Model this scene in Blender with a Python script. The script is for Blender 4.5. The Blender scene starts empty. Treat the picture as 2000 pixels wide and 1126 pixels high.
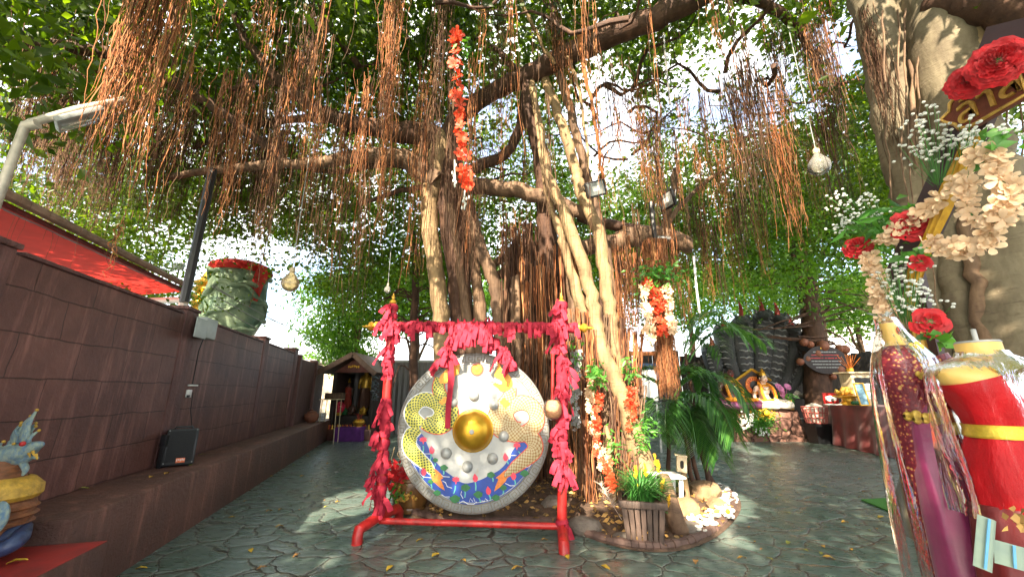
import bpy, bmesh, math, random
import numpy as np
from mathutils import Vector, Matrix, Euler
random.seed(7); RNG = np.random.default_rng(7)
R = math.radians
SC = bpy.context.scene
COL = SC.collection
# ---------------------------------------------------------------- camera
FPX = 770.0; TH = math.atan(202 / FPX); CH = 1.45
cam_d = bpy.data.cameras.new('camera'); cam = bpy.data.objects.new('camera', cam_d); COL.objects.link(cam)
cam_d.sensor_width = 36; cam_d.lens = 36 * FPX / 2000; cam_d.clip_start = 0.05; cam_d.clip_end = 600
cam.location = (0, 0, CH); cam.rotation_euler = (R(90) + TH, 0, 0)
SC.camera = cam
# ---------------------------------------------------------------- sky, sun, exposure
SUN_FROM = Vector((-0.27, -0.85, 0.66)).normalized()      # towards the sun
SUN_EL = math.asin(SUN_FROM.z); SUN_AZ = math.atan2(SUN_FROM.x, SUN_FROM.y)
w = bpy.data.worlds.new('World'); SC.world = w; w.use_nodes = True
nt = w.node_tree; bg = nt.nodes['Background']
sky = nt.nodes.new('ShaderNodeTexSky'); sky.sky_type = 'NISHITA'; sky.sun_disc = False
sky.sun_elevation = SUN_EL; sky.sun_rotation = SUN_AZ; sky.air_density = 1.0; sky.dust_density = 2.0; sky.ozone_density = 1.5
# thin bright cloud over most of the sky, blue gaps between
tcw = nt.nodes.new('ShaderNodeTexCoord'); mpw = nt.nodes.new('ShaderNodeMapping'); mpw.inputs['Scale'].default_value = (1.0, 1.0, 2.2); nt.links.new(tcw.outputs['Generated'], mpw.inputs[0])
nzw = nt.nodes.new('ShaderNodeTexNoise'); nzw.inputs['Scale'].default_value = 2.6; nzw.inputs['Detail'].default_value = 7.0; nzw.inputs['Roughness'].default_value = 0.6; nt.links.new(mpw.outputs[0], nzw.inputs[0])
rmw = nt.nodes.new('ShaderNodeValToRGB'); rmw.color_ramp.elements[0].position = 0.42; rmw.color_ramp.elements[0].color = (.15, .15, .15, 1); rmw.color_ramp.elements[1].position = 0.66; nt.links.new(nzw.outputs[0], rmw.inputs[0])
mxw = nt.nodes.new('ShaderNodeMix'); mxw.data_type = 'RGBA'; nt.links.new(rmw.outputs[0], mxw.inputs[0]); nt.links.new(sky.outputs[0], mxw.inputs[6]); mxw.inputs[7].default_value = (6.6, 6.4, 6.0, 1)
nt.links.new(mxw.outputs[2], bg.inputs[0]); bg.inputs[1].default_value = 0.15
sd = bpy.data.lights.new('sun', 'SUN'); so = bpy.data.objects.new('sun', sd); COL.objects.link(so)
sd.energy = 5.0; sd.angle = R(0.5); sd.color = (1.0, 0.86, 0.66)
so.rotation_euler = (-SUN_FROM).to_track_quat('-Z', 'Y').to_euler()
SC.view_settings.view_transform = 'Standard'; SC.view_settings.look = 'None'
SC.view_settings.exposure = 2.1; SC.view_settings.gamma = 1.0
SC.cycles.max_bounces = 6; SC.cycles.diffuse_bounces = 4; SC.cycles.glossy_bounces = 3
SC.cycles.transparent_max_bounces = 12; SC.cycles.transmission_bounces = 4
SC.cycles.use_denoising = True
SC.cycles.sample_clamp_indirect = 6.0
# ---------------------------------------------------------------- helpers
def ray(px, py):
    u = (px - 1000) / FPX; v = (563 - py) / FPX; c, s = math.cos(TH), math.sin(TH)
    return Vector((u, c - v * s, s + v * c))
def at(px, py, Y):                       # the point on a line of sight at distance Y
    r = ray(px, py); return Vector((0, 0, CH)) + r * (Y / r.y)
def gnd(px, py, z=0.0):                  # the point on a level surface at height z
    r = ray(px, py); return Vector((0, 0, CH)) + r * ((z - CH) / r.z)
def mscale(Y, py=700):                   # metres per pixel of the 2000 px picture at distance Y
    r = ray(1000, py); return (Y / r.y) / FPX
def worigin(o):
    p = Vector((0, 0, 0))
    while o is not None: p = p + o.location; o = o.parent
    return p
class MB:
    def __init__(s): s.v = []; s.f = []; s.m = []; s.mi = 0; s.uv = {}
    def add(s, vs, fs):
        b = len(s.v); s.v.extend([tuple(v) for v in vs])
        for f in fs: s.f.append([b + i for i in f]); s.m.append(s.mi)
        return b
    def box(s, c, size, rot=None, bev=0.0):
        bm = bmesh.new(); bmesh.ops.create_cube(bm, size=1.0)
        bmesh.ops.scale(bm, vec=size, verts=bm.verts)
        if bev > 0: bmesh.ops.bevel(bm, geom=list(bm.edges), offset=min(bev, min(size) * 0.45), segments=2, affect='EDGES', profile=0.5)
        M = Matrix.Translation(c) @ (rot.to_4x4() if rot is not None else Matrix())
        bm.verts.index_update()
        s.add([M @ v.co for v in bm.verts], [[v.index for v in f.verts] for f in bm.faces]); bm.free(); return s
    def tube(s, pts, rads, n=8, cap=True, flat=1.0, wob=0.0):
        pts = [Vector(p) for p in pts]; k = len(pts)
        if not isinstance(rads, (list, tuple)): rads = [rads] * k
        t0 = (pts[1] - pts[0]).normalized()
        a = Vector((0, 0, 1)) if abs(t0.z) < 0.9 else Vector((0, 1, 0))
        nrm = t0.cross(a).normalized(); vs = []
        for i, p in enumerate(pts):
            t = (pts[min(i + 1, k - 1)] - pts[max(i - 1, 0)])
            t = t.normalized() if t.length > 1e-9 else t0
            nrm = (nrm - t * nrm.dot(t)); nrm = nrm.normalized() if nrm.length > 1e-6 else t.orthogonal().normalized()
            b = t.cross(nrm)
            for j in range(n):
                an = 2 * math.pi * j / n; r = rads[i] * (1 + (random.uniform(-wob, wob) if wob else 0))
                vs.append(p + nrm * math.cos(an) * r + b * math.sin(an) * r * flat)
        fs = [[i * n + j, i * n + (j + 1) % n, (i + 1) * n + (j + 1) % n, (i + 1) * n + j] for i in range(k - 1) for j in range(n)]
        if cap: fs += [list(range(n))[::-1], [(k - 1) * n + j for j in range(n)]]
        s.add(vs, fs); return s
    def lathe(s, prof, n=24, M=None, close=True):        # prof: (radius, z)
        M = M or Matrix(); vs = [M @ Vector((r * math.cos(2 * math.pi * j / n), r * math.sin(2 * math.pi * j / n), z)) for r, z in prof for j in range(n)]
        k = len(prof)
        fs = [[i * n + j, i * n + (j + 1) % n, (i + 1) * n + (j + 1) % n, (i + 1) * n + j] for i in range(k - 1) for j in range(n)]
        if close:
            if prof[0][0] > 1e-6: fs.append(list(range(n))[::-1])
            if prof[-1][0] > 1e-6: fs.append([(k - 1) * n + j for j in range(n)])
        s.add(vs, fs); return s
    def ball(s, c, r, nu=12, nv=8, M=None, jit=0.0):
        r = (r, r, r) if not isinstance(r, (tuple, list)) else r; vs = []
        for i in range(nv + 1):
            ph = math.pi * i / nv
            for j in range(nu):
                th = 2 * math.pi * j / nu; k = 1 + (random.uniform(-jit, jit) if 0 < i < nv else 0)
                p = Vector((r[0] * math.sin(ph) * math.cos(th) * k, r[1] * math.sin(ph) * math.sin(th) * k, r[2] * math.cos(ph) * k))
                vs.append(Vector(c) + (M @ p if M is not None else p))
        fs = [[i * nu + j, (i + 1) * nu + j, (i + 1) * nu + (j + 1) % nu, i * nu + (j + 1) % nu] for i in range(nv) for j in range(nu)]
        s.add(vs, fs); return s
    def prism(s, outline, O, U, V, N, d0, d1):           # polygon in (u, v), extruded along N from d0 to d1
        O = Vector(O); a = [O + U * p[0] + V * p[1] for p in outline]; k = len(a)
        vs = [p + N * d1 for p in a] + [p + N * d0 for p in a]
        fs = [list(range(k)), list(range(2 * k - 1, k - 1, -1))] + [[(i + 1) % k, i, k + i, k + (i + 1) % k] for i in range(k)]
        s.add(vs, fs); return s
    def loft(s, secs, n=28, cap=True, fn=None):          # secs: (centre, rx, ry, twist); fn(i, ang) scales the radius
        vs = []
        for i, (c, rx, ry, tw) in enumerate(secs):
            for j in range(n):
                a = 2 * math.pi * j / n; k = fn(i, a) if fn else 1.0
                x = rx * math.cos(a) * k; y = ry * math.sin(a) * k
                vs.append(Vector(c) + Vector((x * math.cos(tw) - y * math.sin(tw), x * math.sin(tw) + y * math.cos(tw), 0)))
        k = len(secs)
        fs = [[i * n + j, i * n + (j + 1) % n, (i + 1) * n + (j + 1) % n, (i + 1) * n + j] for i in range(k - 1) for j in range(n)]
        if cap: fs += [list(range(n))[::-1], [(k - 1) * n + j for j in range(n)]]
        s.add(vs, fs); return s
    def ribbon(s, pts, side, width):                      # cloth strip along pts, across the vector side
        vs = []; k = len(pts)
        if not isinstance(side, list): side = [side] * k
        if not isinstance(width, list): width = [width] * k
        for p, sd_, w_ in zip(pts, side, width): vs += [Vector(p) - Vector(sd_) * w_ / 2, Vector(p) + Vector(sd_) * w_ / 2]
        s.add(vs, [[2 * i, 2 * i + 1, 2 * i + 3, 2 * i + 2] for i in range(k - 1)]); return s
    def build(s, name, mats, parent=None, origin=None, smooth=40):
        if origin is None: origin = worigin(parent) if parent else Vector((0, 0, 0))
        origin = Vector(origin); me = bpy.data.meshes.new(name)
        me.from_pydata([tuple(Vector(v) - origin) for v in s.v], [], s.f)
        mats = mats if isinstance(mats, (list, tuple)) else [mats]
        for m in mats: me.materials.append(m)
        if len(mats) > 1: me.polygons.foreach_set('material_index', s.m)
        me.update()
        if smooth:
            me.polygons.foreach_set('use_smooth', [True] * len(me.polygons)); me.set_sharp_from_angle(angle=R(smooth))
        o = bpy.data.objects.new(name, me); COL.objects.link(o)
        if parent: o.parent = parent; o.location = origin - worigin(parent)
        else: o.location = origin
        return o
def tag(o, label=None, cat=None, group=None, kind=None):
    if label: o['label'] = label
    if cat: o['category'] = cat
    if group: o['group'] = group
    if kind: o['kind'] = kind
    return o
def thing(name, label, cat, loc, group=None):
    o = bpy.data.objects.new(name, None); COL.objects.link(o); o.location = loc; o.empty_display_size = 0.1
    return tag(o, label, cat, group)
def copy_tree(o, parent=None):
    c = o.copy(); COL.objects.link(c)
    if parent: c.parent = parent
    for ch in list(o.children): copy_tree(ch, c)
    return c
def smoothpath(pts, k=6):                                # Catmull-Rom through pts
    P = [Vector(p) for p in pts]; out = []
    for i in range(len(P) - 1):
        a = P[max(i - 1, 0)]; b = P[i]; c = P[i + 1]; d = P[min(i + 2, len(P) - 1)]
        for j in range(k):
            t = j / k; out.append(0.5 * ((2 * b) + (c - a) * t + (2 * a - 5 * b + 4 * c - d) * t * t + (3 * b - a - 3 * c + d) * t ** 3))
    return out + [P[-1]]
def lerp_list(v, n):
    k = len(v) - 1; out = []
    for i in range(n):
        x = i / (n - 1) * k; j = min(int(x), k - 1); out.append(v[j] + (v[j + 1] - v[j]) * (x - j))
    return out
def npmesh(name, V, F, mats, parent=None, smooth=False, origin=None):
    me = bpy.data.meshes.new(name); origin = worigin(parent) if parent else (Vector(origin) if origin is not None else Vector((0, 0, 0)))
    V = np.asarray(V, dtype=np.float64) - np.array(origin); F = np.asarray(F, dtype=np.int32); k = F.shape[1]
    me.vertices.add(len(V)); me.vertices.foreach_set('co', V.ravel())
    me.loops.add(F.size); me.loops.foreach_set('vertex_index', F.ravel())
    me.polygons.add(len(F)); me.polygons.foreach_set('loop_start', np.arange(0, F.size, k, dtype=np.int32))
    if smooth: me.polygons.foreach_set('use_smooth', np.ones(len(F), dtype=bool))
    for m in (mats if isinstance(mats, (list, tuple)) else [mats]): me.materials.append(m)
    me.update(); me.validate()
    o = bpy.data.objects.new(name, me); COL.objects.link(o)
    if parent: o.parent = parent
    else: o.location = origin
    return o
# ---------------------------------------------------------------- materials
def new_mat(name):
    m = bpy.data.materials.new(name); m.use_nodes = True; t = m.node_tree
    return m, t, t.nodes['Principled BSDF']
def N(t, kind, **kw):
    n = t.nodes.new('ShaderNode' + kind)
    for k, v in kw.items():
        if k in n.inputs.keys(): n.inputs[k].default_value = v
        else: setattr(n, k, v)
    return n
def ramp(t, fac, stops):
    r = t.nodes.new('ShaderNodeValToRGB'); e = r.color_ramp.elements
    while len(e) < len(stops): e.new(0.5)
    for el, (p, c) in zip(e, stops): el.position = p; el.color = (*c, 1) if len(c) == 3 else c
    t.links.new(fac, r.inputs[0]); return r.outputs[0]
def mixc(t, fac, a, b, mode='MIX'):
    m = t.nodes.new('ShaderNodeMix'); m.data_type = 'RGBA'; m.blend_type = mode
    for sock, val in ((m.inputs[0], fac), (m.inputs[6], a), (m.inputs[7], b)):
        if hasattr(val, 'links'): t.links.new(val, sock)
        elif isinstance(val, (int, float)): sock.default_value = val
        else: sock.default_value = (*val, 1)
    return m.outputs[2]
def bump(t, b, h, strength=0.4, dist=0.01):
    n = t.nodes.new('ShaderNodeBump'); n.inputs['Strength'].default_value = strength; n.inputs['Distance'].default_value = dist
    t.links.new(h, n.inputs['Height']); t.links.new(n.outputs[0], b.inputs['Normal']); return n
def mat(name, col, rough=0.6, var=0.25, scale=8.0, bmp=0.15, metal=0.0, spec=0.5, coat=0.0, island=0.0, col2=None, stretch=None, detail=5.0, bdist=0.01, trans=0.0, sheen=0.0):
    """general procedural surface: two tones mixed by noise, a fine bump, optional per-piece variation"""
    m, t, b = new_mat(name)
    tc = N(t, 'TexCoord'); src = tc.outputs['Object']
    if stretch:
        mp = N(t, 'Mapping'); mp.inputs['Scale'].default_value = stretch; t.links.new(src, mp.inputs[0]); src = mp.outputs[0]
    nz = N(t, 'TexNoise', Scale=scale, Detail=detail, Roughness=0.6); t.links.new(src, nz.inputs[0])
    c2 = col2 or tuple(c * (1 - var) for c in col); c1 = col if col2 else tuple(min(1, c * (1 + var * 0.5)) for c in col)
    c = ramp(t, nz.outputs[0], [(0.32, c2), (0.68, c1)])
    if island:
        g = N(t, 'NewGeometry'); mr = N(t, 'MapRange'); t.links.new(g.outputs['Random Per Island'], mr.inputs[0])
        mr.inputs[3].default_value = 1 - island; mr.inputs[4].default_value = 1 + island
        hs = N(t, 'HueSaturation'); t.links.new(mr.outputs[0], hs.inputs['Value']); t.links.new(c, hs.inputs['Color']); c = hs.outputs[0]
    t.links.new(c, b.inputs['Base Color'])
    b.inputs['Roughness'].default_value = rough; b.inputs['Metallic'].default_value = metal; b.inputs['Specular IOR Level'].default_value = spec
    b.inputs['Coat Weight'].default_value = coat; b.inputs['Sheen Weight'].default_value = sheen
    if bmp:
        n2 = N(t, 'TexNoise', Scale=scale * 3, Detail=6.0, Roughness=0.65); t.links.new(src, n2.inputs[0]); bump(t, b, n2.outputs[0], bmp, bdist)
    if trans:
        tr = N(t, 'BsdfTranslucent'); t.links.new(c, tr.inputs[0]); mx = N(t, 'MixShader'); mx.inputs[0].default_value = trans
        out = t.nodes['Material Output']; t.links.new(b.outputs[0], mx.inputs[1]); t.links.new(tr.outputs[0], mx.inputs[2]); t.links.new(mx.outputs[0], out.inputs[0])
    return m
def leaf_mat(name, dark, light, trans=0.4, rough=0.4, tcol=None):
    m, t, b = new_mat(name); g = N(t, 'NewGeometry')
    tc = N(t, 'TexCoord'); nz = N(t, 'TexNoise', Scale=0.9, Detail=2.0); t.links.new(tc.outputs['Object'], nz.inputs[0])
    a = N(t, 'Math', operation='ADD'); t.links.new(g.outputs['Random Per Island'], a.inputs[0]); t.links.new(nz.outputs[0], a.inputs[1])
    h = N(t, 'Math', operation='MULTIPLY'); t.links.new(a.outputs[0], h.inputs[0]); h.inputs[1].default_value = 0.5
    c = ramp(t, h.outputs[0], [(0.2, dark), (0.75, light), (0.97, tuple(min(1, x * f) for x, f in zip(light, (2.2, 1.5, 1.0))))])
    t.links.new(c, b.inputs['Base Color']); b.inputs['Roughness'].default_value = rough
    tr = N(t, 'BsdfTranslucent'); cc = mixc(t, 1.0, c, tcol or (3.2, 2.9, 0.8), 'MULTIPLY'); t.links.new(cc, tr.inputs[0])
    mx = N(t, 'MixShader'); mx.inputs[0].default_value = trans; out = t.nodes['Material Output']
    t.links.new(b.outputs[0], mx.inputs[1]); t.links.new(tr.outputs[0], mx.inputs[2]); t.links.new(mx.outputs[0], out.inputs[0])
    return m
M = {}
M['ribbon'] = mat('ribbon_cloth', (0.45, 0.034, 0.058), 0.8, 0.3, 5, 0.4, island=0.5, col2=(0.28, 0.015, 0.036), spec=0.2, trans=0.12)
M['redpaint'] = mat('red_paint', (0.50, 0.022, 0.02), 0.38, 0.45, 9, 0.12, spec=0.5)
M['gold'] = mat('gold_paint', (0.75, 0.42, 0.05), 0.35, 0.3, 20, 0.1, metal=0.6)
M['goldsoft'] = mat('gold_brocade', (0.62, 0.36, 0.06), 0.45, 0.5, 60, 0.5, metal=0.3, bdist=0.004)
M['black'] = mat('black_plastic', (0.012, 0.013, 0.015), 0.4, 0.2, 60, 0.1)
M['blackwood'] = mat('dark_timber', (0.030, 0.020, 0.018), 0.6, 0.4, 3, 0.2, stretch=(8, 8, 1))
M['white'] = mat('white_paint', (0.75, 0.74, 0.72), 0.45, 0.1, 10, 0.05)
M['grey'] = mat('grey_metal', (0.32, 0.33, 0.32), 0.45, 0.2, 12, 0.05)
M['palegrey'] = mat('pale_grey_box', (0.42, 0.46, 0.44), 0.5, 0.15, 8, 0.05)
M['brownpaint'] = mat('brown_paint', (0.085, 0.032, 0.026), 0.55, 0.35, 4, 0.2)
M['cream'] = mat('cream_petal', (0.85, 0.62, 0.40), 0.6, 0.15, 30, 0.1, island=0.12, trans=0.25)
M['orangepetal'] = mat('orange_petal', (0.85, 0.10, 0.035), 0.55, 0.3, 20, 0.1, island=0.2, trans=0.35)
M['redpetal'] = mat('red_petal', (0.60, 0.006, 0.014), 0.6, 0.35, 18, 0.2, island=0.2, trans=0.12, sheen=0.2)
M['whitepetal'] = mat('white_petal', (0.82, 0.84, 0.78), 0.5, 0.1, 30, 0.05, island=0.08, trans=0.2)
M['yellowpetal'] = mat('yellow_petal', (0.80, 0.45, 0.02), 0.6, 0.25, 30, 0.2, island=0.2)
M['marigold'] = mat('marigold_petal', (0.85, 0.30, 0.015), 0.65, 0.3, 50, 0.5, island=0.2)
M['stemgreen'] = mat('stem_green', (0.06, 0.20, 0.035), 0.5, 0.3, 20, 0.05, island=0.2)
M['leafgreen'] = leaf_mat('garland_leaf', (0.03, 0.12, 0.02), (0.10, 0.30, 0.04), 0.25)
M['clay'] = mat('fired_clay', (0.24, 0.085, 0.045), 0.6, 0.3, 9, 0.15)
M['wood'] = mat('worn_timber', (0.13, 0.075, 0.045), 0.7, 0.5, 4, 0.35, stretch=(7, 7, 0.8))
M['palewood'] = mat('pale_timber', (0.62, 0.50, 0.32), 0.6, 0.3, 6, 0.2, stretch=(6, 6, 1))
M['paper'] = mat('white_paper', (0.78, 0.78, 0.76), 0.6, 0.06, 5, 0.0)
M['glass'] = mat('lamp_glass', (0.26, 0.28, 0.27), 0.2, 0.1, 5, 0.0, coat=0.5)
# ================================================================ SETTING
def floor_material():
    m, t, b = new_mat('stamped_concrete'); L = t.links
    tc = N(t, 'TexCoord'); nz = N(t, 'TexNoise', Scale=2.2, Detail=4.0); L.new(tc.outputs['Object'], nz.inputs[0])
    off = N(t, 'VectorMath', operation='MULTIPLY_ADD'); L.new(nz.outputs['Color'], off.inputs[0]); off.inputs[1].default_value = (0.30, 0.30, 0); L.new(tc.outputs['Object'], off.inputs[2])
    nz2 = N(t, 'TexNoise', Scale=9.0, Detail=3.0); L.new(tc.outputs['Object'], nz2.inputs[0])
    off2 = N(t, 'VectorMath', operation='MULTIPLY_ADD'); L.new(nz2.outputs['Color'], off2.inputs[0]); off2.inputs[1].default_value = (0.05, 0.05, 0); L.new(off.outputs[0], off2.inputs[2])
    mp = N(t, 'Mapping'); mp.inputs['Scale'].default_value = (1.0, 1.15, 0.0); mp.inputs['Rotation'].default_value = (0, 0, 0.4); L.new(off2.outputs[0], mp.inputs[0])
    vo = N(t, 'TexVoronoi', feature='DISTANCE_TO_EDGE', Scale=2.7, Randomness=0.95); L.new(mp.outputs[0], vo.inputs['Vector'])
    vc = N(t, 'TexVoronoi', feature='F1', Scale=2.7, Randomness=0.95); L.new(mp.outputs[0], vc.inputs['Vector'])
    big = N(t, 'TexNoise', Scale=0.6, Detail=5.0, Roughness=0.65); L.new(tc.outputs['Object'], big.inputs[0])
    fine = N(t, 'TexNoise', Scale=14.0, Detail=8.0, Roughness=0.7); L.new(tc.outputs['Object'], fine.inputs[0])
    st = N(t, 'Mapping'); st.inputs['Scale'].default_value = (1.0, 3.2, 1.0); st.inputs['Rotation'].default_value = (0, 0, -0.5); L.new(tc.outputs['Object'], st.inputs[0])
    slate = N(t, 'TexNoise', Scale=5.0, Detail=8.0, Roughness=0.62, Distortion=0.8); L.new(st.outputs[0], slate.inputs[0])
    base = ramp(t, big.outputs[0], [(0.30, (0.056, 0.108, 0.086)), (0.52, (0.090, 0.136, 0.120)), (0.72, (0.145, 0.178, 0.166))])
    tone = mixc(t, 0.35, base, ramp(t, vc.outputs['Color'], [(0.2, (0.046, 0.092, 0.072)), (0.8, (0.14, 0.17, 0.155))]))
    tone = mixc(t, ramp(t, slate.outputs[0], [(0.52, (0, 0, 0)), (0.75, (0.40, 0.40, 0.40))]), tone, (0.26, 0.29, 0.27))
    stain = N(t, 'TexNoise', Scale=1.3, Detail=6.0, Roughness=0.7); L.new(tc.outputs['Object'], stain.inputs[0])
    tone = mixc(t, ramp(t, stain.outputs[0], [(0.57, (0, 0, 0)), (0.72, (0.45, 0.45, 0.45))]), tone, (0.13, 0.10, 0.07))
    rim = ramp(t, vo.outputs[0], [(0.014, (0, 0, 0)), (0.024, (0.5, 0.5, 0.5)), (0.05, (0, 0, 0))])
    tone = mixc(t, rim, tone, (0.24, 0.23, 0.19))
    crack = ramp(t, vo.outputs[0], [(0.0, (1, 1, 1)), (0.012, (0.95, 0.95, 0.95)), (0.021, (0, 0, 0))])
    crk = N(t, 'TexNoise', Scale=4.0, Detail=4.0); L.new(tc.outputs['Object'], crk.inputs[0])
    tone = mixc(t, mixc(t, 1.0, crack, ramp(t, crk.outputs[0], [(0.35, (0.35, 0.35, 0.35)), (0.6, (1, 1, 1))]), 'MULTIPLY'), tone, (0.045, 0.040, 0.035))
    L.new(tone, b.inputs['Base Color'])
    rg = ramp(t, slate.outputs[0], [(0.3, (0.20, 0.20, 0.20)), (0.7, (0.40, 0.40, 0.40))]); L.new(rg, b.inputs['Roughness'])
    b.inputs['Specular IOR Level'].default_value = 0.65
    hh = ramp(t, vo.outputs[0], [(0.0, (0, 0, 0)), (0.03, (0.75, 0.75, 0.75)), (0.12, (1, 1, 1))])
    h2 = mixc(t, 0.20, hh, slate.outputs[0]); h3 = mixc(t, 0.05, h2, fine.outputs[0])
    bump(t, b, h3, 0.85, 0.026)
    return m
g = MB(); g.add([(-140, -60, 0), (140, -60, 0), (140, 260, 0), (-140, 260, 0)], [[0, 1, 2, 3]])
tag(g.build('courtyard_floor', floor_material(), smooth=0), kind='structure')
# ---- left wall and ledge, in their own frame: x runs along the wall, y away from the courtyard
WO = Vector((-3.22, 3.69, 0)); WA = math.atan2(0.9652, -0.2616)
WD = Vector((-0.2616, 0.9652, 0)); WN = Vector((0.9652, 0.2616, 0))
def wl(s_, o_, z): return WO + WD * s_ + WN * o_ + Vector((0, 0, z))
def plaster(name, c1, c2, joints=True, scale=2.0, rough=0.6):
    m, t, b = new_mat(name); L = t.links; tc = N(t, 'TexCoord')
    n1 = N(t, 'TexNoise', Scale=scale, Detail=7.0, Roughness=0.65); L.new(tc.outputs['Object'], n1.inputs[0])
    n2 = N(t, 'TexNoise', Scale=18.0, Detail=7.0, Roughness=0.7); L.new(tc.outputs['Object'], n2.inputs[0])
    c = ramp(t, n1.outputs[0], [(0.28, c2), (0.7, c1)])
    dr = N(t, 'Mapping'); dr.inputs['Scale'].default_value = (5.0, 5.0, 0.5); L.new(tc.outputs['Object'], dr.inputs[0])
    n3 = N(t, 'TexNoise', Scale=1.6, Detail=6.0, Roughness=0.7); L.new(dr.outputs[0], n3.inputs[0])
    c = mixc(t, ramp(t, n3.outputs[0], [(0.52, (0, 0, 0)), (0.72, (0.5, 0.5, 0.5))]), c, tuple(x * 2.6 + 0.02 for x in c1))
    h = n2.outputs[0]
    if joints:
        cb = N(t, 'SeparateXYZ'); L.new(tc.outputs['Object'], cb.inputs[0])
        wv = N(t, 'TexNoise', Scale=3.0, Detail=3.0); L.new(tc.outputs['Object'], wv.inputs[0])
        cx = N(t, 'CombineXYZ'); L.new(cb.outputs[0], cx.inputs[0]); L.new(cb.outputs[2], cx.inputs[1])
        ad = N(t, 'VectorMath', operation='MULTIPLY_ADD'); L.new(wv.outputs['Color'], ad.inputs[0]); ad.inputs[1].default_value = (0.10, 0.05, 0); L.new(cx.outputs[0], ad.inputs[2])
        br = N(t, 'TexBrick'); br.inputs['Scale'].default_value = 1.0; br.inputs['Brick Width'].default_value = 0.62; br.inputs['Row Height'].default_value = 0.315
        br.inputs['Mortar Size'].default_value = 0.005; br.inputs['Mortar Smooth'].default_value = 0.3; br.inputs['Bias'].default_value = 0; br.offset = 0.42
        br.inputs['Color1'].default_value = (0.90, 0.90, 0.90, 1); br.inputs['Color2'].default_value = (1.10, 1.10, 1.10, 1); br.inputs['Mortar'].default_value = (0.42, 0.42, 0.42, 1)
        L.new(ad.outputs[0], br.inputs['Vector']); c = mixc(t, 1.0, c, br.outputs['Color'], 'MULTIPLY')
        iv = N(t, 'Math', operation='SUBTRACT'); iv.inputs[0].default_value = 1.0; L.new(br.outputs['Fac'], iv.inputs[1])
        h = mixc(t, 0.55, n2.outputs[0], iv.outputs[0]); h = mixc(t, 0.3, h, n1.outputs[0])
    L.new(c, b.inputs['Base Color']); b.inputs['Roughness'].default_value = rough; bump(t, b, h, 0.9, 0.03)
    return m
M['wall'] = plaster('maroon_block_wall', (0.165, 0.070, 0.055), (0.080, 0.032, 0.027))
M['wallplain'] = plaster('maroon_plaster', (0.150, 0.064, 0.055), (0.072, 0.029, 0.027), False)
M['ledge'] = plaster('ledge_plaster', (0.150, 0.062, 0.043), (0.075, 0.038, 0.030), False, 1.2)
M['thatch'] = mat('reed_clad_wall', (0.13, 0.065, 0.06), 0.8, 0.5, 5, 0.6, stretch=(6, 6, 0.7), bdist=0.03)
def wallbox(mb, s0, s1, o0, o1, z0, z1, bev=0.0):
    mb.box(((s0 + s1) / 2, (o0 + o1) / 2, (z0 + z1) / 2), (s1 - s0, o1 - o0, z1 - z0), None, bev)
def wallobj(name, mb, m, parent=None):
    o = mb.build(name, m, None, (0, 0, 0)); o.rotation_euler = (0, 0, WA)
    if parent: o.parent = parent; o.rotation_euler = (0, 0, 0)
    else: o.location = WO
    return o
# local +y of this frame points away from the courtyard (left of the wall)
wr = thing('block_wall', 'long maroon plastered block wall running along the left side behind the ledge', 'wall', WO); wr.rotation_euler = (0, 0, WA)
b = MB(); wallbox(b, -3.2, 7.25, 0.60, 0.80, -0.02, 2.41, 0.012); wallobj('wall_panel', b, M['wall'], wr)
for s_, zt in ((-1.05, 2.44), (1.66, 2.48), (4.75, 2.50), (7.2, 2.52)):
    b = MB(); wallbox(b, s_ - 0.16, s_ + 0.16, 0.588, 0.84, -0.01, zt, 0.012); pl = wallobj('pilaster', b, M['wallplain'], wr)
    b = MB(); wallbox(b, s_ - 0.18, s_ + 0.18, 0.572, 0.87, zt + 0.001, zt + 0.045, 0.01); wallobj('capping', b, M['wallplain'], pl)
b = MB()
for s0, s1 in ((-0.83, 1.44), (1.88, 4.53), (4.97, 6.98)): wallbox(b, s0, s1, 0.585, 0.825, 2.413, 2.445, 0.008)
wallobj('coping', b, M['wallplain'], wr)
wr2 = thing('reed_wall', 'lower purple brown reed clad wall beyond the end of the maroon wall', 'wall', wl(7.4, -0.6, 0)); wr2.rotation_euler = (0, 0, WA)
b = MB(); b.box((2.0, 0.06, 1.17), (4.0, 0.14, 2.34), None, 0.01); b.build('reed_panel', M['thatch'], None, (0, 0, 0)).parent = wr2
for s_ in (0.02, 2.2):
    b = MB(); b.box((s_ + 0.1, 0.03, 1.21), (0.16, 0.22, 2.44), None, 0.012); b.build('post', M['wallplain'], None, (0, 0, 0)).parent = wr2
b = MB(); wallbox(b, -0.66, 10.6, 0.0, 0.598, -0.01, 0.60, 0.02)
lg = wallobj('concrete_ledge', b, M['ledge']); tag(lg, 'knee high brown concrete ledge running along the foot of the maroon wall', 'ledge')
M['redtop'] = mat('worn_red_top', (0.50, 0.035, 0.028), 0.4, 0.5, 3, 0.15, col2=(0.22, 0.03, 0.028))
b = MB(); b.mi = 0; wallbox(b, -2.4, -0.67, -0.24, 0.58, -0.01, 0.446, 0.006)
b.mi = 1; wallbox(b, -2.395, -0.675, -0.235, 0.575, 0.447, 0.452, 0.002)
o = wallobj('plinth_block', b, [M['ledge'], M['redtop']]); tag(o, 'low brown block with a worn red painted top under the serpent statue', 'plinth')
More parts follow.
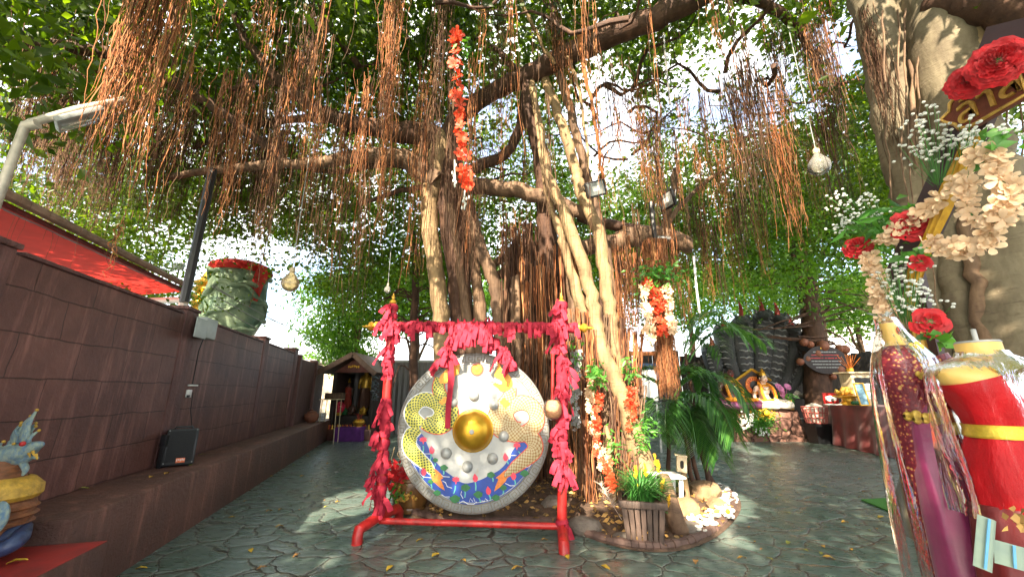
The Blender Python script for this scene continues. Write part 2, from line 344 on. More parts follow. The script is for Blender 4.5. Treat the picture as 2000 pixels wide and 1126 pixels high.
# ---- planting bed round the banyan
BED = [(775, 1000), (835, 1018), (920, 1024), (1010, 1024), (1100, 1028), (1150, 1050), (1205, 1068), (1270, 1078), (1340, 1073), (1400, 1048), (1438, 1012), (1448, 985), (1436, 965), (1405, 950)]
bed = [gnd(*p) for p in BED] + [Vector((2.2, 8.2, 0)), Vector((0.8, 9.0, 0)), Vector((-0.8, 8.6, 0)), Vector((-1.5, 7.2, 0)), Vector((-1.5, 6.0, 0))]
bedc = sum(bed, Vector()) / len(bed)
bedl = smoothpath(bed + [bed[0]], 5)[:-1]
b = MB(); rings = []
for k_, (sc_, z) in enumerate(((1.0, 0.004), (0.97, 0.03), (0.85, 0.05), (0.6, 0.09), (0.3, 0.12))):
    for p in bedl:
        q = bedc + (p - bedc) * sc_; b.v.append((q.x, q.y, z + random.uniform(-.012, .012) * (k_ > 0)))
n_ = len(bedl)
for i in range(4):
    for j in range(n_): b.f.append([i * n_ + j, i * n_ + (j + 1) % n_, (i + 1) * n_ + (j + 1) % n_, (i + 1) * n_ + j]); b.m.append(0)
b.f.append([4 * n_ + j for j in range(n_)]); b.m.append(0)
M['soil'] = mat('bed_soil', (0.11, 0.065, 0.04), 0.95, 0.6, 6, 0.9, bdist=0.03)
tag(b.build('soil_bed', M['soil']), kind='structure')
b = MB()
for j in range(n_):
    p0, p1 = bedl[j], bedl[(j + 1) % n_]
    if p0.y > 7.5: continue
    q0 = bedc + (p0 - bedc) * 0.955; q1 = bedc + (p1 - bedc) * 0.955
    b.tube([q0 + Vector((0, 0, .03)), q1 + Vector((0, 0, .03))], [0.042 + random.uniform(0, .012), 0.042], 7)
M['kerb'] = mat('kerb_concrete', (0.12, 0.07, 0.055), 0.8, 0.4, 10, 0.5)
tag(b.build('bed_kerb', M['kerb']), 'curved low brown kerb edging the soil bed around the banyan', 'kerb')
# ================================================================ TREES
def bark(name, c1, c2, c3, scale=3.0):
    m, t, b = new_mat(name); L = t.links; tc = N(t, 'TexCoord')
    mp = N(t, 'Mapping'); mp.inputs['Scale'].default_value = (2.2, 2.2, 0.7); L.new(tc.outputs['Object'], mp.inputs[0])
    n1 = N(t, 'TexNoise', Scale=scale, Detail=7.0, Roughness=0.65); L.new(mp.outputs[0], n1.inputs[0])
    mp2 = N(t, 'Mapping'); mp2.inputs['Scale'].default_value = (1, 1, 6); L.new(tc.outputs['Object'], mp2.inputs[0])
    n2 = N(t, 'TexNoise', Scale=5.0, Detail=6.0, Roughness=0.7); L.new(mp2.outputs[0], n2.inputs[0])
    n3 = N(t, 'TexNoise', Scale=26.0, Detail=6.0, Roughness=0.7); L.new(tc.outputs['Object'], n3.inputs[0])
    c = ramp(t, n1.outputs[0], [(0.25, c3), (0.5, c2), (0.7, c1)])
    c = mixc(t, ramp(t, n2.outputs[0], [(0.55, (0, 0, 0)), (0.66, (0.55, 0.55, 0.55))]), c, c3)
    c = mixc(t, ramp(t, n3.outputs[0], [(0.66, (0, 0, 0)), (0.72, (0.5, 0.5, 0.5))]), c, tuple(min(1, x * 1.5) for x in c1))
    L.new(c, b.inputs['Base Color']); b.inputs['Roughness'].default_value = 0.75; b.inputs['Specular IOR Level'].default_value = 0.3
    h = mixc(t, 0.4, n2.outputs[0], n3.outputs[0]); h = mixc(t, 0.4, h, n1.outputs[0]); bump(t, b, h, 0.8, 0.03); return m
M['barkpale'] = bark('pale_bark', (0.42, 0.29, 0.15), (0.28, 0.19, 0.10), (0.11, 0.07, 0.04))
M['barkmid'] = bark('mid_bark', (0.27, 0.17, 0.10), (0.17, 0.105, 0.065), (0.065, 0.038, 0.026))
M['barkdark'] = bark('dark_bark', (0.16, 0.085, 0.055), (0.085, 0.045, 0.03), (0.035, 0.02, 0.015))
M['barkgrey'] = bark('grey_bark', (0.27, 0.225, 0.15), (0.19, 0.155, 0.10), (0.085, 0.062, 0.042), 2.0)
def root_mat(name, cols):
    m, t, b = new_mat(name); L = t.links; g = N(t, 'NewGeometry'); tc = N(t, 'TexCoord'); nz = N(t, 'TexNoise', Scale=6.0, Detail=5.0); L.new(tc.outputs['Object'], nz.inputs[0])
    a = N(t, 'Math', operation='MULTIPLY_ADD'); L.new(nz.outputs[0], a.inputs[0]); a.inputs[1].default_value = 0.5; L.new(g.outputs['Random Per Island'], a.inputs[2]); s_ = N(t, 'Math', operation='SUBTRACT'); L.new(a.outputs[0], s_.inputs[0]); s_.inputs[1].default_value = 0.25
    L.new(ramp(t, s_.outputs[0], [(i / (len(cols) - 1), c) for i, c in enumerate(cols)]), b.inputs['Base Color']); b.inputs['Roughness'].default_value = 0.85; b.inputs['Specular IOR Level'].default_value = 0.2; return m
M['root'] = root_mat('aerial_root', [(0.07, 0.034, 0.022), (0.22, 0.085, 0.040), (0.40, 0.140, 0.052), (0.30, 0.15, 0.075), (0.50, 0.24, 0.10)])
M['rootdark'] = root_mat('shaded_aerial_root', [(0.04, 0.022, 0.016), (0.11, 0.052, 0.033), (0.16, 0.085, 0.05), (0.20, 0.13, 0.08)])  # darker copy of the root colour, with shade painted into it
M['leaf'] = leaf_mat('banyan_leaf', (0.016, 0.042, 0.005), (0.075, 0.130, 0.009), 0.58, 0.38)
M['leafbright'] = leaf_mat('fresh_backlit_leaf', (0.035, 0.105, 0.015), (0.12, 0.24, 0.03), 0.5, 0.45)  # fresh green leaves, with a backlit brightness put into the colour
M['leafdark'] = leaf_mat('dark_leaf', (0.010, 0.035, 0.010), (0.03, 0.08, 0.018), 0.25, 0.4)  # deeper green leaf tone
def leaf_faces(C, size, aspect=0.5, droop=0.55, fold=0.18, dirs=None):
    """C: (n,3) leaf bases. Returns vertices and triangles of folded pointed leaves."""
    n = len(C); az = RNG.uniform(0, 2 * np.pi, n); el = -np.abs(RNG.normal(droop, 0.45, n))
    D = np.stack([np.cos(az) * np.cos(el), np.sin(az) * np.cos(el), np.sin(el)], 1) if dirs is None else dirs
    ra = RNG.normal(size=(n, 3)); ra[:, 2] *= 0.25; S = np.cross(D, ra); S /= np.linalg.norm(S, axis=1, keepdims=True) + 1e-9
    U = np.cross(S, D); L_ = (size * RNG.uniform(0.65, 1.3, n))[:, None]; Wd = L_ * aspect * 0.5
    a = C; m = C + D * L_ * 0.45; tip = C + D * L_ - U * L_ * 0.10; l = m + S * Wd + U * L_ * fold * 0.5; r = m - S * Wd + U * L_ * fold * 0.5
    V = np.stack([a, l, tip, r], 1).reshape(-1, 3); i = np.arange(n)[:, None] * 4
    return V, np.concatenate([i + [0, 2, 1], i + [0, 3, 2]], 0)
def px_of(P):                                           # where points fall in the 2000 px picture
    d = P - np.array([0, 0, CH]); c, s = math.cos(TH), math.sin(TH)
    x = d[:, 0]; up = -d[:, 1] * s + d[:, 2] * c; f = d[:, 1] * c + d[:, 2] * s; f = np.where(f < 0.05, 0.05, f)
    return np.stack([1000 + FPX * x / f, 563 - FPX * up / f], 1)
# places the afternoon sun reaches in the photograph: the crown is open along these lines
SUNV = np.array(SUN_FROM)
LIT = []
def lit(px, py, Y, r, sz=None): LIT.append((np.array(at(px, py, Y)), r))
def litg(px, py, r): LIT.append((np.array(gnd(px, py)), r))
for px, py, Y, r in [(845, 470, 7.0, .35), (950, 560, 6.8, .3), (848, 600, 7, .3), (905, 690, 4.7, .30), (1000, 730, 4.7, .30), (930, 740, 4.7, .26), (1035, 770, 4.7, .22),
                     (1135, 560, 6.0, .5), (1165, 640, 6.0, .5), (1195, 560, 6, .4), (1200, 700, 5.9, .4), (1215, 780, 5.8, .45), (1240, 860, 5.7, .45), (1120, 470, 6, .35), (1185, 480, 6, .3), (1110, 610, 4.6, .25), (1180, 850, 5.6, .35), (1170, 930, 5.3, .3),
                     (760, 640, 4.7, .2), (750, 720, 4.7, .2), (1100, 720, 4.6, .22), (1100, 830, 4.6, .2), (1100, 930, 4.6, .2), (1330, 950, 5.3, .22), (1350, 1000, 5.1, .25), (1400, 985, 5.6, .35), (1425, 965, 5.9, .35), (1380, 1010, 5.2, .25), (1290, 620, 5.3, .25), (1300, 720, 5.3, .2),
                     (210, 60, 3.4, .35), (205, 200, 3.3, .4), (240, 120, 3.4, .3), (330, 260, 4, .2), (410, 330, 4.2, .2), (740, 120, 4.6, .25), (750, 60, 4.5, .25), (900, 250, 4.4, .25), (895, 150, 4.4, .2), (905, 330, 4.4, .2),
                     (1260, 350, 6.2, .35), (1400, 300, 6.2, .2), (1530, 420, 6, .25), (1740, 250, 4.3, .25), (1850, 80, 3.9, .25), (1600, 330, 6.5, .2), (1500, 780, 12.7, .5), (1260, 940, 4.6, .25), (1235, 1010, 4.4, .15), (30, 260, 4.0, .2)]: lit(px, py, Y, r)
for px, py, r in [(580, 1000, .42), (690, 978, .5), (630, 990, .4), (1480, 878, .5), (1540, 885, .3), (760, 960, .3), (1430, 1050, .15)]: litg(px, py, r)
def sunlit(P, scale=1.0):                                # True where a leaf would stand in one of those sunbeams
    hit = np.zeros(len(P), bool)
    for T, r in LIT:
        d = P - T; tt = d @ SUNV; q = d - tt[:, None] * SUNV
        hit |= (tt > 0.25) & (np.einsum('ij,ij->i', q, q) < (r * scale) ** 2)
    return hit
# openings of the crown through which the sky shows (px, py, rx, ry, share of leaves taken away)
GAPS = [(1185, 230, 75, 120, .93), (1440, 165, 140, 105, .93), (1640, 90, 70, 70, .95), (300, 45, 50, 45, .85), (570, 240, 45, 35, .7), (950, 200, 60, 45, .6), (880, 430, 200, 60, .35), (1150, 330, 40, 60, .7), (1560, 170, 70, 80, .7), (1330, 230, 60, 70, .7),
        (470, 520, 190, 75, .93), (560, 600, 90, 70, .97), (330, 490, 90, 70, .7), (450, 440, 120, 40, .6), (640, 650, 60, 40, .97), (1480, 635, 120, 45, .95), (180, 450, 150, 40, .3), (1350, 590, 140, 40, .8), (1000, 560, 70, 45, .7), (1640, 560, 70, 50, .6), (980, 440, 60, 60, .6)]
def gap_keep(P):
    q = px_of(P); keep = np.ones(len(P), bool); u = RNG.random(len(P))
    for gx, gy, rx, ry, k in GAPS:
        d = ((q[:, 0] - gx) / rx) ** 2 + ((q[:, 1] - gy) / ry) ** 2
        keep &= ~((u < k * np.clip(1.5 - d, 0, 1)))
    return keep
def clumps(n, boxes, sig, per):
    out = []
    for (x0, x1, y0, y1, z0, z1), share in boxes:
        k = int(n * share); c = np.stack([RNG.uniform(x0, x1, k), RNG.uniform(y0, y1, k), RNG.uniform(z0, z1, k)], 1); out.append(c)
    C = np.concatenate(out); S = RNG.normal(size=(len(C), per, 3)) * np.array(sig) * RNG.uniform(0.5, 1.2, (len(C), 1, 1))
    return (C[:, None, :] + S).reshape(-1, 3), C
def wobpath(p0, p1, n, amp):
    p0, p1 = Vector(p0), Vector(p1); ax = (p1 - p0).orthogonal().normalized(); bx = (p1 - p0).normalized().cross(ax)
    ph = [random.uniform(0, 6.28) for _ in range(4)]
    return [p0.lerp(p1, i / n) + (ax * math.sin(i / n * 5 + ph[0]) + bx * math.sin(i / n * 6.5 + ph[1]) + ax * .4 * math.sin(i / n * 17 + ph[2])) * amp * math.sin(math.pi * min(1, i / n * 1.2 + .05)) for i in range(n + 1)]
def strands(tops, lens, rad, wig=0.05, seg=16, conv=None, sides=3):
    """hanging roots as thin wavy three-sided tubes; conv pulls the lower ends towards a line"""
    tops = np.asarray(tops, float); K = len(tops); lens = np.broadcast_to(np.asarray(lens, float), (K,)); n = seg + 1; t = np.linspace(0, 1, n)
    rad = np.broadcast_to(np.asarray(rad, float), (K,))
    X = np.cumsum(np.cumsum(RNG.normal(size=(K, n, 2)), 1), 1); X -= X[:, :1]; X -= t[None, :, None] * 0.5 * X[:, -1:]
    X = X / (np.abs(X).max((1, 2), keepdims=True) + 1e-6) * wig * (lens[:, None, None] ** 0.7) * RNG.uniform(.3, 1.2, (K, 1, 1))
    X = X + RNG.normal(size=(K, n, 2)) * 0.006
    fq = RNG.uniform(4, 16, (K, 1, 2)); X = X + np.sin(t[None, :, None] * fq + RNG.uniform(0, 6.28, (K, 1, 2))) * RNG.uniform(.004, .022, (K, 1, 2)) * np.clip(t * 4, 0, 1)[None, :, None]
    P = np.zeros((K, n, 3)); P[:, :, :2] = tops[:, None, :2] + X; P[:, :, 2] = tops[:, None, 2] - t[None, :] * lens[:, None]
    if conv is not None:
        cx, k = conv; f = (k * np.clip(t * 1.2, 0, 1) ** 1.3)[None, :, None]; P[:, :, :2] = P[:, :, :2] * (1 - f) + (np.asarray(cx)[None, None, :2] + X * 0.9) * f
    r = rad[:, None] * (1.0 - 0.6 * t)[None, :] * RNG.uniform(.8, 1.25, (K, n)); an = np.arange(sides) * 2 * np.pi / sides
    V = P[:, :, None, :].repeat(sides, 2); V[..., 0] += r[..., None] * np.cos(an); V[..., 1] += r[..., None] * np.sin(an)
    idx = np.arange(K * n * sides).reshape(K, n, sides); a = idx[:, :-1]; b_ = idx[:, 1:]
    F = np.stack([a, np.roll(a, -1, 2), np.roll(b_, -1, 2), b_], -1).reshape(-1, 4)
    return V.reshape(-1, 3), F
# ---------------------------------------------------------------- the great banyan
ban = thing('banyan_tree', 'great banyan with many pale stems, thick limbs and curtains of hanging roots behind the gong', 'tree', (0.6, 6.6, 0))
def limb(name, pts, widths, m, k=6, n=10, wob=.06, parent=None, jit=0.012):
    """pts: (px, py, Y) along the limb; widths in picture px"""
    P = [at(*p) for p in pts]; rr = [w_ * 0.5 * mscale(p[2], p[1]) for p, w_ in zip(pts, widths)]
    path = smoothpath(P, k); rad = lerp_list(rr, len(path)); path = [p + Vector((random.gauss(0, jit), random.gauss(0, jit), random.gauss(0, jit))) for p in path]
    b = MB(); b.tube(path, rad, n, wob=wob); return b.build(name, m, parent or ban, smooth=60)
bark_l = [
 ('trunk', [(835, 1000, 7.0), (862, 780, 7.0), (862, 630, 7.0), (850, 520, 7.0), (838, 420, 7.0), (846, 350, 6.9), (868, 270, 6.8)], [60, 38, 33, 32, 33, 38, 50], 'barkpale'),
 ('trunk', [(905, 1000, 7.3), (905, 800, 7.3), (903, 640, 7.3), (893, 520, 7.2), (880, 400, 7.1), (872, 280, 6.9)], [90, 60, 48, 46, 52, 64], 'barkdark'),
 ('trunk', [(965, 1000, 7.1), (938, 800, 7.1), (915, 640, 7.1), (895, 500, 7.0), (882, 400, 6.9)], [30, 22, 20, 16, 14], 'barkmid'),
 ('trunk', [(948, 1000, 7.2), (940, 800, 7.2), (938, 640, 7.2), (932, 560, 7.2), (915, 440, 7.1), (896, 330, 7.0)], [50, 40, 30, 22, 20, 22], 'barkmid'),
 ('trunk', [(1010, 900, 6.6), (992, 760, 6.7), (979, 640, 6.8), (964, 550, 6.8), (938, 480, 6.8), (915, 410, 6.8), (893, 340, 6.8)], [38, 32, 30, 26, 25, 26, 30], 'barkmid'),
 ('limb', [(862, 300, 6.8), (900, 225, 6.7), (965, 180, 6.5), (1035, 145, 6.2), (1110, 105, 5.9), (1200, 68, 5.5), (1300, 25, 5.1), (1420, -45, 4.7)], [40, 36, 33, 38, 40, 42, 46, 50], 'barkdark'),
 ('limb', [(872, 280, 6.9), (820, 262, 6.7), (740, 252, 6.4), (660, 232, 6.2), (590, 195, 5.9), (520, 130, 5.6), (470, 60, 5.4), (440, -30, 5.2)], [56, 46, 36, 30, 24, 18, 14, 12], 'barkdark'),
 ('limb', [(858, 360, 6.9), (812, 322, 6.8), (757, 303, 6.6), (686, 308, 6.5), (610, 318, 6.5), (530, 322, 6.6), (430, 330, 6.8), (330, 345, 7.0)], [48, 40, 32, 26, 22, 18, 16, 12], 'barkmid'),
 ('limb', [(560, 318, 6.6), (500, 270, 6.3), (430, 215, 6.0), (350, 165, 5.7), (260, 120, 5.4), (150, 95, 5.1), (40, 85, 4.9), (-80, 80, 4.8)], [16, 17, 19, 21, 22, 24, 26, 28], 'barkdark'),
 ('limb', [(900, 358, 6.9), (960, 366, 6.8), (1030, 376, 6.7), (1090, 397, 6.6), (1148, 422, 6.5)], [34, 32, 30, 28, 26], 'barkmid'),
 ('limb', [(905, 345, 7.0), (940, 322, 7.0), (988, 300, 6.9), (1014, 252, 6.7), (1024, 200, 6.5), (1036, 150, 6.2)], [24, 22, 20, 19, 20, 22], 'barkdark'),
 ('limb', [(880, 360, 7.0), (820, 365, 7.1), (760, 380, 7.3), (700, 400, 7.6)], [14, 12, 9, 6], 'barkdark'),
 ('limb', [(540, 310, 7.5), (640, 335, 7.4), (760, 322, 7.2), (860, 330, 7.0)], [9, 10, 12, 14], 'barkdark'),
 ('limb', [(1095, 110, 6.0), (1085, 50, 6.0), (1060, -40, 6.0)], [26, 24, 22], 'barkdark'),
 ('limb', [(1020, 150, 6.3), (960, 90, 6.6), (900, 70, 6.8), (820, 60, 7.0)], [14, 12, 10, 8], 'barkdark'),
 ('limb', [(640, 230, 6.2), (560, 235, 6.6), (480, 250, 7.2), (380, 290, 8.0)], [18, 14, 12, 8], 'barkdark'),
 ('trunk', [(1105, 1010, 7.2), (1098, 800, 7.2), (1080, 600, 7.2), (1068, 450, 7.0), (1060, 330, 6.7), (1040, 240, 6.4), (1026, 140, 6.2)], [110, 62, 44, 38, 34, 28, 22], 'barkdark'),
 ('trunk', [(1270, 960, 5.7), (1238, 850, 5.8), (1210, 760, 5.85), (1180, 690, 5.9), (1166, 640, 5.95), (1150, 560, 6.0), (1115, 450, 6.0), (1093, 392, 6.0), (1068, 330, 6.0), (1050, 230, 6.1), (1036, 150, 6.2)], [50, 38, 31, 28, 27, 26, 25, 21, 17, 14, 12], 'barkpale'),
 ('trunk', [(1205, 900, 6.05), (1180, 760, 6.1), (1152, 650, 6.1), (1135, 600, 6.1), (1120, 545, 6.1), (1096, 460, 6.1), (1072, 390, 6.2), (1062, 320, 6.3)], [34, 28, 25, 24, 20, 17, 14, 12], 'barkpale'),
 ('trunk', [(1250, 900, 5.95), (1222, 800, 6.0), (1203, 690, 6.0), (1192, 608, 6.05), (1178, 512, 6.1), (1163, 438, 6.1), (1140, 390, 6.15), (1126, 338, 6.2), (1106, 270, 6.2), (1076, 185, 6.2), (1052, 130, 6.2)], [40, 32, 27, 26, 25, 24, 23, 22, 20, 19, 18], 'barkpale'),
 ('trunk', [(1265, 920, 6.5), (1225, 760, 6.5), (1195, 560, 6.5), (1170, 430, 6.4), (1140, 320, 6.3), (1112, 213, 6.2), (1090, 128, 6.1)], [26, 22, 20, 18, 17, 17, 18], 'barkmid'),
 ('trunk', [(1200, 1010, 5.4), (1192, 900, 5.6), (1182, 800, 5.9)], [14, 11, 8], 'barkpale'),
 ('trunk', [(1150, 1000, 6.0), (1135, 860, 6.2), (1128, 720, 6.4), (1120, 600, 6.5), (1105, 470, 6.5)], [40, 30, 24, 18, 14], 'barkmid'),
 ('trunk', [(1040, 1000, 7.6), (1030, 800, 7.6), (1035, 620, 7.5), (1050, 480, 7.4)], [70, 44, 32, 28], 'barkdark'),
 ('limb', [(950, 520, 8.6), (1002, 497, 8.6), (1047, 482, 8.5), (1104, 485, 8.4), (1180, 478, 8.3), (1240, 462, 8.2), (1300, 465, 8.1), (1350, 480, 8.0)], [14, 18, 24, 30, 34, 42, 40, 28], 'barkmid'),
 ('limb', [(960, 540, 8.8), (1010, 528, 8.8), (1060, 520, 8.8), (1120, 505, 8.7)], [14, 24, 34, 30], 'barkdark'),
 ('limb', [(1290, 460, 8.1), (1330, 400, 8.0), (1400, 340, 7.9), (1480, 300, 7.8)], [14, 9, 7, 5], 'barkmid'),
 ('limb', [(1295, 450, 8.1), (1310, 390, 8.1), (1322, 330, 8.1)], [12, 14, 14], 'barkmid'),
 ('limb', [(1250, 450, 8.2), (1200, 440, 8.3), (1130, 425, 8.5)], [20, 22, 18], 'barkdark'),
 ('limb', [(1045, 500, 8.5), (1068, 560, 8.0), (1085, 615, 7.6)], [12, 13, 12], 'barkmid'),
 ('limb', [(1330, -30, 4.9), (1450, -10, 5.2), (1530, 30, 5.6), (1580, 90, 6.0), (1600, 150, 6.3)], [30, 24, 18, 12, 6], 'barkdark'),
 ('limb', [(820, 130, 6.5), (790, 60, 6.3), (770, -40, 6.0)], [12, 12, 12], 'barkdark'),
 ('limb', [(700, 130, 6.0), (640, 40, 5.6), (610, -60, 5.3)], [12, 14, 16], 'barkdark'),
]
for nm, pts, wd, mk in bark_l: limb(nm, pts, wd, M[mk])
# pale roots hanging loose from the big limb
for pts, wd in [([(1012, -20, 5.3), (1035, 40, 5.5), (1060, 90, 5.7), (1085, 125, 5.8)], [9, 9, 8, 7]), ([(1045, 170, 5.9), (1050, 260, 5.9), (1062, 340, 5.9), (1085, 400, 5.95)], [7, 6, 6, 6]), ([(1130, 60, 5.6), (1140, 130, 5.6), (1165, 260, 5.7), (1180, 370, 5.8)], [10, 8, 6, 5]),
                ([(1108, 110, 5.7), (1135, 200, 5.8), (1150, 330, 5.8), (1175, 400, 5.8)], [7, 6, 5, 4])]:
    limb('aerial_root', pts, wd, M['barkpale'] if wd[0] < 10 else M['root'], n=6, wob=.1)
# dark mass of fused old stems inside the cluster
for i in range(46):
    px = random.uniform(985, 1240); Y = random.uniform(6.5, 7.6); g0 = at(px, 900, Y); g0.z = 0; g0.y += .2
    b = MB(); b.tube(wobpath(g0, at(px - random.uniform(-10, 30), random.uniform(480, 620), Y), 14, .06), lerp_list([random.uniform(.05, .11), random.uniform(.03, .05)], 15), 7, wob=.1); b.build('stem', M['barkdark' if i % 3 else 'barkmid'], ban, smooth=60)
# roots reaching the ground round the right hand cluster: strands fused into curtains
for i in range(26):                                      # shaded curtain behind the gong
    px = random.uniform(985, 1125); Y = random.uniform(6.4, 7.2); top = at(px, random.uniform(430, 620), Y); K = 12; gx = gnd(px + random.uniform(-10, 25), random.uniform(938, 965))
    V, F = strands(np.array([[top.x + random.gauss(0, .06), top.y + random.gauss(0, .06), top.z] for _ in range(K)]), top.z - .03, RNG.uniform(.005, .014, K), .05, 18, conv=((gx.x, gx.y), .7), sides=4)
    npmesh('aerial_root', V, F, M['rootdark' if i % 3 else 'root'], ban, smooth=True)
for i in range(34):
    a_ = random.uniform(0, 1); px = 1105 + a_ * 150; top = at(px + random.uniform(-12, 6), random.uniform(600, 760), 5.95); gx = gnd(1120 + a_ * 130 + random.uniform(-15, 15), random.uniform(965, 1010))
    K = 9; tops = np.array([[top.x + random.gauss(0, .05), top.y + random.gauss(0, .06), top.z] for _ in range(K)])
    V, F = strands(tops, top.z - .03, RNG.uniform(.005, .014, K), .05, 18, conv=((gx.x, gx.y), .85), sides=4)
    npmesh('aerial_root', V, F, M[('root', 'rootdark', 'root', 'barkmid')[i % 4]], ban, smooth=True)
# ---- hanging root bunches: (lower end px, py, Y, length, spread, strands, convergence, tone)
HANG = [(205, 300, 3.3, 2.6, .10, 36, .35, 0), (175, 330, 3.3, 2.4, .08, 20, .4, 0), (235, 280, 3.4, 2.2, .08, 24, .3, 0), (150, 385, 3.2, 2.0, .06, 12, .5, 0), (182, 255, 3.2, 1.8, .10, 20, .25, 0),
        (245, 400, 3.4, 2.2, .06, 16, .5, 0), (270, 300, 3.5, 2.2, .06, 12, .5, 0), (300, 180, 3.6, 1.8, .09, 26, .3, 0), (335, 370, 4.0, 1.6, .03, 6, .5, 0), (385, 415, 4.2, 2.0, .05, 12, .5, 0), (435, 400, 4.2, 1.7, .08, 26, .6, 0), (425, 470, 4.2, 1.2, .04, 8, .6, 0),
        (300, 395, 3.7, 2.0, .05, 8, .4, 0), (215, 520, 4.0, .5, .02, 8, .0, 0), (500, 95, 3.9, .8, .08, 18, .3, 0), (415, 90, 3.9, .7, .03, 5, .4, 0),
        (560, 340, 4.6, 2.0, .06, 16, .4, 0), (585, 230, 4.6, 1.8, .13, 48, .4, 1), (600, 400, 4.8, 1.5, .05, 14, .4, 0), (690, 545, 5.4, 2.2, .05, 14, .4, 0), (645, 480, 5.2, 1.9, .07, 20, .4, 1), (655, 610, 5.6, 2.2, .05, 10, .4, 1), (690, 400, 4.8, 2.0, .08, 22, .4, 0),
        (745, 250, 4.5, 2.4, .10, 60, .3, 0), (740, 470, 4.9, 1.9, .08, 34, .5, 0), (750, 330, 4.6, 1.6, .06, 20, .5, 0), (725, 400, 5.0, 2.0, .06, 18, .3, 1), (790, 560, 5.4, 2.2, .06, 16, .4, 0), (830, 420, 5.6, 2.0, .05, 12, .3, 1), (815, 330, 5.2, 1.8, .06, 12, .3, 0), (855, 200, 4.9, 2.2, .08, 40, .2, 1),
        (430, 490, 8.5, 2.6, .25, 60, .2, 1), (470, 520, 8.2, 2.6, .18, 50, .2, 1), (500, 470, 8.0, 2.6, .2, 60, .3, 1), (395, 440, 7.6, 2.2, .18, 50, .3, 1), (250, 420, 7.0, 2.0, .2, 50, .3, 1), (290, 470, 7.0, 2.0, .16, 40, .3, 1), (540, 440, 7.5, 2.2, .2, 55, .3, 1), (575, 520, 7.4, 2.4, .12, 30, .3, 1), (610, 540, 7.2, 2.4, .14, 34, .3, 1),
        (330, 330, 6.4, 1.6, .2, 40, .3, 1), (470, 360, 6.8, 1.6, .2, 46, .3, 1), (60, 260, 5.0, 1.6, .25, 60, .2, 1), (110, 330, 5.2, 1.8, .2, 50, .2, 1), (20, 330, 5.0, 1.6, .2, 40, .2, 1), (660, 350, 6.2, 1.4, .16, 40, .3, 1), (540, 250, 5.8, 1.5, .15, 40, .3, 1),
        (905, 620, 6.4, 2.6, .10, 26, .2, 1), (885, 520, 6.5, 2.2, .10, 30, .3, 1), (930, 480, 6.4, 2.0, .10, 22, .3, 1), (980, 340, 6.2, 1.6, .06, 14, .3, 0), (960, 240, 5.8, 1.4, .09, 26, .3, 1), (975, 110, 5.4, 1.2, .14, 40, .3, 1), (1000, 590, 7.0, 1.6, .08, 18, .2, 0), (1060, 640, 7.6, 1.8, .16, 50, .15, 0), (1040, 700, 7.2, 2.0, .12, 40, .1, 1), (1075, 760, 7.0, 2.4, .12, 40, .1, 1), (1020, 640, 8.2, 1.6, .3, 70, .1, 1), (1080, 600, 8.0, 1.3, .25, 70, .1, 1),
        (1090, 170, 5.6, 1.8, .10, 24, .3, 0), (1115, 240, 5.6, 1.6, .05, 10, .3, 0), (1180, 390, 5.8, 1.6, .03, 4, .3, 0), (1215, 640, 7.9, 1.6, .2, 50, .1, 0), (1250, 690, 7.7, 2.0, .22, 60, .15, 0), (1235, 760, 6.8, 2.2, .10, 26, .2, 0),
        (1240, 250, 6.3, .9, .14, 60, .25, 0), (1265, 360, 6.2, 1.4, .14, 60, .3, 0), (1285, 440, 6.2, 1.2, .12, 30, .3, 0), (1215, 330, 6.2, 1.4, .10, 20, .3, 0), (1300, 160, 5.6, 1.2, .12, 24, .3, 1), (1345, 330, 6.0, 1.4, .06, 14, .4, 0), (1390, 345, 6.0, 2.0, .06, 12, .4, 0), (1375, 420, 6.0, 1.2, .06, 14, .5, 0), (1420, 420, 6.0, 1.3, .08, 20, .6, 0), (1450, 360, 6.2, 1.4, .06, 14, .4, 0),
        (1470, 470, 6.3, 3.2, .12, 46, .15, 1), (1510, 440, 6.0, 3.2, .14, 60, .2, 1), (1530, 330, 6.0, 1.6, .12, 44, .3, 0), (1490, 330, 6.1, 1.8, .14, 44, .2, 1), (1560, 480, 6.0, 2.0, .12, 46, .3, 0), (1555, 300, 6.2, 2.6, .12, 46, .2, 1), (1640, 300, 5.4, 2.2, .12, 50, .2, 1), (1655, 420, 5.5, 1.8, .12, 44, .3, 1), (1620, 210, 5.5, 1.8, .12, 44, .25, 1), (1600, 420, 6.4, 1.4, .06, 16, .3, 0),
        (1350, 640, 8.5, 2.2, .08, 18, .3, 0), (1390, 590, 8.6, 2.0, .10, 26, .3, 0), (1420, 640, 8.4, 2.4, .06, 14, .3, 1), (1450, 590, 8.6, 2.2, .06, 14, .3, 0), (1500, 560, 8.8, 2.0, .08, 20, .3, 0), (1370, 520, 8.4, 1.6, .12, 34, .3, 1), (1320, 600, 8.4, 2.0, .12, 34, .2, 0), (1460, 500, 8.6, 1.6, .12, 30, .3, 1)]
for i in range(110):                                     # many thin long strings between the bunches
    px = random.uniform(40, 1680); lo_ = 330 if px < 350 or px > 1450 else 620
    HANG.append((px, random.uniform(240, lo_), random.uniform(4.2, 8.0), random.uniform(1.6, 3.6), random.uniform(.015, .05), random.randint(4, 11), random.uniform(.3, .8), int(random.random() < .4)))
for i in range(30): HANG.append((random.uniform(0, 560), random.uniform(300, 470), random.uniform(5.8, 8.5), random.uniform(1.6, 2.6), random.uniform(.10, .24), random.randint(26, 46), .3, 1))
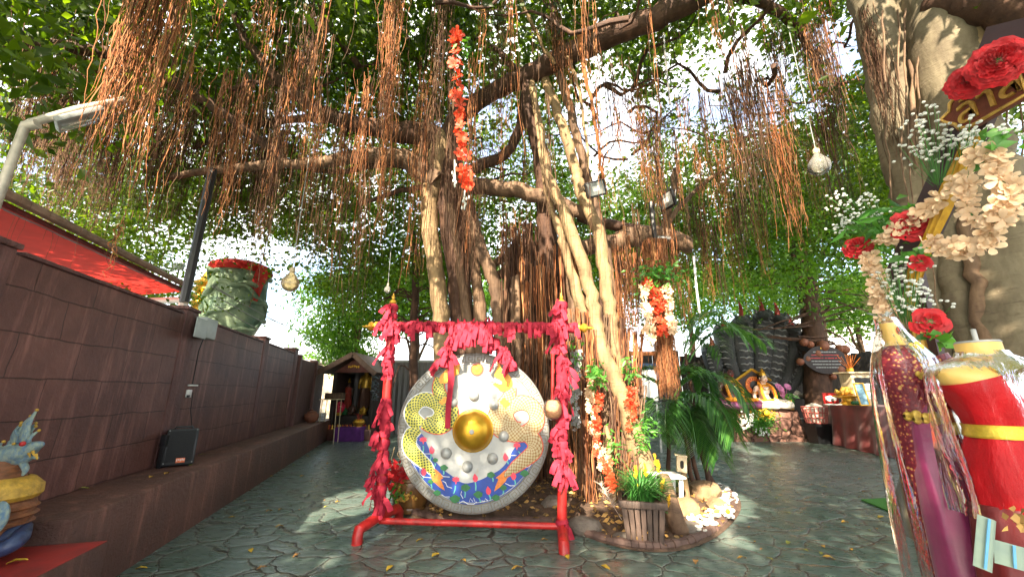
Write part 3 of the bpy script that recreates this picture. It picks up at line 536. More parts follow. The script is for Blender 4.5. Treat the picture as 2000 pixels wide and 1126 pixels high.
HANG += [(1225, 800, 6.3, 2.6, .05, 14, .2, 0), (1245, 720, 6.6, 2.4, .06, 16, .2, 0), (1265, 690, 6.6, 2.6, .05, 12, .2, 1), (1030, 760, 6.9, 2.6, .06, 18, .1, 0), (1060, 860, 6.7, 3.0, .05, 18, .1, 0), (1085, 900, 6.6, 3.0, .05, 16, .1, 0), (1010, 700, 7.0, 2.4, .08, 22, .1, 1), (1340, 700, 7.4, 2.8, .03, 8, .3, 0), (1225, 900, 6.2, 2.4, .06, 20, .2, 0)]
for px, py, Y, ln, sp, K, cv, tone in HANG:
    p = at(px, py, Y); K = int(K * 1.15)
    tops = np.stack([p.x + RNG.normal(0, sp, K) * 1.0, p.y + RNG.normal(0, sp, K), np.full(K, p.z + ln) + RNG.normal(0, .12, K)], 1)
    lens = ln * np.clip(1 - np.abs(RNG.normal(0, .30, K)), .25, 1.0); lens[0] = ln
    if ln < 1.0 and K > 8: lens = ln * RNG.uniform(.6, 1, K)
    V, F = strands(tops, lens, RNG.uniform(.0020, .0075, K) * (1.15 if Y > 6.5 else 1.0), .07, 15, conv=((p.x, p.y), cv))
    npmesh('root_bunch', V, F, M['rootdark' if tone else 'root'], ban, smooth=True)
# fine single roots without number
K = 750; q = np.stack([RNG.uniform(-250, 1720, K), RNG.uniform(60, 560, K)], 1); Yq = RNG.uniform(3.6, 9.0, K); tp = []
for (px, py), Y in zip(q, Yq): tp.append(at(px, py, Y))
tp = np.array(tp); ln = RNG.uniform(.6, 2.2, K); tp[:, 2] += ln; keep = tp[:, 2] < 7.5
V, F = strands(tp[keep], ln[keep], RNG.uniform(.0014, .0034, K)[keep] * (0.7 + 0.08 * Yq[keep]), .05, 12)
tag(npmesh('fine_roots', V, F, M['rootdark'], ban, smooth=True), kind='stuff')
# thick bunch hanging to the height of the palm, flowers tied round it
p = at(1310, 770, 5.3); K = 420
tops = np.stack([p.x - .03 + RNG.uniform(-.14, .14, K), p.y + RNG.uniform(-.12, .12, K), np.full(K, at(1275, 470, 5.3).z)], 1)
V, F = strands(tops, (tops[0, 2] - p.z) * RNG.uniform(.8, 1.03, K), RNG.uniform(.003, .007, K), .035, 18, conv=((p.x, p.y), .32))
npmesh('root_bunch', V, F, M['root'], ban, smooth=True)
# ---- the crown
boxes = [((-9, -1.0, 3.6, 8.5, 7.3, 9.6), .19), ((-1.5, 9, 3.8, 9.0, 7.7, 9.8), .19), ((-15, -2, 8.0, 14.5, 4.6, 9.6), .32), ((-3, 13, 9.5, 16, 5.4, 9.8), .30)]
P, _ = clumps(4500, boxes, (.34, .34, .20), 36)
q = px_of(P); keep = gap_keep(P) & ~sunlit(P) & (P[:, 2] > 3.3) & (np.linalg.norm(P - np.array([0, 0, CH]), axis=1) > 3.4)
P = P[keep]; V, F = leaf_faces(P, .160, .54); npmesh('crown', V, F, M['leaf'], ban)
# unseen leaves added behind and left of the camera to shade the yard
P2, _ = clumps(2000, [((-9, 9, -7, 3.0, 5.6, 7.8), .85), ((-11, -5, -3, 5, 4.6, 7.0), .15)], (.5, .5, .22), 44)
P2 = P2[~sunlit(P2, 1.1)]; V, F = leaf_faces(P2, .17, .62); npmesh('crown', V, F, M['leaf'], ban)
# boughs and twigs carrying the leaves
for i in range(46):
    y0 = random.uniform(4.2, 11); x0 = random.uniform(-8, 8); p0 = Vector((x0, y0, random.uniform(6.6, 7.6))); az = random.uniform(0, 6.28); e = p0 + Vector((math.cos(az) * random.uniform(1.4, 3.0), math.sin(az) * random.uniform(1.0, 2.2), random.uniform(.2, 1.6)))
    b = MB(); pt = wobpath(p0, e, 9, .22); b.tube(pt, lerp_list([random.uniform(.022, .05), .008], 10), 6, wob=.08)
    for k in range(7):
        s0 = pt[random.randint(2, 9)]; d = Vector((random.gauss(0, 1), random.gauss(0, 1), random.gauss(.1, .5))).normalized() * random.uniform(.4, 1.0); b.tube(wobpath(s0, s0 + d, 4, .06), lerp_list([.010, .003], 5), 4)
    b.build('bough', M['barkdark'], ban, smooth=60)
# ---------------------------------------------------------------- right hand banyan stems
rt = thing('old_banyan', 'massive grey banyan stems at the right edge behind the flower decked frame', 'tree', (4.3, 3.9, 0))
for nm, pts, wd, mk in [
 ('trunk', [(1880, 1130, 4.5), (1850, 900, 4.5), (1820, 620, 4.4), (1795, 440, 4.3), (1770, 320, 4.25), (1745, 180, 4.2), (1720, 60, 4.1), (1690, -60, 4.0)], [190, 130, 74, 66, 70, 76, 74, 76], 'barkgrey'),
 ('trunk', [(2060, 1150, 3.9), (2010, 760, 3.9), (1985, 560, 3.9), (1955, 430, 3.9), (1900, 300, 3.85), (1862, 180, 3.8), (1845, 60, 3.7), (1850, -60, 3.6)], [260, 190, 150, 125, 105, 100, 105, 130], 'barkgrey'),
 ('trunk', [(1980, 1120, 4.1), (1920, 760, 4.1), (1880, 600, 4.1), (1862, 520, 4.1), (1850, 420, 4.1), (1838, 300, 4.1), (1810, 120, 3.95), (1785, 40, 3.9)], [90, 60, 48, 46, 48, 55, 50, 40], 'barkgrey'),
 ('trunk', [(1985, 1150, 3.9), (1935, 760, 3.9), (1910, 600, 3.9), (1892, 480, 3.9), (1888, 380, 3.9)], [40, 30, 24, 22, 24], 'barkmid'),
 ('trunk', [(1915, 250, 3.7), (1908, 110, 3.6), (1890, 30, 3.5), (1870, -60, 3.5)], [45, 46, 42, 50], 'barkpale'),
 ('limb', [(1830, 5, 3.6), (1900, 5, 3.4), (2000, 20, 3.2), (2120, 40, 3.1)], [70, 80, 85, 85], 'barkdark'),
 ('limb', [(1830, -10, 3.7), (1780, 25, 3.9), (1740, 10, 4.1), (1690, -40, 4.2)], [34, 30, 40, 50], 'barkdark'),
 ('aerial_root', [(1783, 30, 3.8), (1778, 120, 3.9), (1782, 220, 3.9), (1790, 330, 4.0)], [9, 8, 9, 7], 'barkmid')]: limb(nm, pts, wd, M[mk], parent=rt)
for x0 in (1752, 1765, 1790, 1725, 1960, 1930, 1985):
    limb('aerial_root', [(x0, 20, 3.75), (x0 + 6, 200, 3.8), (x0 + 20, 420, 3.8), (x0 + 50, 640, 3.8)], [3.5, 3, 2.5, 2], M['barkmid'], parent=rt, n=5, jit=.010)
P5, _ = clumps(560, [((1.5, 13, 10, 15.5, 3.9, 7.6), .75), ((-4, 2, 11, 15, 4.2, 7.0), .25)], (.5, .5, .34), 52); P5 = P5[gap_keep(P5) & ~sunlit(P5)]
V, F = leaf_faces(P5, .15, .5); npmesh('crown', V, F, M['leafbright'], ban)  # brighter leaf colour stands in for backlight in this part of the crown
P3, _ = clumps(420, [((4.6, 10, 4.5, 10, 5.6, 8.4), 1.0)], (.45, .45, .22), 50); P3 = P3[gap_keep(P3) & ~sunlit(P3)]
V, F = leaf_faces(P3, .12, .5); npmesh('crown', V, F, M['leaf'], rt)
for pxx, pyy, Yr, ln in [(1760, 300, 4.1, 1.8), (1785, 360, 4.1, 2.0), (1745, 210, 4.0, 1.5)]:
    p = at(pxx, pyy, Yr); K = 40; V, F = strands(np.stack([p.x + RNG.normal(0, .05, K), p.y + RNG.normal(0, .05, K), np.full(K, p.z + ln)], 1), ln * RNG.uniform(.5, 1, K), RNG.uniform(.002, .005, K), .06, 14)
    npmesh('root_bunch', V, F, M['rootdark'], rt, smooth=True)
# ---------------------------------------------------------------- other trees
def tree(name, label, base, h, tr, crown, nl, lsize, lm, group=None, aspect=.4, droop=.7, bk='barkmid', sig=.35, per=60, lean=(0, 0)):
    t_ = thing(name, label, 'tree', base, group); base = Vector(base); b = MB(); top = base + Vector((lean[0], lean[1], h))
    pth = wobpath(base, top, 10, .12); b.tube(pth, lerp_list([tr * 1.5, tr, tr * .8, tr * .5], 11), 9, wob=.05)
    cc = [Vector(c[:3]) + base for c in crown]
    for c in cc:
        s0 = pth[random.randint(4, 8)]; b.tube(wobpath(s0, c, 6, .15), lerp_list([tr * .45, tr * .12], 7), 6)
    b.build('trunk', M[bk], t_, smooth=60); out = []
    for c, cr in zip(cc, crown):
        k = max(3, int(nl / len(crown) / per)); dv = RNG.normal(size=(k, 3)); dv /= np.linalg.norm(dv, axis=1, keepdims=True)
        C = np.array(c) + dv * (np.array(cr[3:6]) * RNG.uniform(.45, 1.0, (k, 1))); out.append((C[:, None, :] + RNG.normal(size=(k, per, 3)) * sig * np.array([1, 1, .7])).reshape(-1, 3))
    P = np.concatenate(out); P = P[P[:, 2] > .3]; P = P[gap_keep(P)] if h > 6.4 else P; V, F = leaf_faces(P, lsize, aspect, droop); npmesh('crown', V, F, M[lm], t_); return t_
p = gnd(660, 800); p = Vector((-4.6, 12.0, 0))
tree('mango_tree', 'bright green drooping leafed tree beyond the end of the left wall', (at(690, 700, 16)[0], 16.0, 0), 5.2, .16, [(-.6, 0, 3.9, 1.3, 1.1, .8), (.7, .2, 4.6, 1.2, 1.0, .9), (-1.2, .2, 5.4, 1.4, 1.1, 1.0), (.6, 0, 6.2, 1.5, 1.2, 1.0), (-.2, 0, 3.0, .8, .8, .5)], 9000, .24, 'leafbright', aspect=.28, droop=.9)
tree('far_tree', 'pale green distant tree low behind the left wall end', (at(600, 700, 30)[0], 30, 0), 3.2, .15, [(0, 0, 3.4, 2.2, 1.4, .9), (-2.5, 0, 3.0, 1.6, 1.2, .7)], 3600, .3, 'leafbright')
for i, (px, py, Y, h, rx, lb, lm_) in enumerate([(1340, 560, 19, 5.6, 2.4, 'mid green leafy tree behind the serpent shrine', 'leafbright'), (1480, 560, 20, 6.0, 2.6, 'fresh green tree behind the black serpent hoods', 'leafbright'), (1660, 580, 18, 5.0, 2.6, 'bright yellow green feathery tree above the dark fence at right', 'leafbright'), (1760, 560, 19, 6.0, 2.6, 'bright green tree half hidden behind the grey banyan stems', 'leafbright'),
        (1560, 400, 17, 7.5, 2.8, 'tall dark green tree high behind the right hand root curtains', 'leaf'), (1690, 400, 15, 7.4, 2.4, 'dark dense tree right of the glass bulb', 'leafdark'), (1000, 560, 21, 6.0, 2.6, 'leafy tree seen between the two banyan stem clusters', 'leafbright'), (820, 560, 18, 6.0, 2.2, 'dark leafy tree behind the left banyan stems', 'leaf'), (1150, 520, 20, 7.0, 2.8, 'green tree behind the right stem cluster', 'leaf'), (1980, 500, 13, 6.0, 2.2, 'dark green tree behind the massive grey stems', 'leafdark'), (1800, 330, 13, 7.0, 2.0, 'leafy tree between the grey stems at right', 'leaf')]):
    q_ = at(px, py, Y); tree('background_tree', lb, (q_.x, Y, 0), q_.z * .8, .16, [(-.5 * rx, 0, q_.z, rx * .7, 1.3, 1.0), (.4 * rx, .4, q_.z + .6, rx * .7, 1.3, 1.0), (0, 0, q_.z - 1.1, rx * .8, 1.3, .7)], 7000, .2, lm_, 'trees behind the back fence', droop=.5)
t5 = thing('gnarled_tree', 'dark leaning tree with round brown fruit beside the black serpent hoods', 'tree', gnd(1600, 815))
limb('trunk', [(1610, 880, 13.2), (1605, 830, 13.2), (1598, 760, 13.2), (1592, 680, 13.2), (1583, 610, 13.2), (1570, 540, 13.1), (1556, 470, 13.0), (1545, 400, 12.9), (1540, 250, 12.6)], [60, 56, 46, 40, 34, 30, 27, 24, 18], M['barkdark'], parent=t5)
for i in range(16):
    a_ = random.uniform(560, 700); limb('branch', [(1588, a_, 13.1), (1588 + random.choice((-1, 1)) * random.uniform(15, 40), a_ + random.uniform(-30, 5), 12.9), (1588 + random.choice((-1, 1, 1)) * random.uniform(50, 130), a_ + random.uniform(-40, 30), 12.7)], [6, 4, 2], M['barkdark'], parent=t5, n=5)
for px, py, r in [(1607, 675, 11), (1570, 668, 8), (1582, 672, 7), (1595, 690, 8), (1640, 680, 8), (1650, 682, 9), (1575, 700, 7), (1563, 706, 7), (1640, 722, 9), (1627, 735, 6)]:
    b = MB(); p = at(px, py, 12.8); b.ball(p, r * mscale(12.8), 12, 8, jit=.05); b.build('fruit', M['clay'], t5)
t6 = thing('slim_tree', 'slim dark trunk with bare twigs behind the left post of the gong stand', 'tree', Vector((at(808, 750, 11).x, 11, 0)))
limb('trunk', [(812, 900, 11), (808, 760, 11), (808, 640, 11), (812, 560, 11), (806, 450, 11)], [20, 18, 16, 14, 10], M['barkdark'], parent=t6)
for i in range(18):
    y0 = random.uniform(560, 760); s_ = random.choice((-1, 1)); limb('branch', [(808, y0, 11), (808 + s_ * 25, y0 - 15, 10.9), (808 + s_ * random.uniform(40, 80), y0 + random.uniform(-30, 30), 10.8)], [4, 3, 2], M['barkdark'], parent=t6, n=5)
# climbing twigs and a second curtain of leaves over the left wall belong to the crown of the banyan
P4, _ = clumps(520, [((-13, -4.2, 7.5, 13, 3.8, 5.6), 1)], (.4, .4, .28), 50); P4 = P4[gap_keep(P4) & ~sunlit(P4)]
V, F = leaf_faces(P4, .11, .5); npmesh('crown', V, F, M['leaf'], ban)
# ================================================================ GONG AND ITS STAND
YG = 4.70
def A(px, py): p = at(px, py, YG); return Vector((p.x, YG, p.z))
def c1(x, y): return A(770 + x / 6.625, 680 + y / 6.625)
def c2(x, y): return A(920 + x / 6.625, 680 + y / 6.625)
def c3(x, y): return A(770 + x / 6.4516, 840 + y / 6.4516)
GX = (A(774, 850).x + A(1074, 850).x) / 2; GR = (A(1074, 850).x - A(774, 850).x) / 2; GZ = (A(924, 689).z + A(924, 1006).z) / 2
GC = Vector((GX, YG, GZ)); FR = Matrix.Translation(GC) @ Matrix.Rotation(R(90), 4, 'X')       # lathe z -> towards the camera
def silver():
    m, t, b = new_mat('hammered_silver'); L = t.links; tc = N(t, 'TexCoord')
    n1 = N(t, 'TexNoise', Scale=3.0, Detail=6.0, Roughness=0.7); L.new(tc.outputs['Object'], n1.inputs[0])
    n2 = N(t, 'TexNoise', Scale=11.0, Detail=7.0, Roughness=0.75); L.new(tc.outputs['Object'], n2.inputs[0])
    vo = N(t, 'TexVoronoi', Scale=26.0); L.new(tc.outputs['Object'], vo.inputs[0])
    c = ramp(t, n1.outputs[0], [(0.3, (0.24, 0.255, 0.26)), (0.7, (0.35, 0.355, 0.34))])
    c = mixc(t, ramp(t, n2.outputs[0], [(0.56, (0, 0, 0)), (0.72, (0.7, 0.7, 0.7))]), c, (0.30, 0.23, 0.13))
    L.new(c, b.inputs['Base Color']); b.inputs['Metallic'].default_value = 0.12
    L.new(ramp(t, n2.outputs[0], [(0.3, (0.26,) * 3), (0.7, (0.44,) * 3)]), b.inputs['Roughness'])
    h = mixc(t, 0.5, n1.outputs[0], vo.outputs[0]); bump(t, b, h, 0.22, 0.012); return m
M['silver'] = silver()
M['boss'] = mat('gold_boss', (0.62, 0.36, 0.03), 0.32, 0.35, 7, 0.1, metal=0.75, col2=(0.46, 0.24, 0.02))
M['bluepaint'] = mat('blue_paint', (0.006, 0.050, 0.31), 0.4, 0.25, 9, 0.05)
M['pinkpaint'] = mat('pink_paint', (0.75, 0.05, 0.10), 0.45, 0.25, 40, 0.05)
M['redline'] = mat('red_outline', (0.60, 0.06, 0.03), 0.5, 0.2, 30, 0.0)
M['orangepaint'] = mat('orange_paint', (0.70, 0.20, 0.03), 0.45, 0.3, 40, 0.1)
M['yellowpaint'] = mat('yellow_paint', (0.80, 0.48, 0.02), 0.4, 0.2, 40, 0.1, col2=(0.75, 0.22, 0.02))
M['greenpaint'] = mat('green_paint', (0.015, 0.14, 0.04), 0.45, 0.3, 30, 0.05)
M['tealpaint'] = mat('teal_paint', (0.10, 0.42, 0.36), 0.45, 0.2, 30, 0.05)
M['whiteline'] = mat('white_outline', (0.72, 0.74, 0.76), 0.5, 0.1, 30, 0.0)
M['tarnish'] = mat('key_pattern_line', (0.22, 0.18, 0.12), 0.5, 0.3, 30, 0.0)
def scales(name, base, dot, thr, sc):
    m, t, b = new_mat(name); L = t.links; uv = N(t, 'UVMap'); mp = N(t, 'Mapping'); mp.inputs['Scale'].default_value = (sc, sc, 1); mp.inputs['Rotation'].default_value = (0, 0, R(45)); L.new(uv.outputs[0], mp.inputs[0])
    vo = N(t, 'TexVoronoi', voronoi_dimensions='2D', Scale=1.0, Randomness=0.12); L.new(mp.outputs[0], vo.inputs['Vector'])
    c = ramp(t, vo.outputs['Distance'], [(thr - .05, dot[0]), (thr + .05, dot[1])] if base is None else [(thr - .04, dot), (thr + .06, base)])
    L.new(c, b.inputs['Base Color']); b.inputs['Roughness'].default_value = 0.4; bump(t, b, vo.outputs['Distance'], 0.4, 0.006); return m
M['greenscale'] = scales('green_scales', (0.55, 0.50, 0.07), (0.012, 0.055, 0.014), 0.34, 34)
M['creamscale'] = scales('cream_scales', (0.26, 0.14, 0.04), (0.44, 0.36, 0.20), 0.42, 34)
st = thing('gong_stand', 'red pipe frame with gold finials carrying the big painted gong', 'stand', (-0.5, 4.7, 0))
YL, YR = 4.76, 4.62
pl_b, pl_t = at(740, 1008, YL), at(767, 600, YL); pr_b, pr_t = at(1098, 1030, YR), at(1097, 600, YR)
for bb, tt in ((pl_b, pl_t), (pr_b, pr_t)):
    b = MB(); b.tube([bb - Vector((0, 0, .03)), tt], .052, 14); ps = b.build('post', M['redpaint'], st)
    b = MB(); b.lathe([(.05, 0), (.055, .01), (.03, .03), (.045, .06), (.035, .085), (.012, .10), (.022, .125), (.004, .18)], 14, Matrix.Translation(tt)); b.build('finial', M['gold'], ps)
b = MB(); e0, e1 = at(737, 637, YL - .02), at(1128, 640, YR - .02); b.tube([e0, e1], .050, 14); tb = b.build('top_bar', M['redpaint'], st)
for e, d in ((e0, (e0 - e1).normalized()), (e1, (e1 - e0).normalized())):
    b = MB(); b.lathe([(.05, -.01), (.058, .0), (.058, .02), (.03, .035), (.058, .07), (.052, .095), (.02, .12), (.018, .14), (.004, .19)], 14, Matrix.Translation(e) @ d.to_track_quat('Z', 'Y').to_matrix().to_4x4()); b.build('finial', M['gold'], tb)
b = MB(); b.tube([at(742, 1016, YL), at(1094, 1027, YR)], .033, 12); b.build('base_bar', M['redpaint'], st)
for bb, fp in ((pl_b, (697, 1062)), (pr_b, (1102, 1080))):
    f = gnd(*fp); knee = Vector((f.x, f.y, bb.z - .02)); back = bb + (bb - knee).normalized() * .45; back.z = bb.z - .02
    b = MB(); b.tube([Vector((back.x, back.y, .0)), back + Vector((0, 0, -.05)), back + (bb - back) * .12, bb, bb.lerp(knee, .8), bb.lerp(knee, .95), knee + Vector((0, 0, -.05)), f], .052, 14)
    b.build('foot', M['redpaint'], st)
# ---- the gong itself
go = thing('gong', 'large silver gong painted with two serpents, lotus pond and a gold centre boss', 'gong', GC)
s = GR
b = MB(); b.lathe([(0.0, .012), (.30 * s, .012), (.84 * s, .010), (.855 * s, .018), (.87 * s, .008), (.93 * s, .002), (.985 * s, -.012), (1.0 * s, -.035), (.985 * s, -.15), (.97 * s, -.15), (.972 * s, -.04), (0, -.02)], 96, FR, close=False); b.build('disc', M['silver'], go, smooth=50)
b = MB(); pr = [(.262 * s, .013), (.268 * s, .02), (.258 * s, .03)]
for i in range(11): a_ = i / 10 * math.pi / 2; pr.append((.25 * s * math.cos(a_), .03 + .15 * math.sin(a_)))
b.lathe(pr, 48, FR, close=False); bo = b.build('boss', M['boss'], go, smooth=60)
b = MB(); b.lathe([(.028, .178), (.022, .184), (0, .186)], 12, FR, close=False); b.build('worn_spot', M['silver'], bo)
FN = Vector((0, -1, 0)); UX = Vector((1, 0, 0)); UZ = Vector((0, 0, 1))
for p in (A(926, 772), A(872, 884), A(913, 910), A(962, 894), A(965, 790), A(984, 851), A(884, 785)):
    b = MB(); pr = [(.060 * math.cos(i / 7 * math.pi / 2) + .001, .012 + .055 * math.sin(i / 7 * math.pi / 2)) for i in range(8)]
    b.lathe([(.066, .011)] + pr, 20, Matrix.Translation((p.x, YG, p.z)) @ Matrix.Rotation(R(90), 4, 'X'), close=False); b.build('small_boss', M['silver'], go, smooth=60)
# key pattern pressed into the rim
b = MB(); NK = 46
for k_ in range(NK):
    a0 = 2 * math.pi * k_ / NK
    def rp(a, r): return GC + Vector((math.sin(a) * r * s, -.001 - .004 - (.006 if r < .93 else (-.002 if r < .96 else -.008)) , math.cos(a) * r * s))
    w_ = 2 * math.pi / NK
    for pth in ([(0, .88), (0, .975), (.72, .975), (.72, .905), (.3, .905), (.3, .945), (.5, .945)], [(0, .88), (.98, .88)]): b.tube([rp(a0 + u * w_, r) for u, r in pth], .0034, 4, flat=1)
b.build('key_pattern', M['tarnish'], go, smooth=0)
def art(name, polys, m, d, parent=go, th=.0022):
    b = MB()
    for pg in polys:
        pg2 = [((p.x - GX), (p.z - GZ)) for p in pg]; ar = sum(pg2[i][0] * pg2[(i + 1) % len(pg2)][1] - pg2[(i + 1) % len(pg2)][0] * pg2[i][1] for i in range(len(pg2)))
        if ar > 0: pg2 = pg2[::-1]
        b.prism(pg2[::-1], (GX, YG - .012, GZ), UX, UZ, FN, d, d + th)
    return b.build(name, m, parent, smooth=0)
def sm(pts, k=4, close=True):
    q = smoothpath(pts + ([pts[0]] if close else []), k); return q[:-1] if close else q
pond = [c3(*p) for p in [(200, 150), (180, 300), (230, 430), (330, 570), (460, 710), (600, 820), (800, 905), (1000, 930), (1200, 890), (1400, 800), (1560, 680), (1690, 510), (1780, 320), (1790, 180), (1700, 80), (1610, 62), (1550, 90), (1540, 180), (1480, 270), (1430, 380), (1330, 490), (1200, 560), (1080, 620), (930, 660), (830, 640), (720, 560), (600, 470), (490, 340), (430, 200), (390, 110), (360, 50), (330, 40), (290, 70)]]
art('lotus_pond', [sm(pond, 3)], M['bluepaint'], .0005)
def serpent(name, pts, widths, m, om, d, out=.010):
    path = smoothpath(pts, 8); wd = lerp_list(widths, len(path)); verts = []; uvs = []; L_ = 0
    def strip(extra, dd, mm, nm, par):
        me_v = []; uvl = []; l_ = 0
        for i, p in enumerate(path):
            if i: l_ += (path[i] - path[i - 1]).length
            t = (path[min(i + 1, len(path) - 1)] - path[max(i - 1, 0)]).normalized(); nn = Vector((-t.z, 0, t.x)); h = wd[i] / 2 + extra
            for j, f in enumerate((-1, -.5, 0, .5, 1)): me_v.append(Vector((p.x, YG - .012 - dd - (.006 * (1 - f * f) if extra == 0 else 0), p.z)) + nn * h * f); uvl.append((l_, (f + 1) * h))
        b = MB(); n5 = 5; b.add(me_v, [[i * n5 + j, (i + 1) * n5 + j, (i + 1) * n5 + j + 1, i * n5 + j + 1] for i in range(len(path) - 1) for j in range(4)])
        o = b.build(nm, mm, par, smooth=60); ul = o.data.uv_layers.new(name='UVMap')
        for lp in o.data.loops: ul.data[lp.index].uv = uvl[lp.vertex_index]
        return o
    body = strip(0, d, m, name, go); strip(out, d - .0012, om, 'outline', body); return body
k1 = 1 / 6.625
serpent('green_serpent', [c1(340, 1000), c1(240, 890), c1(240, 780), c1(330, 680), c1(440, 660), c1(560, 720), c1(600, 830), c1(540, 930), c1(430, 960)], [.16, .16, .155, .15, .15, .15, .14, .13, .12], M['greenscale'], M['whiteline'], .0055)
serpent('green_serpent', [c1(600, 380), c1(575, 500), c1(610, 620), c1(690, 720), c1(745, 830), c1(700, 950), c1(590, 1010), c1(470, 1000), c1(380, 960)], [.11, .13, .14, .15, .15, .15, .15, .13, .10], M['greenscale'], M['redline'], .0085)
serpent('green_serpent', [c3(330, -10), c3(230, 40), c3(195, 140), c3(215, 240), c3(320, 350), c3(430, 450), c3(515, 560)], [.06, .15, .15, .15, .13, .10, .03], M['greenscale'], M['whiteline'], .0070)
serpent('cream_serpent', [c2(690, 1100), c2(820, 1000), c2(850, 870), c2(780, 740), c2(640, 700), c2(500, 760), c2(460, 880), c2(540, 1010), c2(640, 1030)], [.15, .16, .16, .155, .15, .15, .15, .14, .12], M['creamscale'], M['redline'], .0055)
serpent('cream_serpent', [c2(520, 500), c2(500, 600), c2(430, 720), c2(340, 820), c2(310, 940), c2(390, 1050), c2(540, 1100), c2(700, 1110)], [.10, .13, .15, .16, .16, .16, .16, .14], M['creamscale'], M['redline'], .0085)
serpent('cream_serpent', [c3(1500, 20), c3(1650, 35), c3(1760, 130), c3(1765, 250), c3(1650, 360), c3(1520, 460), c3(1390, 570)], [.10, .15, .16, .16, .14, .11, .03], M['creamscale'], M['redline'], .0070)
art('flame_head', [sm([c2(*p) for p in [(330, 160), (345, 230), (300, 350), (380, 400), (400, 445), (280, 455), (340, 500), (370, 540), (430, 552), (500, 530), (535, 450), (505, 360), (430, 280), (395, 270), (375, 200)]], 3)], M['yellowpaint'], .0125)
art('flame_head', [sm([c1(*p) for p in [(790, 180), (830, 150), (850, 220), (840, 320), (800, 350), (700, 440), (600, 450), (590, 380), (620, 330), (700, 250)]], 3)], M['yellowpaint'], .0125)
art('jaw_line', [[c2(*p) for p in [(210, 410), (280, 408), (340, 425), (405, 455), (370, 460), (320, 438), (270, 420)]]], M['whiteline'], .0150)
art('collar', [[c2(*p) for p in [(370, 690), (425, 630), (510, 710), (445, 775)]]], M['yellowpaint'], .0160); art('collar', [[c1(*p) for p in [(580, 690), (670, 615), (720, 680), (620, 730)]]], M['yellowpaint'], .0160)
art('tail_fin', [sm([c3(*p) for p in [(510, 470), (590, 540), (620, 600), (590, 612), (640, 750), (500, 640), (460, 550), (515, 565)]], 2)], M['orangepaint'], .0060); art('tail_fin', [sm([c3(*p) for p in [(1400, 490), (1310, 570), (1280, 595), (1312, 610), (1260, 760), (1400, 640), (1440, 540), (1385, 580)]], 2)], M['orangepaint'], .0060)
def blossom(x, y, r):
    out = []
    for a_ in (-75, -45, -15, 15, 45, 75):
        ca, sa = math.cos(R(a_ + 90)), math.sin(R(a_ + 90)); L_ = r * (1.0 if abs(a_) < 50 else .85)
        out.append([c3(x + dx * ca * L_ - dy * -sa * L_ * .0 + dy * sa * L_, y + 20 - (dx * sa * L_ - dy * ca * L_)) for dx, dy in ((0, 0), (.5, .26), (1.0, 0), (.5, -.26))])
    out.append([c3(x - .25 * r, y + 20), c3(x + .25 * r, y + 20), c3(x, y + 20 + .7 * r)]); return out
bl = []; 
for x, y in ((370, 110), (780, 610), (1545, 180)): bl += blossom(x, y, 62)
for x, y in ((480, 240), (380, 510), (1025, 590), (1405, 330), (1190, 750), (1505, 565)): bl.append(sm([c3(x - 10, y - 55), c3(x + 32, y), c3(x + 12, y + 48), c3(x - 18, y + 46), c3(x - 34, y)], 3))
for i, pg in enumerate(bl): art('lotus', [pg], M['pinkpaint'], .0060 + (i % 3) * .0007)
stems = [((370, 190), (365, 270)), ((470, 290), (455, 370)), ((375, 555), (360, 610)), ((520, 410), (510, 450)), ((620, 490), (625, 550)), ((465, 660), (475, 740)), ((775, 690), (750, 790)), ((893, 740), (890, 840)), ((1022, 640), (1028, 750)), ((1235, 580), (1245, 640)), ((1420, 380), (1435, 420)), ((1565, 260), (1590, 300)), ((1195, 800), (1215, 880)), ((1372, 740), (1372, 800)), ((1515, 615), (1525, 685)), ((1060, 830), (1090, 900))]
for p, q in stems:
    b = MB(); b.ribbon([c3(*p) + FN * .016, c3((p[0] + q[0]) / 2 + 6, (p[1] + q[1]) / 2) + FN * .016, c3(*q) + FN * .016], UX, .014); b.build('lotus_stem', M['tealpaint'], go, smooth=0)
lv = []
for x, y, r in ((520, 370, 36), (630, 465, 50), (465, 640, 38), (900, 715, 60), (1220, 555, 52), (1375, 715, 45), (1640, 535, 55), (1060, 800, 58), (545, 780, 48), (770, 855, 66), (1280, 840, 52)):
    lv.append([c3(x + r * math.cos(a) * (1 + .15 * math.sin(5 * a + x)), y + .72 * r * math.sin(a) * (1 + .15 * math.cos(4 * a))) for a in [i * math.pi / 8 for i in range(16)]])
for i, pg in enumerate(lv): art('lotus_leaf', [pg], M['greenpaint'], .0042 + .0006 * (i % 2))
b = MB()
for pts in ([(220, 400), (300, 400), (330, 470), (330, 540), (370, 580), (470, 590)], [(290, 160), (330, 210), (330, 260), (370, 290), (460, 290)], [(580, 540), (620, 575), (700, 580)], [(610, 630), (650, 650), (670, 700), (730, 720)], [(820, 910), (870, 880), (930, 920), (1000, 925), (1040, 890)], [(1400, 660), (1460, 690), (1520, 690)], [(1600, 450), (1680, 460), (1720, 430)], [(1450, 360), (1470, 310), (1540, 310)], [(850, 760), (840, 800), (870, 850)], [(950, 890), (960, 850), (990, 890), (1000, 840), (1020, 890)], [(600, 800), (640, 830), (700, 830)], [(1100, 880), (1140, 885), (1150, 850), (1180, 880)]):
    b.tube([c3(*p) + FN * .016 for p in pts], .0035, 5)
b.build('ripple_lines', M['whiteline'], go, smooth=0)
p = c2(80, 272); b = MB(); b.lathe([(.075, .012), (.075, .0155), (0, .0155)], 28, Matrix.Translation((p.x, YG, p.z)) @ Matrix.Rotation(R(90), 4, 'X'), close=False); su = b.build('sun_disc', M['redline'], go)
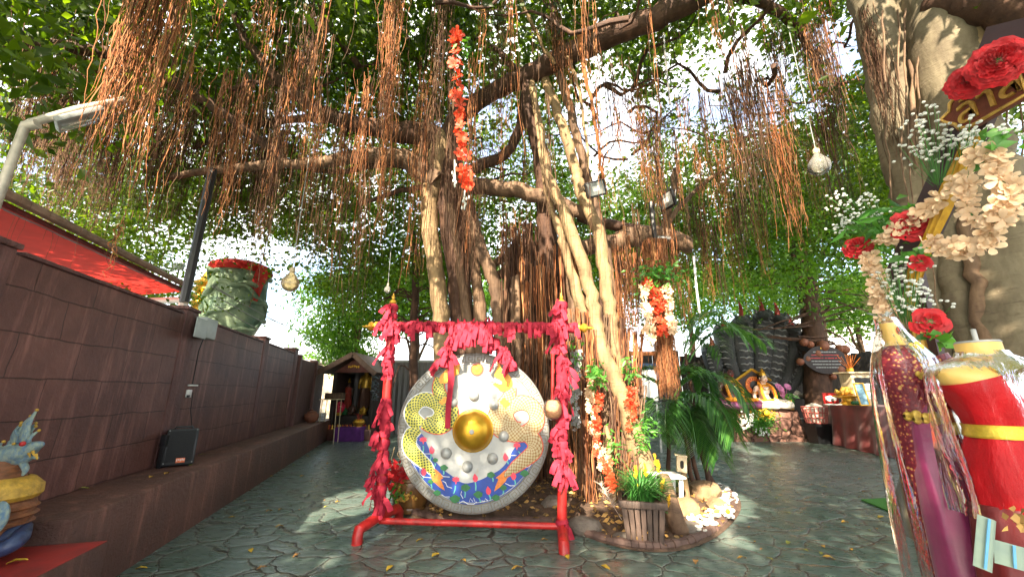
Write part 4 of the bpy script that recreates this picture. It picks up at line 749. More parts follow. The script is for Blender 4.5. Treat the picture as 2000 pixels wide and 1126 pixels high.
b = MB(); b.lathe([(.060, .0158), (.056, .022), (.03, .022), (.028, .026), (0, .028)], 28, Matrix.Translation((p.x, YG, p.z)) @ Matrix.Rotation(R(90), 4, 'X'), close=False); b.build('sun_face', M['yellowpaint'], su)
# ---- ribbons tied round the stand
def tied(axis, rad, ntail, seed, ln=.2):
    rnd = random.Random(seed); b = MB()
    hl = rnd.uniform(.035, .07)
    ring = [(rad + .004, -hl), (rad + .014, -hl * .6), (rad + .010, -.2 * hl), (rad + .017, .25 * hl), (rad + .012, .6 * hl), (rad + .004, hl)]
    Mx = Matrix() if axis == 'Z' else Matrix.Rotation(R(90), 4, 'Y')
    Mx = Mx @ Matrix.Rotation(rnd.uniform(-.25, .25), 4, 'X'); b.lathe(ring, 14, Mx, close=False)
    kn = Vector((rnd.uniform(-.03, .03), -rad - .02, rnd.uniform(-.02, .02))); b.ball(kn, (.028, .022, .024), 8, 6, jit=.25)
    for i in range(ntail):
        a = rnd.uniform(-1.25, 1.25) if axis == 'Z' else rnd.uniform(-.45, .45); L_ = ln * rnd.uniform(.7, 1.5); out = rnd.uniform(.3, .9)
        d = Vector((math.sin(a), -.75 * rnd.random(), 0)); pts = []; p = kn.copy(); v = Vector((d.x * out * 1.05, d.y * .9, rnd.uniform(-.5, .35)))
        for j in range(9): pts.append(p.copy()); p = p + v * (L_ / 8); v = (v * .88 + Vector((d.x * .05, 0, -.22)))
        w_ = rnd.uniform(.040, .060); tw = rnd.uniform(-.5, .5); sides = []
        for j in range(9):
            tn = (pts[min(j + 1, 8)] - pts[max(j - 1, 0)]).normalized(); sd = tn.cross(Vector((0, -1, 0))); sd = sd.normalized() if sd.length > .01 else Vector((1, 0, 0))
            sides.append((Matrix.Rotation(tw * (j / 8 + .2) + (.3 * math.sin(j * 1.2 + seed)), 3, tn) @ sd))
        b.ribbon(pts, sides, [w_ * .4, w_ * .7] + [w_] * 7)
    for i in range(2):
        a = rnd.uniform(-1, 1); d = Vector((math.sin(a) * .06, -.035, rnd.uniform(-.02, .05)))
        b.ribbon([kn, kn + d * .6 + Vector((0, 0, .02)), kn + d, kn + d * .7 - Vector((0, 0, .025)), kn], [Vector((.2, .3, 1)).normalized()] * 5, [.025, .045, .05, .045, .025])
    return b
RV = {}
def ribbon_at(p, axis, label, group, nv=12, rot=0.0, ln=.14, sc=1.0):
    k = (axis, random.randint(0, nv - 1), ln)
    if k not in RV:
        o = tied(axis, .052, 4 if axis == 'Z' else 3, hash((axis == 'Z', k[1])) % 997, ln).build('tied_ribbon', M['ribbon'], None, (0, 0, 0), smooth=70); RV[k] = o
    else: o = RV[k].copy(); COL.objects.link(o)
    o.location = p; o.rotation_euler = (random.uniform(-.1, .1), random.uniform(-.15, .15), rot + random.uniform(-.9, .9) * (axis == 'Z')); o.scale = (sc, sc, sc * random.uniform(.9, 1.15))
    tag(o, label, 'ribbon', group); return o
for i in range(20):
    y = 600 + i * 20.8 + random.uniform(-3, 3)
    if 745 < y < 768: continue
    f = (y - 600) / 408; p = pl_t.lerp(pl_b, f); z = at(740, y, YL).z; p = pl_b + (pl_t - pl_b) * ((z - pl_b.z) / (pl_t.z - pl_b.z))
    ribbon_at(p, 'Z', 'pink red ribbon tied around the left post of the gong stand', 'ribbons on the left post', sc=1.0)
for y in [600, 612, 628, 655, 680, 705, 724, 742, 760, 775, 792, 815, 834, 850, 868, 884, 898, 912, 928, 1022]:
    z = at(1098, y, YR).z; p = pr_b + (pr_t - pr_b) * ((z - pr_b.z) / (pr_t.z - pr_b.z))
    ribbon_at(p, 'Z', 'pink red ribbon tied around the right post of the gong stand', 'ribbons on the right post', sc=1.05)
for i in range(30):
    f = .02 + .965 * (i + random.uniform(-.3, .3)) / 29; ribbon_at(e0.lerp(e1, max(0.02, min(.985, f))), 'X', 'pink red ribbon knotted on the top bar of the gong stand', 'ribbons on the top bar', ln=random.choice((.11, .14, .17)), sc=random.uniform(.9, 1.1))
# the two ribbon wrapped ropes the gong hangs from
for nm, pts, lb in (('left', [(905, 640), (885, 660), (872, 690), (868, 712)], 'left of the two ribbon wrapped ropes holding the gong'), ('right', [(930, 640), (960, 665), (985, 690), (1000, 716)], 'right of the two ribbon wrapped ropes holding the gong')):
    b = MB(); b.tube(smoothpath([at(p[0], p[1], 4.68 if i else 4.72) for i, p in enumerate(pts)], 4), .03, 8); tag(b.build('hanging_rope', M['ribbon']), lb, 'rope')
    for i in range(8):
        q_ = pts[0], pts[1], pts[2], pts[3]; f = i / 7 * 3; j = min(int(f), 2); px = q_[j][0] + (q_[j + 1][0] - q_[j][0]) * (f - j); py = q_[j][1] + (q_[j + 1][1] - q_[j][1]) * (f - j)
        ribbon_at(at(px, py, 4.65), 'Z', 'pink red ribbon bunched on the %s hanging rope of the gong' % nm, 'ribbons on the %s hanging rope' % nm, sc=.85 + .1 * (i % 2))
for i in range(7): ribbon_at(at(893 + i * 10, 648 + random.uniform(0, 10), 4.60), 'X', 'pink red ribbon in the thick bunch at the middle of the top bar', 'ribbons in the middle bunch', ln=.19, sc=1.1)
b = MB(); b.ribbon([at(880, 700, 4.60), at(881, 740, 4.59), at(879, 765, 4.60), at(876, 790, 4.62), at(874, 836, 4.63)], UX, [.07, .075, .06, .065, .06]); tag(b.build('long_ribbon', M['ribbon'], smooth=60), 'long flat crimson ribbon hanging down over the green serpent', 'ribbon')
# wrapped gong mallet hung on the right post
p = at(1081, 798, 4.52); ml = thing('gong_mallet', 'padded gong beater wrapped in clear plastic hung on the right post', 'mallet', p)
M['pad'] = mat('woven_pad', (0.48, 0.26, 0.14), 0.6, 0.4, 30, 0.5, stretch=(1, 1, 4))
b = MB(); b.lathe([(.0, -.10), (.06, -.09), (.085, -.05), (.09, 0), (.085, .05), (.06, .09), (0, .10)], 20, Matrix.Translation(p), close=False); b.build('head', M['pad'], ml)
b = MB(); b.tube([p + Vector((-.01, 0, .08)), at(1080, 690, 4.52)], .017, 10); b.tube([at(1080, 720, 4.52), at(1080, 728, 4.52)], .021, 10); b.build('handle', M['redpaint'], ml)
def film(name, wr=1.0, alpha=.35):
    m, t, b = new_mat(name); L = t.links; tc = N(t, 'TexCoord')
    n1 = N(t, 'TexNoise', Scale=9.0 * wr, Detail=4.0, Roughness=0.6, Distortion=1.2); mp = N(t, 'Mapping'); mp.inputs['Scale'].default_value = (1.3, 1.3, .35); L.new(tc.outputs['Object'], mp.inputs[0]); L.new(mp.outputs[0], n1.inputs[0])
    n2 = N(t, 'TexVoronoi', feature='F1', Scale=7.0 * wr); L.new(mp.outputs[0], n2.inputs['Vector']); h = mixc(t, .45, n1.outputs[0], n2.outputs['Distance'])
    bp = N(t, 'Bump'); bp.inputs['Strength'].default_value = 0.55; bp.inputs['Distance'].default_value = 0.028; L.new(h, bp.inputs['Height'])
    gl = N(t, 'BsdfGlossy'); gl.inputs['Roughness'].default_value = 0.07; gl.inputs['Color'].default_value = (.95, .97, 1, 1); L.new(bp.outputs[0], gl.inputs['Normal'])
    tr = N(t, 'BsdfTransparent'); tr.inputs[0].default_value = (.97, .97, .97, 1); fr = N(t, 'Fresnel'); fr.inputs[0].default_value = 1.45; L.new(bp.outputs[0], fr.inputs['Normal'])
    ad = N(t, 'Math', operation='MULTIPLY_ADD'); L.new(fr.outputs[0], ad.inputs[0]); ad.inputs[1].default_value = 0.85; ad.inputs[2].default_value = -0.028; ad.use_clamp = True
    mx = N(t, 'MixShader'); L.new(ad.outputs[0], mx.inputs[0]); L.new(tr.outputs[0], mx.inputs[1]); L.new(gl.outputs[0], mx.inputs[2]); L.new(mx.outputs[0], t.nodes['Material Output'].inputs[0]); return m
M['film'] = film('clear_plastic')
b = MB(); b.ball(p + Vector((0, 0, .0)), (.112, .112, .118), 20, 14, jit=.05); b.tube([p + Vector((0, 0, .10)), p + Vector((.01, 0, .16)), p + Vector((.03, 0, .22))], [.05, .018, .045], 12, wob=.2); b.build('wrapper', M['film'], ml)
# ================================================================ LEFT SIDE
# speaker on the ledge
p0 = gnd(345, 912, .60); sp = thing('loudspeaker', 'black portable loudspeaker leaning on the ledge against the maroon wall', 'speaker', p0)
ang = WA - math.pi / 2 + .9; Rz = Matrix.Rotation(R(38), 3, 'Z') @ Matrix.Rotation(R(-7), 3, 'X')
def spk(x, y, z): return p0 + Rz @ Vector((x, y, z))
b = MB(); b.box(spk(0, .13, .225), (.30, .24, .41), Rz, .02); bx_ = b.build('cabinet', M['black'], sp)
M['grille'] = mat('speaker_grille', (0.02, 0.021, 0.023), 0.55, 0.3, 160, 0.8)
b = MB(); b.box(spk(0, .006, .235), (.25, .012, .34), Rz, .005); b.build('grille', M['grille'], sp)
M['orangelabel'] = mat('orange_label', (0.80, 0.16, 0.04), 0.5, 0.1, 20, 0)
b = MB(); b.box(spk(.02, -.003, .075), (.085, .006, .05), Rz, .002); lb = b.build('label_plate', M['orangelabel'], sp)
def text(s_, name, size, m, loc, rot, parent=None, ext=.0015, align='CENTER'):
    cu = bpy.data.curves.new(name, 'FONT'); cu.body = s_; cu.size = size; cu.extrude = ext; cu.align_x = align; cu.align_y = 'CENTER'; cu.materials.append(m)
    o = bpy.data.objects.new(name, cu); COL.objects.link(o); o.rotation_euler = rot.to_euler() if hasattr(rot, 'to_euler') else rot
    bpy.context.view_layer.update(); me = bpy.data.meshes.new_from_object(o.evaluated_get(bpy.context.evaluated_depsgraph_get())); mt = o.rotation_euler.copy(); bpy.data.objects.remove(o)
    o = bpy.data.objects.new(name, me); COL.objects.link(o); o.rotation_euler = mt
    if parent: o.parent = parent; o.location = Vector(loc) - worigin(parent)
    else: o.location = loc
    return o
FACE = Matrix.Rotation(R(90), 3, 'X')
for k_ in range(5): b = MB() if k_ == 0 else b; b.box(spk(-.012 + k_ * .016, -.0075, .078 + .004 * (k_ % 2)), (.009, .004, .022 - .006 * (k_ % 3 == 1)), Rz)
b.build('label_marks', M['white'], lb)
b = MB(); b.tube([spk(-.09, .13, .43), spk(-.08, .13, .455), spk(.08, .13, .455), spk(.09, .13, .43)], .012, 8); b.build('handle', M['black'], sp)
for sx in (-.13, .13):
    for z in (.05, .41): b = MB(); b.ball(spk(sx, .012, z), .008, 8, 6); b.build('screw', M['grey'], sp)
for sx in (-.1, .1): b = MB(); b.lathe([(.025, 0), (.025, .03)], 12, Matrix.Translation(spk(sx, .12, 0) + Vector((0, 0, -.005)))); b.build('rubber_foot', M['black'], sp)
b = MB(); p = at(367, 838, 4.35); p = wl(1.42, -.50, .60); b.box(p + Vector((0, 0, .30)), (.07, .06, .13), None, .006); b.box(p + Vector((0, 0, .12)), (.05, .05, .24), None, .006)
tag(b.build('adapter_block', M['black']), 'small black adapter standing behind the loudspeaker', 'adapter')
def wallhit(px, py, off=-.60):
    r = ray(px, py); k_ = (WO + WN * off).dot(WN); t_ = (k_ - WN.z * CH) / r.dot(WN); return Vector((0, 0, CH)) + r * t_
RW = Matrix.Rotation(WA - math.pi / 2 + math.pi / 2, 3, 'Z')
def wbox(b, px, py, w_, d_, h_, off=-.60, bev=.006, lift=0.0):
    c = wallhit(px, py, off) + WN * (d_ / 2 + lift); b.box(c, (w_, d_, h_), RW, bev); return c
c = wallhit(392, 641, -.57); eb = thing('junction_box', 'pale grey electrical box fixed high on the wall pilaster', 'box', c)
b = MB(); wbox(b, 392, 641, .34, .13, .27, -.57, .012); b.build('housing', M['palegrey'], eb)
b = MB(); wbox(b, 392, 641, .315, .012, .245, -.57 + .131, .006); b.build('lid', M['palegrey'], eb)
b = MB(); b.tube([c + WN * .06 - Vector((0, 0, .12)), c + WN * .03 - Vector((0, 0, .3)), wallhit(372, 760) + WN * .01 + Vector((0, 0, .06))], .006, 6); b.tube([wallhit(372, 765) + WN * .03, wallhit(369, 800) + WN * .02, wallhit(367, 840) + WN * .05], .005, 6)
tag(b.build('power_cable', M['black']), 'thin dark cable running down the wall from the grey box to the socket', 'cable')
c = wallhit(368, 765); sk = thing('wall_socket', 'white double socket with a plug on the maroon wall', 'socket', c)
b = MB(); wbox(b, 366, 768, .10, .03, .10, -.6, .006); b.build('plate', M['white'], sk)
b = MB(); wbox(b, 366, 773, .05, .02, .03, -.57, .004); b.build('plug_hole', M['black'], sk)
b = MB(); wbox(b, 372, 752, .15, .06, .02, -.6, .004); b.build('hood', M['white'], sk)
# pot, card, rack and box at the far end of the ledge
p = gnd(607, 824, .60); 
cp = thing('clay_jar', 'round reddish clay jar with lid at the far end of the ledge', 'jar', p); b = MB(); b.lathe([(.10, 0), (.17, .06), (.205, .14), (.19, .22), (.13, .265), (.12, .275), (.14, .285), (.13, .29)], 24, Matrix.Translation(p)); b.build('body', M['clay'], cp)
b = MB(); b.lathe([(.13, .291), (.10, .31), (.04, .325), (.025, .34), (.035, .36), (0, .37)], 20, Matrix.Translation(p), close=False); b.build('lid', M['clay'], cp)
p = gnd(626, 822, .60) + Vector((.0, .05, 0)); sg = thing('printed_card', 'small white printed card leaning beside the clay jar', 'card', p)
b = MB(); Rc = Matrix.Rotation(R(-12), 3, 'X'); b.box(p + Vector((.02, 0, .12)), (.22, .012, .24), Rc, .002); b.build('sheet', M['paper'], sg)
M['ink'] = mat('blue_ink', (0.10, 0.17, 0.32), 0.6, 0.2, 30, 0)
b = MB()
for i in range(4):
    for j in range(3):
        if i or j == 1: b.box(p + Vector((-.04 + .06 * j, -.009 + .0118 * i * 0, .20 - .045 * i)) + Vector((0, (.20 - .045 * i - .12) * math.tan(R(12)), 0)), (.045, .004, .018), Rc)
b.build('print', M['ink'], sg)
p = gnd(630, 830, .55) + Vector((-.1, .5, 0)); rk = thing('wire_rack', 'tall thin rack with a wooden box standing beside the shrine', 'rack', p)
for sx, sy in ((-.24, 0), (.24, 0), (-.24, .3), (.24, .3)): b = MB(); b.tube([p + Vector((sx, sy, -.55)), p + Vector((sx * .9, sy, .68))], .012, 6); b.build('leg', M['palewood'], rk)
b = MB(); b.box(p + Vector((0, .15, .69)), (.62, .36, .025), None, .005); b.build('shelf', M['palewood'], rk)
b = MB(); b.box(p + Vector((.08, .15, .78)), (.5, .3, .15), None, .008); b.box(p + Vector((.08, .15, .865)), (.54, .34, .02), None, .004); tag(b.build('wooden_box', M['wood']), 'flat brown wooden box lying on top of the rack', 'box')
# ---- shrine house
YS = 13.4
def S(px, py, dy=0): return at(px, py, YS + dy)
M['dark'] = mat('dark_brown_boards', (0.040, 0.022, 0.020), 0.6, 0.4, 4, 0.3, stretch=(6, 6, .8))
M['roofb'] = mat('brown_roof_boards', (0.20, 0.12, 0.085), 0.6, 0.3, 8, 0.2)
M['gable'] = mat('gable_board', (0.16, 0.045, 0.03), 0.55, 0.3, 6, 0.15)
cx = (S(641, 800).x + S(728, 800).x) / 2; sh = thing('spirit_shrine', 'small dark gabled shrine house with statues in its open front', 'shrine', (cx, YS, 0))
xl, xr = S(648, 800).x, S(727, 800).x; ze = S(690, 727).z; zt = S(689, 690).z
b = MB(); b.box(((xl + xr) / 2, YS + 1.6, ze / 2), (xr - xl, .06, ze), None, .004); b.box((xl, YS + .8, ze / 2), (.07, 1.6, ze), None, .004); b.box((xr, YS + .8, ze / 2), (.07, 1.6, ze), None, .004); b.build('walls', M['dark'], sh)
for x in (xl + .02, xr - .02): b = MB(); b.box((x, YS - .03, ze / 2), (.11, .11, ze), None, .01); b.build('post', M['blackwood'], sh)
b = MB(); b.prism([(xl - .05, ze), (xr + .05, ze), ((xl + xr) / 2, zt - .14)], (0, 0, 0), Vector((1, 0, 0)), Vector((0, 0, 1)), Vector((0, -1, 0)), -YS - .02, -YS + .02); b.build('gable', M['gable'], sh, smooth=0)
ridge = Vector(((xl + xr) / 2, 0, zt)); 
for sx, ex in ((-1, S(627, 728)), (1, S(741, 728))):
    a_ = Vector((ridge.x, 0, ridge.z)); e = Vector((ex.x, 0, ex.z)); d = (e - a_); L_ = d.length; d.normalize(); c = (a_ + e) / 2
    rot = Matrix.Rotation(-math.atan2(d.z, d.x), 3, 'Y'); b = MB(); b.box((c.x, YS + .75, c.z), (L_, 2.2, .05), rot, .006); b.build('roof_slope', M['roofb'], sh)
    b = MB(); b.box((c.x, YS - .38, c.z - .05), (L_, .05, .16), rot, .006); b.build('barge_board', M['roofb'], sh)
b = MB(); p = S(692, 716); 
for i in range(6): b.ball((p.x - .16 + i * .065, YS - .05, p.z + (.02 if i in (2, 3) else 0)), (.03, .012, .045), 8, 6)
b.build('gable_ornament', M['gold'], sh)
ledz = S(690, 812).z
b = MB(); b.box(((xl + xr) / 2, YS + .75, ledz / 2), (xr - xl - .12, 1.3, ledz), None, .01); b.build('altar_step', M['blackwood'], sh)
b = MB(); b.box(((xl + xr) / 2, YS - .22, .16), (xr - xl + .35, .5, .32), None, .01); b.build('plinth', M['brownpaint'], sh)
# statues in the shrine
def skin(name, V, E_, Rd, m, parent=None, origin=(0, 0, 0), sub=2):
    me = bpy.data.meshes.new(name); origin = Vector(origin)
    off = worigin(parent) if parent else Vector((0, 0, 0))
    me.from_pydata([tuple(Vector(v) + origin - off) if parent else tuple(Vector(v)) for v in V], E_, []); me.materials.append(m)
    o = bpy.data.objects.new(name, me); COL.objects.link(o)
    if parent: o.parent = parent
    else: o.location = origin
    sk_ = o.modifiers.new('skin', 'SKIN'); sk_.use_smooth_shade = True
    for i, r in enumerate(Rd): me.skin_vertices[0].data[i].radius = (r, r) if not isinstance(r, tuple) else r
    me.skin_vertices[0].data[0].use_root = True
    ss = o.modifiers.new('sub', 'SUBSURF'); ss.levels = sub; ss.render_levels = sub; return o
def standing(name, label, base, h, mbody, mcloth, msash=None, face=0.0, halo=None):
    k = h / 1.7; t_ = thing(name, label, 'statue', base)
    V = [(0, 0, .95), (0, 0, 1.18), (0, -.01, 1.38), (0, -.01, 1.48), (0, -.02, 1.56), (0, -.02, 1.66), (-.17, 0, 1.38), (-.24, -.02, 1.12), (-.20, -.14, .95), (.17, 0, 1.38), (.24, -.02, 1.12), (.22, -.10, .88), (-.09, 0, .85), (-.10, 0, .48), (-.10, 0, .08), (-.11, -.12, .03), (.09, 0, .85), (.10, 0, .48), (.10, 0, .08), (.11, -.12, .03)]
    E_ = [(0, 1), (1, 2), (2, 3), (3, 4), (4, 5), (2, 6), (6, 7), (7, 8), (2, 9), (9, 10), (10, 11), (0, 12), (12, 13), (13, 14), (14, 15), (0, 16), (16, 17), (17, 18), (18, 19)]
    Rd = [.14, .12, .14, .06, .09, .08, .065, .05, .035, .065, .05, .035, .10, .075, .05, .035, .10, .075, .05, .035]
    skin('body', [tuple(c * k for c in v) for v in V], E_, [r * k for r in Rd], mbody, t_, base)
    b = MB(); B = Vector(base)
    b.loft([(B + Vector((0, 0, z)) * k, rx * k, ry * k, 0) for z, rx, ry in ((.25, .24, .19), (.5, .23, .18), (.85, .20, .17), (1.0, .17, .15))], 20, fn=lambda i, a: 1 + .05 * math.sin(9 * a)); b.build('skirt', mcloth, t_)
    if msash: b = MB(); b.loft([(B + Vector((0, 0, z)) * k, rx * k, ry * k, 0) for z, rx, ry in ((.98, .185, .16), (1.2, .17, .15), (1.36, .20, .15), (1.42, .12, .11))], 20, fn=lambda i, a: 1 + .03 * math.sin(7 * a)); b.build('sash', msash, t_)
    b = MB(); b.lathe([(.085, 1.66), (.07, 1.72), (.04, 1.78), (.012, 1.92), (0, 1.95)], 14, Matrix.Translation(B) @ Matrix.Scale(k, 4), close=False); b.build('headdress', M['gold'], t_); return t_
M['dkskin'] = mat('dark_bronze', (0.10, 0.045, 0.03), 0.4, 0.3, 12, 0.05); M['statgold'] = mat('statue_gold', (0.60, 0.36, 0.05), 0.35, 0.3, 20, 0.2, metal=0.5)
M['redcloth'] = mat('red_cloth', (0.42, 0.05, 0.03), 0.7, 0.3, 14, 0.3)
def alt(px, dy): p = S(px, 812, dy); return (p.x, YS + dy, ledz)
standing('standing_statue', 'standing statue in red robe inside the dark shrine', alt(676, .9), 1.10, M['dkskin'], M['redcloth'], M['redcloth'])
standing('standing_statue', 'tall golden standing statue at the right in the dark shrine', alt(709, .8), 1.55, M['statgold'], M['dkskin'], M['statgold'])
standing('standing_statue', 'smaller standing statue hung with yellow garlands left of the red robed one', alt(664, 1.0), .95, M['statgold'], M['statgold'], M['marigold'])
def seated_small(px, dy, h, m, lb):
    B = Vector(alt(px, dy)); t_ = thing('seated_figure', lb, 'statue', B); k = h
    V = [(0, 0, .12), (0, 0, .35), (0, 0, .58), (0, 0, .68), (0, -.01, .82), (-.2, 0, .55), (-.28, -.05, .35), (-.14, -.22, .2), (.2, 0, .55), (.28, -.05, .35), (.14, -.22, .2), (-.22, -.08, .1), (-.05, -.28, .07), (.22, -.08, .1), (.05, -.3, .09)]
    E_ = [(0, 1), (1, 2), (2, 3), (3, 4), (2, 5), (5, 6), (6, 7), (2, 8), (8, 9), (9, 10), (0, 11), (11, 12), (0, 13), (13, 14)]
    skin('body', [tuple(c * k for c in v) for v in V], E_, [r * k for r in (.2, .16, .17, .07, .12, .08, .06, .045, .08, .06, .045, .12, .07, .12, .07)], m, t_, B)
    b = MB(); b.lathe([(.34, 0), (.36, .02), (.3, .06)], 18, Matrix.Translation(B) @ Matrix.Scale(k, 4)); b.build('base', M['blackwood'], t_)
seated_small(686, .55, .46, M['dkskin'], 'dark seated figure at the centre of the shrine altar'); seated_small(673, .5, .3, M['greenpaint'], 'tiny green seated figure on the shrine altar'); seated_small(709, .5, .36, M['statgold'], 'small golden seated figure at the right of the shrine altar')
B = Vector(alt(661, .38)); gv = thing('flower_ball_vase', 'vase holding a round ball of pink flowers on the shrine altar', 'vase', B)
b = MB(); b.lathe([(.08, 0), (.10, .08), (.05, .14), (.06, .18)], 14, Matrix.Translation(B)); b.build('vase', M['gold'], gv)
b = MB()
for i in range(60): 
    d = Vector((random.gauss(0, 1), random.gauss(0, 1), random.gauss(0, 1))).normalized(); b.ball(B + Vector((0, 0, .26)) + d * .15, .045, 6, 5)
b.build('flowers', M['pinkpaint'], gv)
# row of little offerings on the plinth
for i in range(22):
    px = 644 + i * 3.7 + random.uniform(-1, 1); p = S(px, 830, -.3); B = Vector((p.x, YS - .28 - random.uniform(0, .12), .32)); b = MB(); m_ = random.choice(('statgold', 'redcloth', 'dkskin', 'orangepaint'))
    b.lathe([(.03, 0), (.035, .03), (.022, .07), (.028, .10), (.022, .13), (0, .15)], 8, Matrix.Translation(B), close=False); tag(b.build('votive_figure', M[m_]), 'tiny votive figure standing in the row along the front of the shrine plinth', 'figurine', 'row of votive figures')
M['purple'] = mat('purple_cloth', (0.10, 0.015, 0.17), 0.7, 0.3, 6, 0.3)
B = gnd(684, 860); tb_ = thing('offering_table', 'low table under a purple cloth in front of the dark shrine', 'table', B)
w2 = S(712, 850).x - S(659, 850).x; w2 *= .93
b = MB(); b.loft([(B + Vector((0, 0, z)), w2 * .5 * k, .28 * k, 0) for z, k in ((.01, 1.06), (.2, 1.03), (.39, 1.0), (.41, .98))], 4 * 12, fn=lambda i, a: (1 / max(abs(math.cos(a)), abs(math.sin(a)))) * (1 + (.02 * math.sin(14 * a) if i < 2 else 0))); b.build('cloth', M['purple'], tb_)
for sx in (-1, 1):
    for sy in (-1, 1): b = MB(); b.box(B + Vector((sx * w2 * .42, sy * .2, .19)), (.05, .05, .38)); b.build('leg', M['wood'], tb_)
p = B + Vector((.22, -.02, .412)); ip = thing('incense_bowl', 'golden incense bowl on the purple cloth table', 'bowl', p)
b = MB(); b.lathe([(.09, 0), (.08, .03), (.16, .08), (.19, .14), (.15, .19), (.17, .21), (.15, .21), (.12, .17), (0, .17)], 22, Matrix.Translation(p), close=False); b.build('bowl', M['gold'], ip)
for i in range(7): b = MB(); b.tube([p + Vector((random.uniform(-.08, .08), random.uniform(-.06, .06), .16)), p + Vector((random.uniform(-.12, .12), random.uniform(-.08, .08), .38))], .006, 5); b.build('incense_stick', M['redcloth'], ip)
p = S(735, 735, -.4); b = MB()
for i in range(70): b.ball(Vector((p.x + random.gauss(0, .06), YS - .42 + random.gauss(0, .05), random.uniform(S(735, 780).z, p.z))), (.035, .03, .02), 6, 4)
tag(b.build('bead_garland', mat('dark_beads', (.10, .13, .15), .4, .6, 30, .1, island=.6)), 'dark beaded garland hanging from the right eave of the shrine', 'garland')
# ---- naga statue, bottom left
pN = at(10, 1070, 2.95); pN.z = .453; pN.y = 2.9; ng = thing('serpent_statue', 'blue and gold crested serpent head statue with coiled body on the red plinth', 'statue', pN)
def NA(px, py, dy=0): return at(px, py, 2.75 + dy)
M['scalebrown'] = mat('brown_scales', (0.26, 0.10, 0.04), 0.45, 0.6, 14, 0.8, stretch=(1, 1, 2.5)); M['nagablue'] = mat('blue_mosaic', (0.10, 0.22, 0.38), 0.3, 0.5, 34, 0.9, col2=(0.42, 0.50, 0.36), stretch=(1.6, 1.6, .7), bdist=.015); M['nagagold'] = mat('gold_mosaic', (0.60, 0.36, 0.05), 0.4, 0.4, 25, 0.7); M['navy'] = mat('navy_coil', (0.03, 0.05, 0.12), 0.35, 0.4, 20, 0.4)
b = MB(); b.tube(smoothpath([NA(-60, 1050, .1), NA(-10, 1060), NA(26, 1042), NA(30, 1025, .15)], 5), .05, 12); b.tube(smoothpath([NA(-60, 1075, -.02), NA(0, 1072, -.1), NA(36, 1052, -.05), NA(44, 1030, .1)], 5), .045, 12); b.build('coil', M['navy'], ng)
c_ = NA(-18, 985); b = MB(); b.lathe([(.02, -.26), (.14, -.25), (.19, -.15), (.20, -.02), (.17, .10), (.11, .17), (.09, .2)], 20, Matrix.Translation(c_)); 
b.build('breast', M['scalebrown'], ng)
for k_ in range(7): b = MB() if k_ == 0 else b; b.lathe([(.15 + .05 * math.sin(k_ / 6 * 3), -.22 + k_ * .045), (.17 + .05 * math.sin(k_ / 6 * 3), -.205 + k_ * .045), (.15 + .05 * math.sin(k_ / 6 * 3), -.19 + k_ * .045)], 20, Matrix.Translation(c_), close=False)
b.build('scale_rings', M['scalebrown'], ng)
b = MB(); b.lathe([(.19, .02), (.215, .05), (.21, .10), (.16, .15), (.13, .16)], 20, Matrix.Translation(c_), close=False); b.build('collar', M['nagagold'], ng)
b = MB(); b.ball(NA(-4, 1010, -.16), (.06, .03, .09), 10, 8); b.build('medallion', M['nagablue'], ng)
b = MB(); b.tube(smoothpath([c_ + Vector((0, 0, .15)), NA(-15, 940), NA(5, 915), NA(10, 895)], 4), [.10, .095, .09, .085, .08, .08, .08, .085, .09, .09, .09, .09, .09], 14); b.build('neck', M['scalebrown'], ng)
b = MB(); b.tube(smoothpath([NA(-30, 905), NA(15, 890), NA(45, 882), NA(66, 872), NA(82, 866)], 5), lerp_list([.05, .085, .07, .045, .018], 21), 12, flat=.8); hd = b.build('head', M['nagablue'], ng, smooth=60)
b = MB(); b.tube(smoothpath([NA(20, 898), NA(45, 898), NA(62, 892), NA(74, 894)], 4), lerp_list([.05, .035, .022, .008], 13), 10, flat=.7); b.build('jaw', M['nagablue'], hd)
b = MB(); b.tube(smoothpath([NA(42, 900), NA(50, 915), NA(44, 928)], 4), lerp_list([.02, .018, .006], 9), 8); b.build('beard', M['nagablue'], hd)
for x, y in ((64, 884), (70, 890), (56, 886)): b = MB() if x == 64 else b; b.tube([NA(x, y - 3, -.02), NA(x + 3, y + 6, -.03)], [.010, .003], 6)
b.build('fangs', M['nagagold'], hd)
b = MB(); b.ball(NA(44, 866, -.075), .016, 10, 8); b.build('eye', M['redpaint'], hd)
for i, (x0, y0, x1, y1, r) in enumerate([(48, 862, 72, 800, .032), (40, 862, 60, 812, .03), (52, 866, 70, 832, .022), (54, 868, 76, 840, .02), (30, 868, 42, 825, .026), (22, 874, 34, 850, .022), (12, 878, 27, 866, .02), (5, 878, 7, 862, .022), (58, 850, 70, 826, .02), (36, 850, 40, 830, .018), (-8, 885, -2, 868, .02)]):
    a_, z_ = NA(x0, y0, .02 * (i % 3 - 1)), NA(x1, y1, .02 * (i % 3 - 1)); b = MB(); b.tube(smoothpath([a_, a_.lerp(z_, .5) + Vector((-.012, -.01, 0)), z_], 4), lerp_list([r, r * .9, r * .55, .004], 9), 8, flat=.6, wob=.08); cr = b.build('crest', M['nagablue'], hd, smooth=60)
    b = MB(); b.ball(z_, .010, 8, 6); b.build('tip', M['nagagold'], cr)
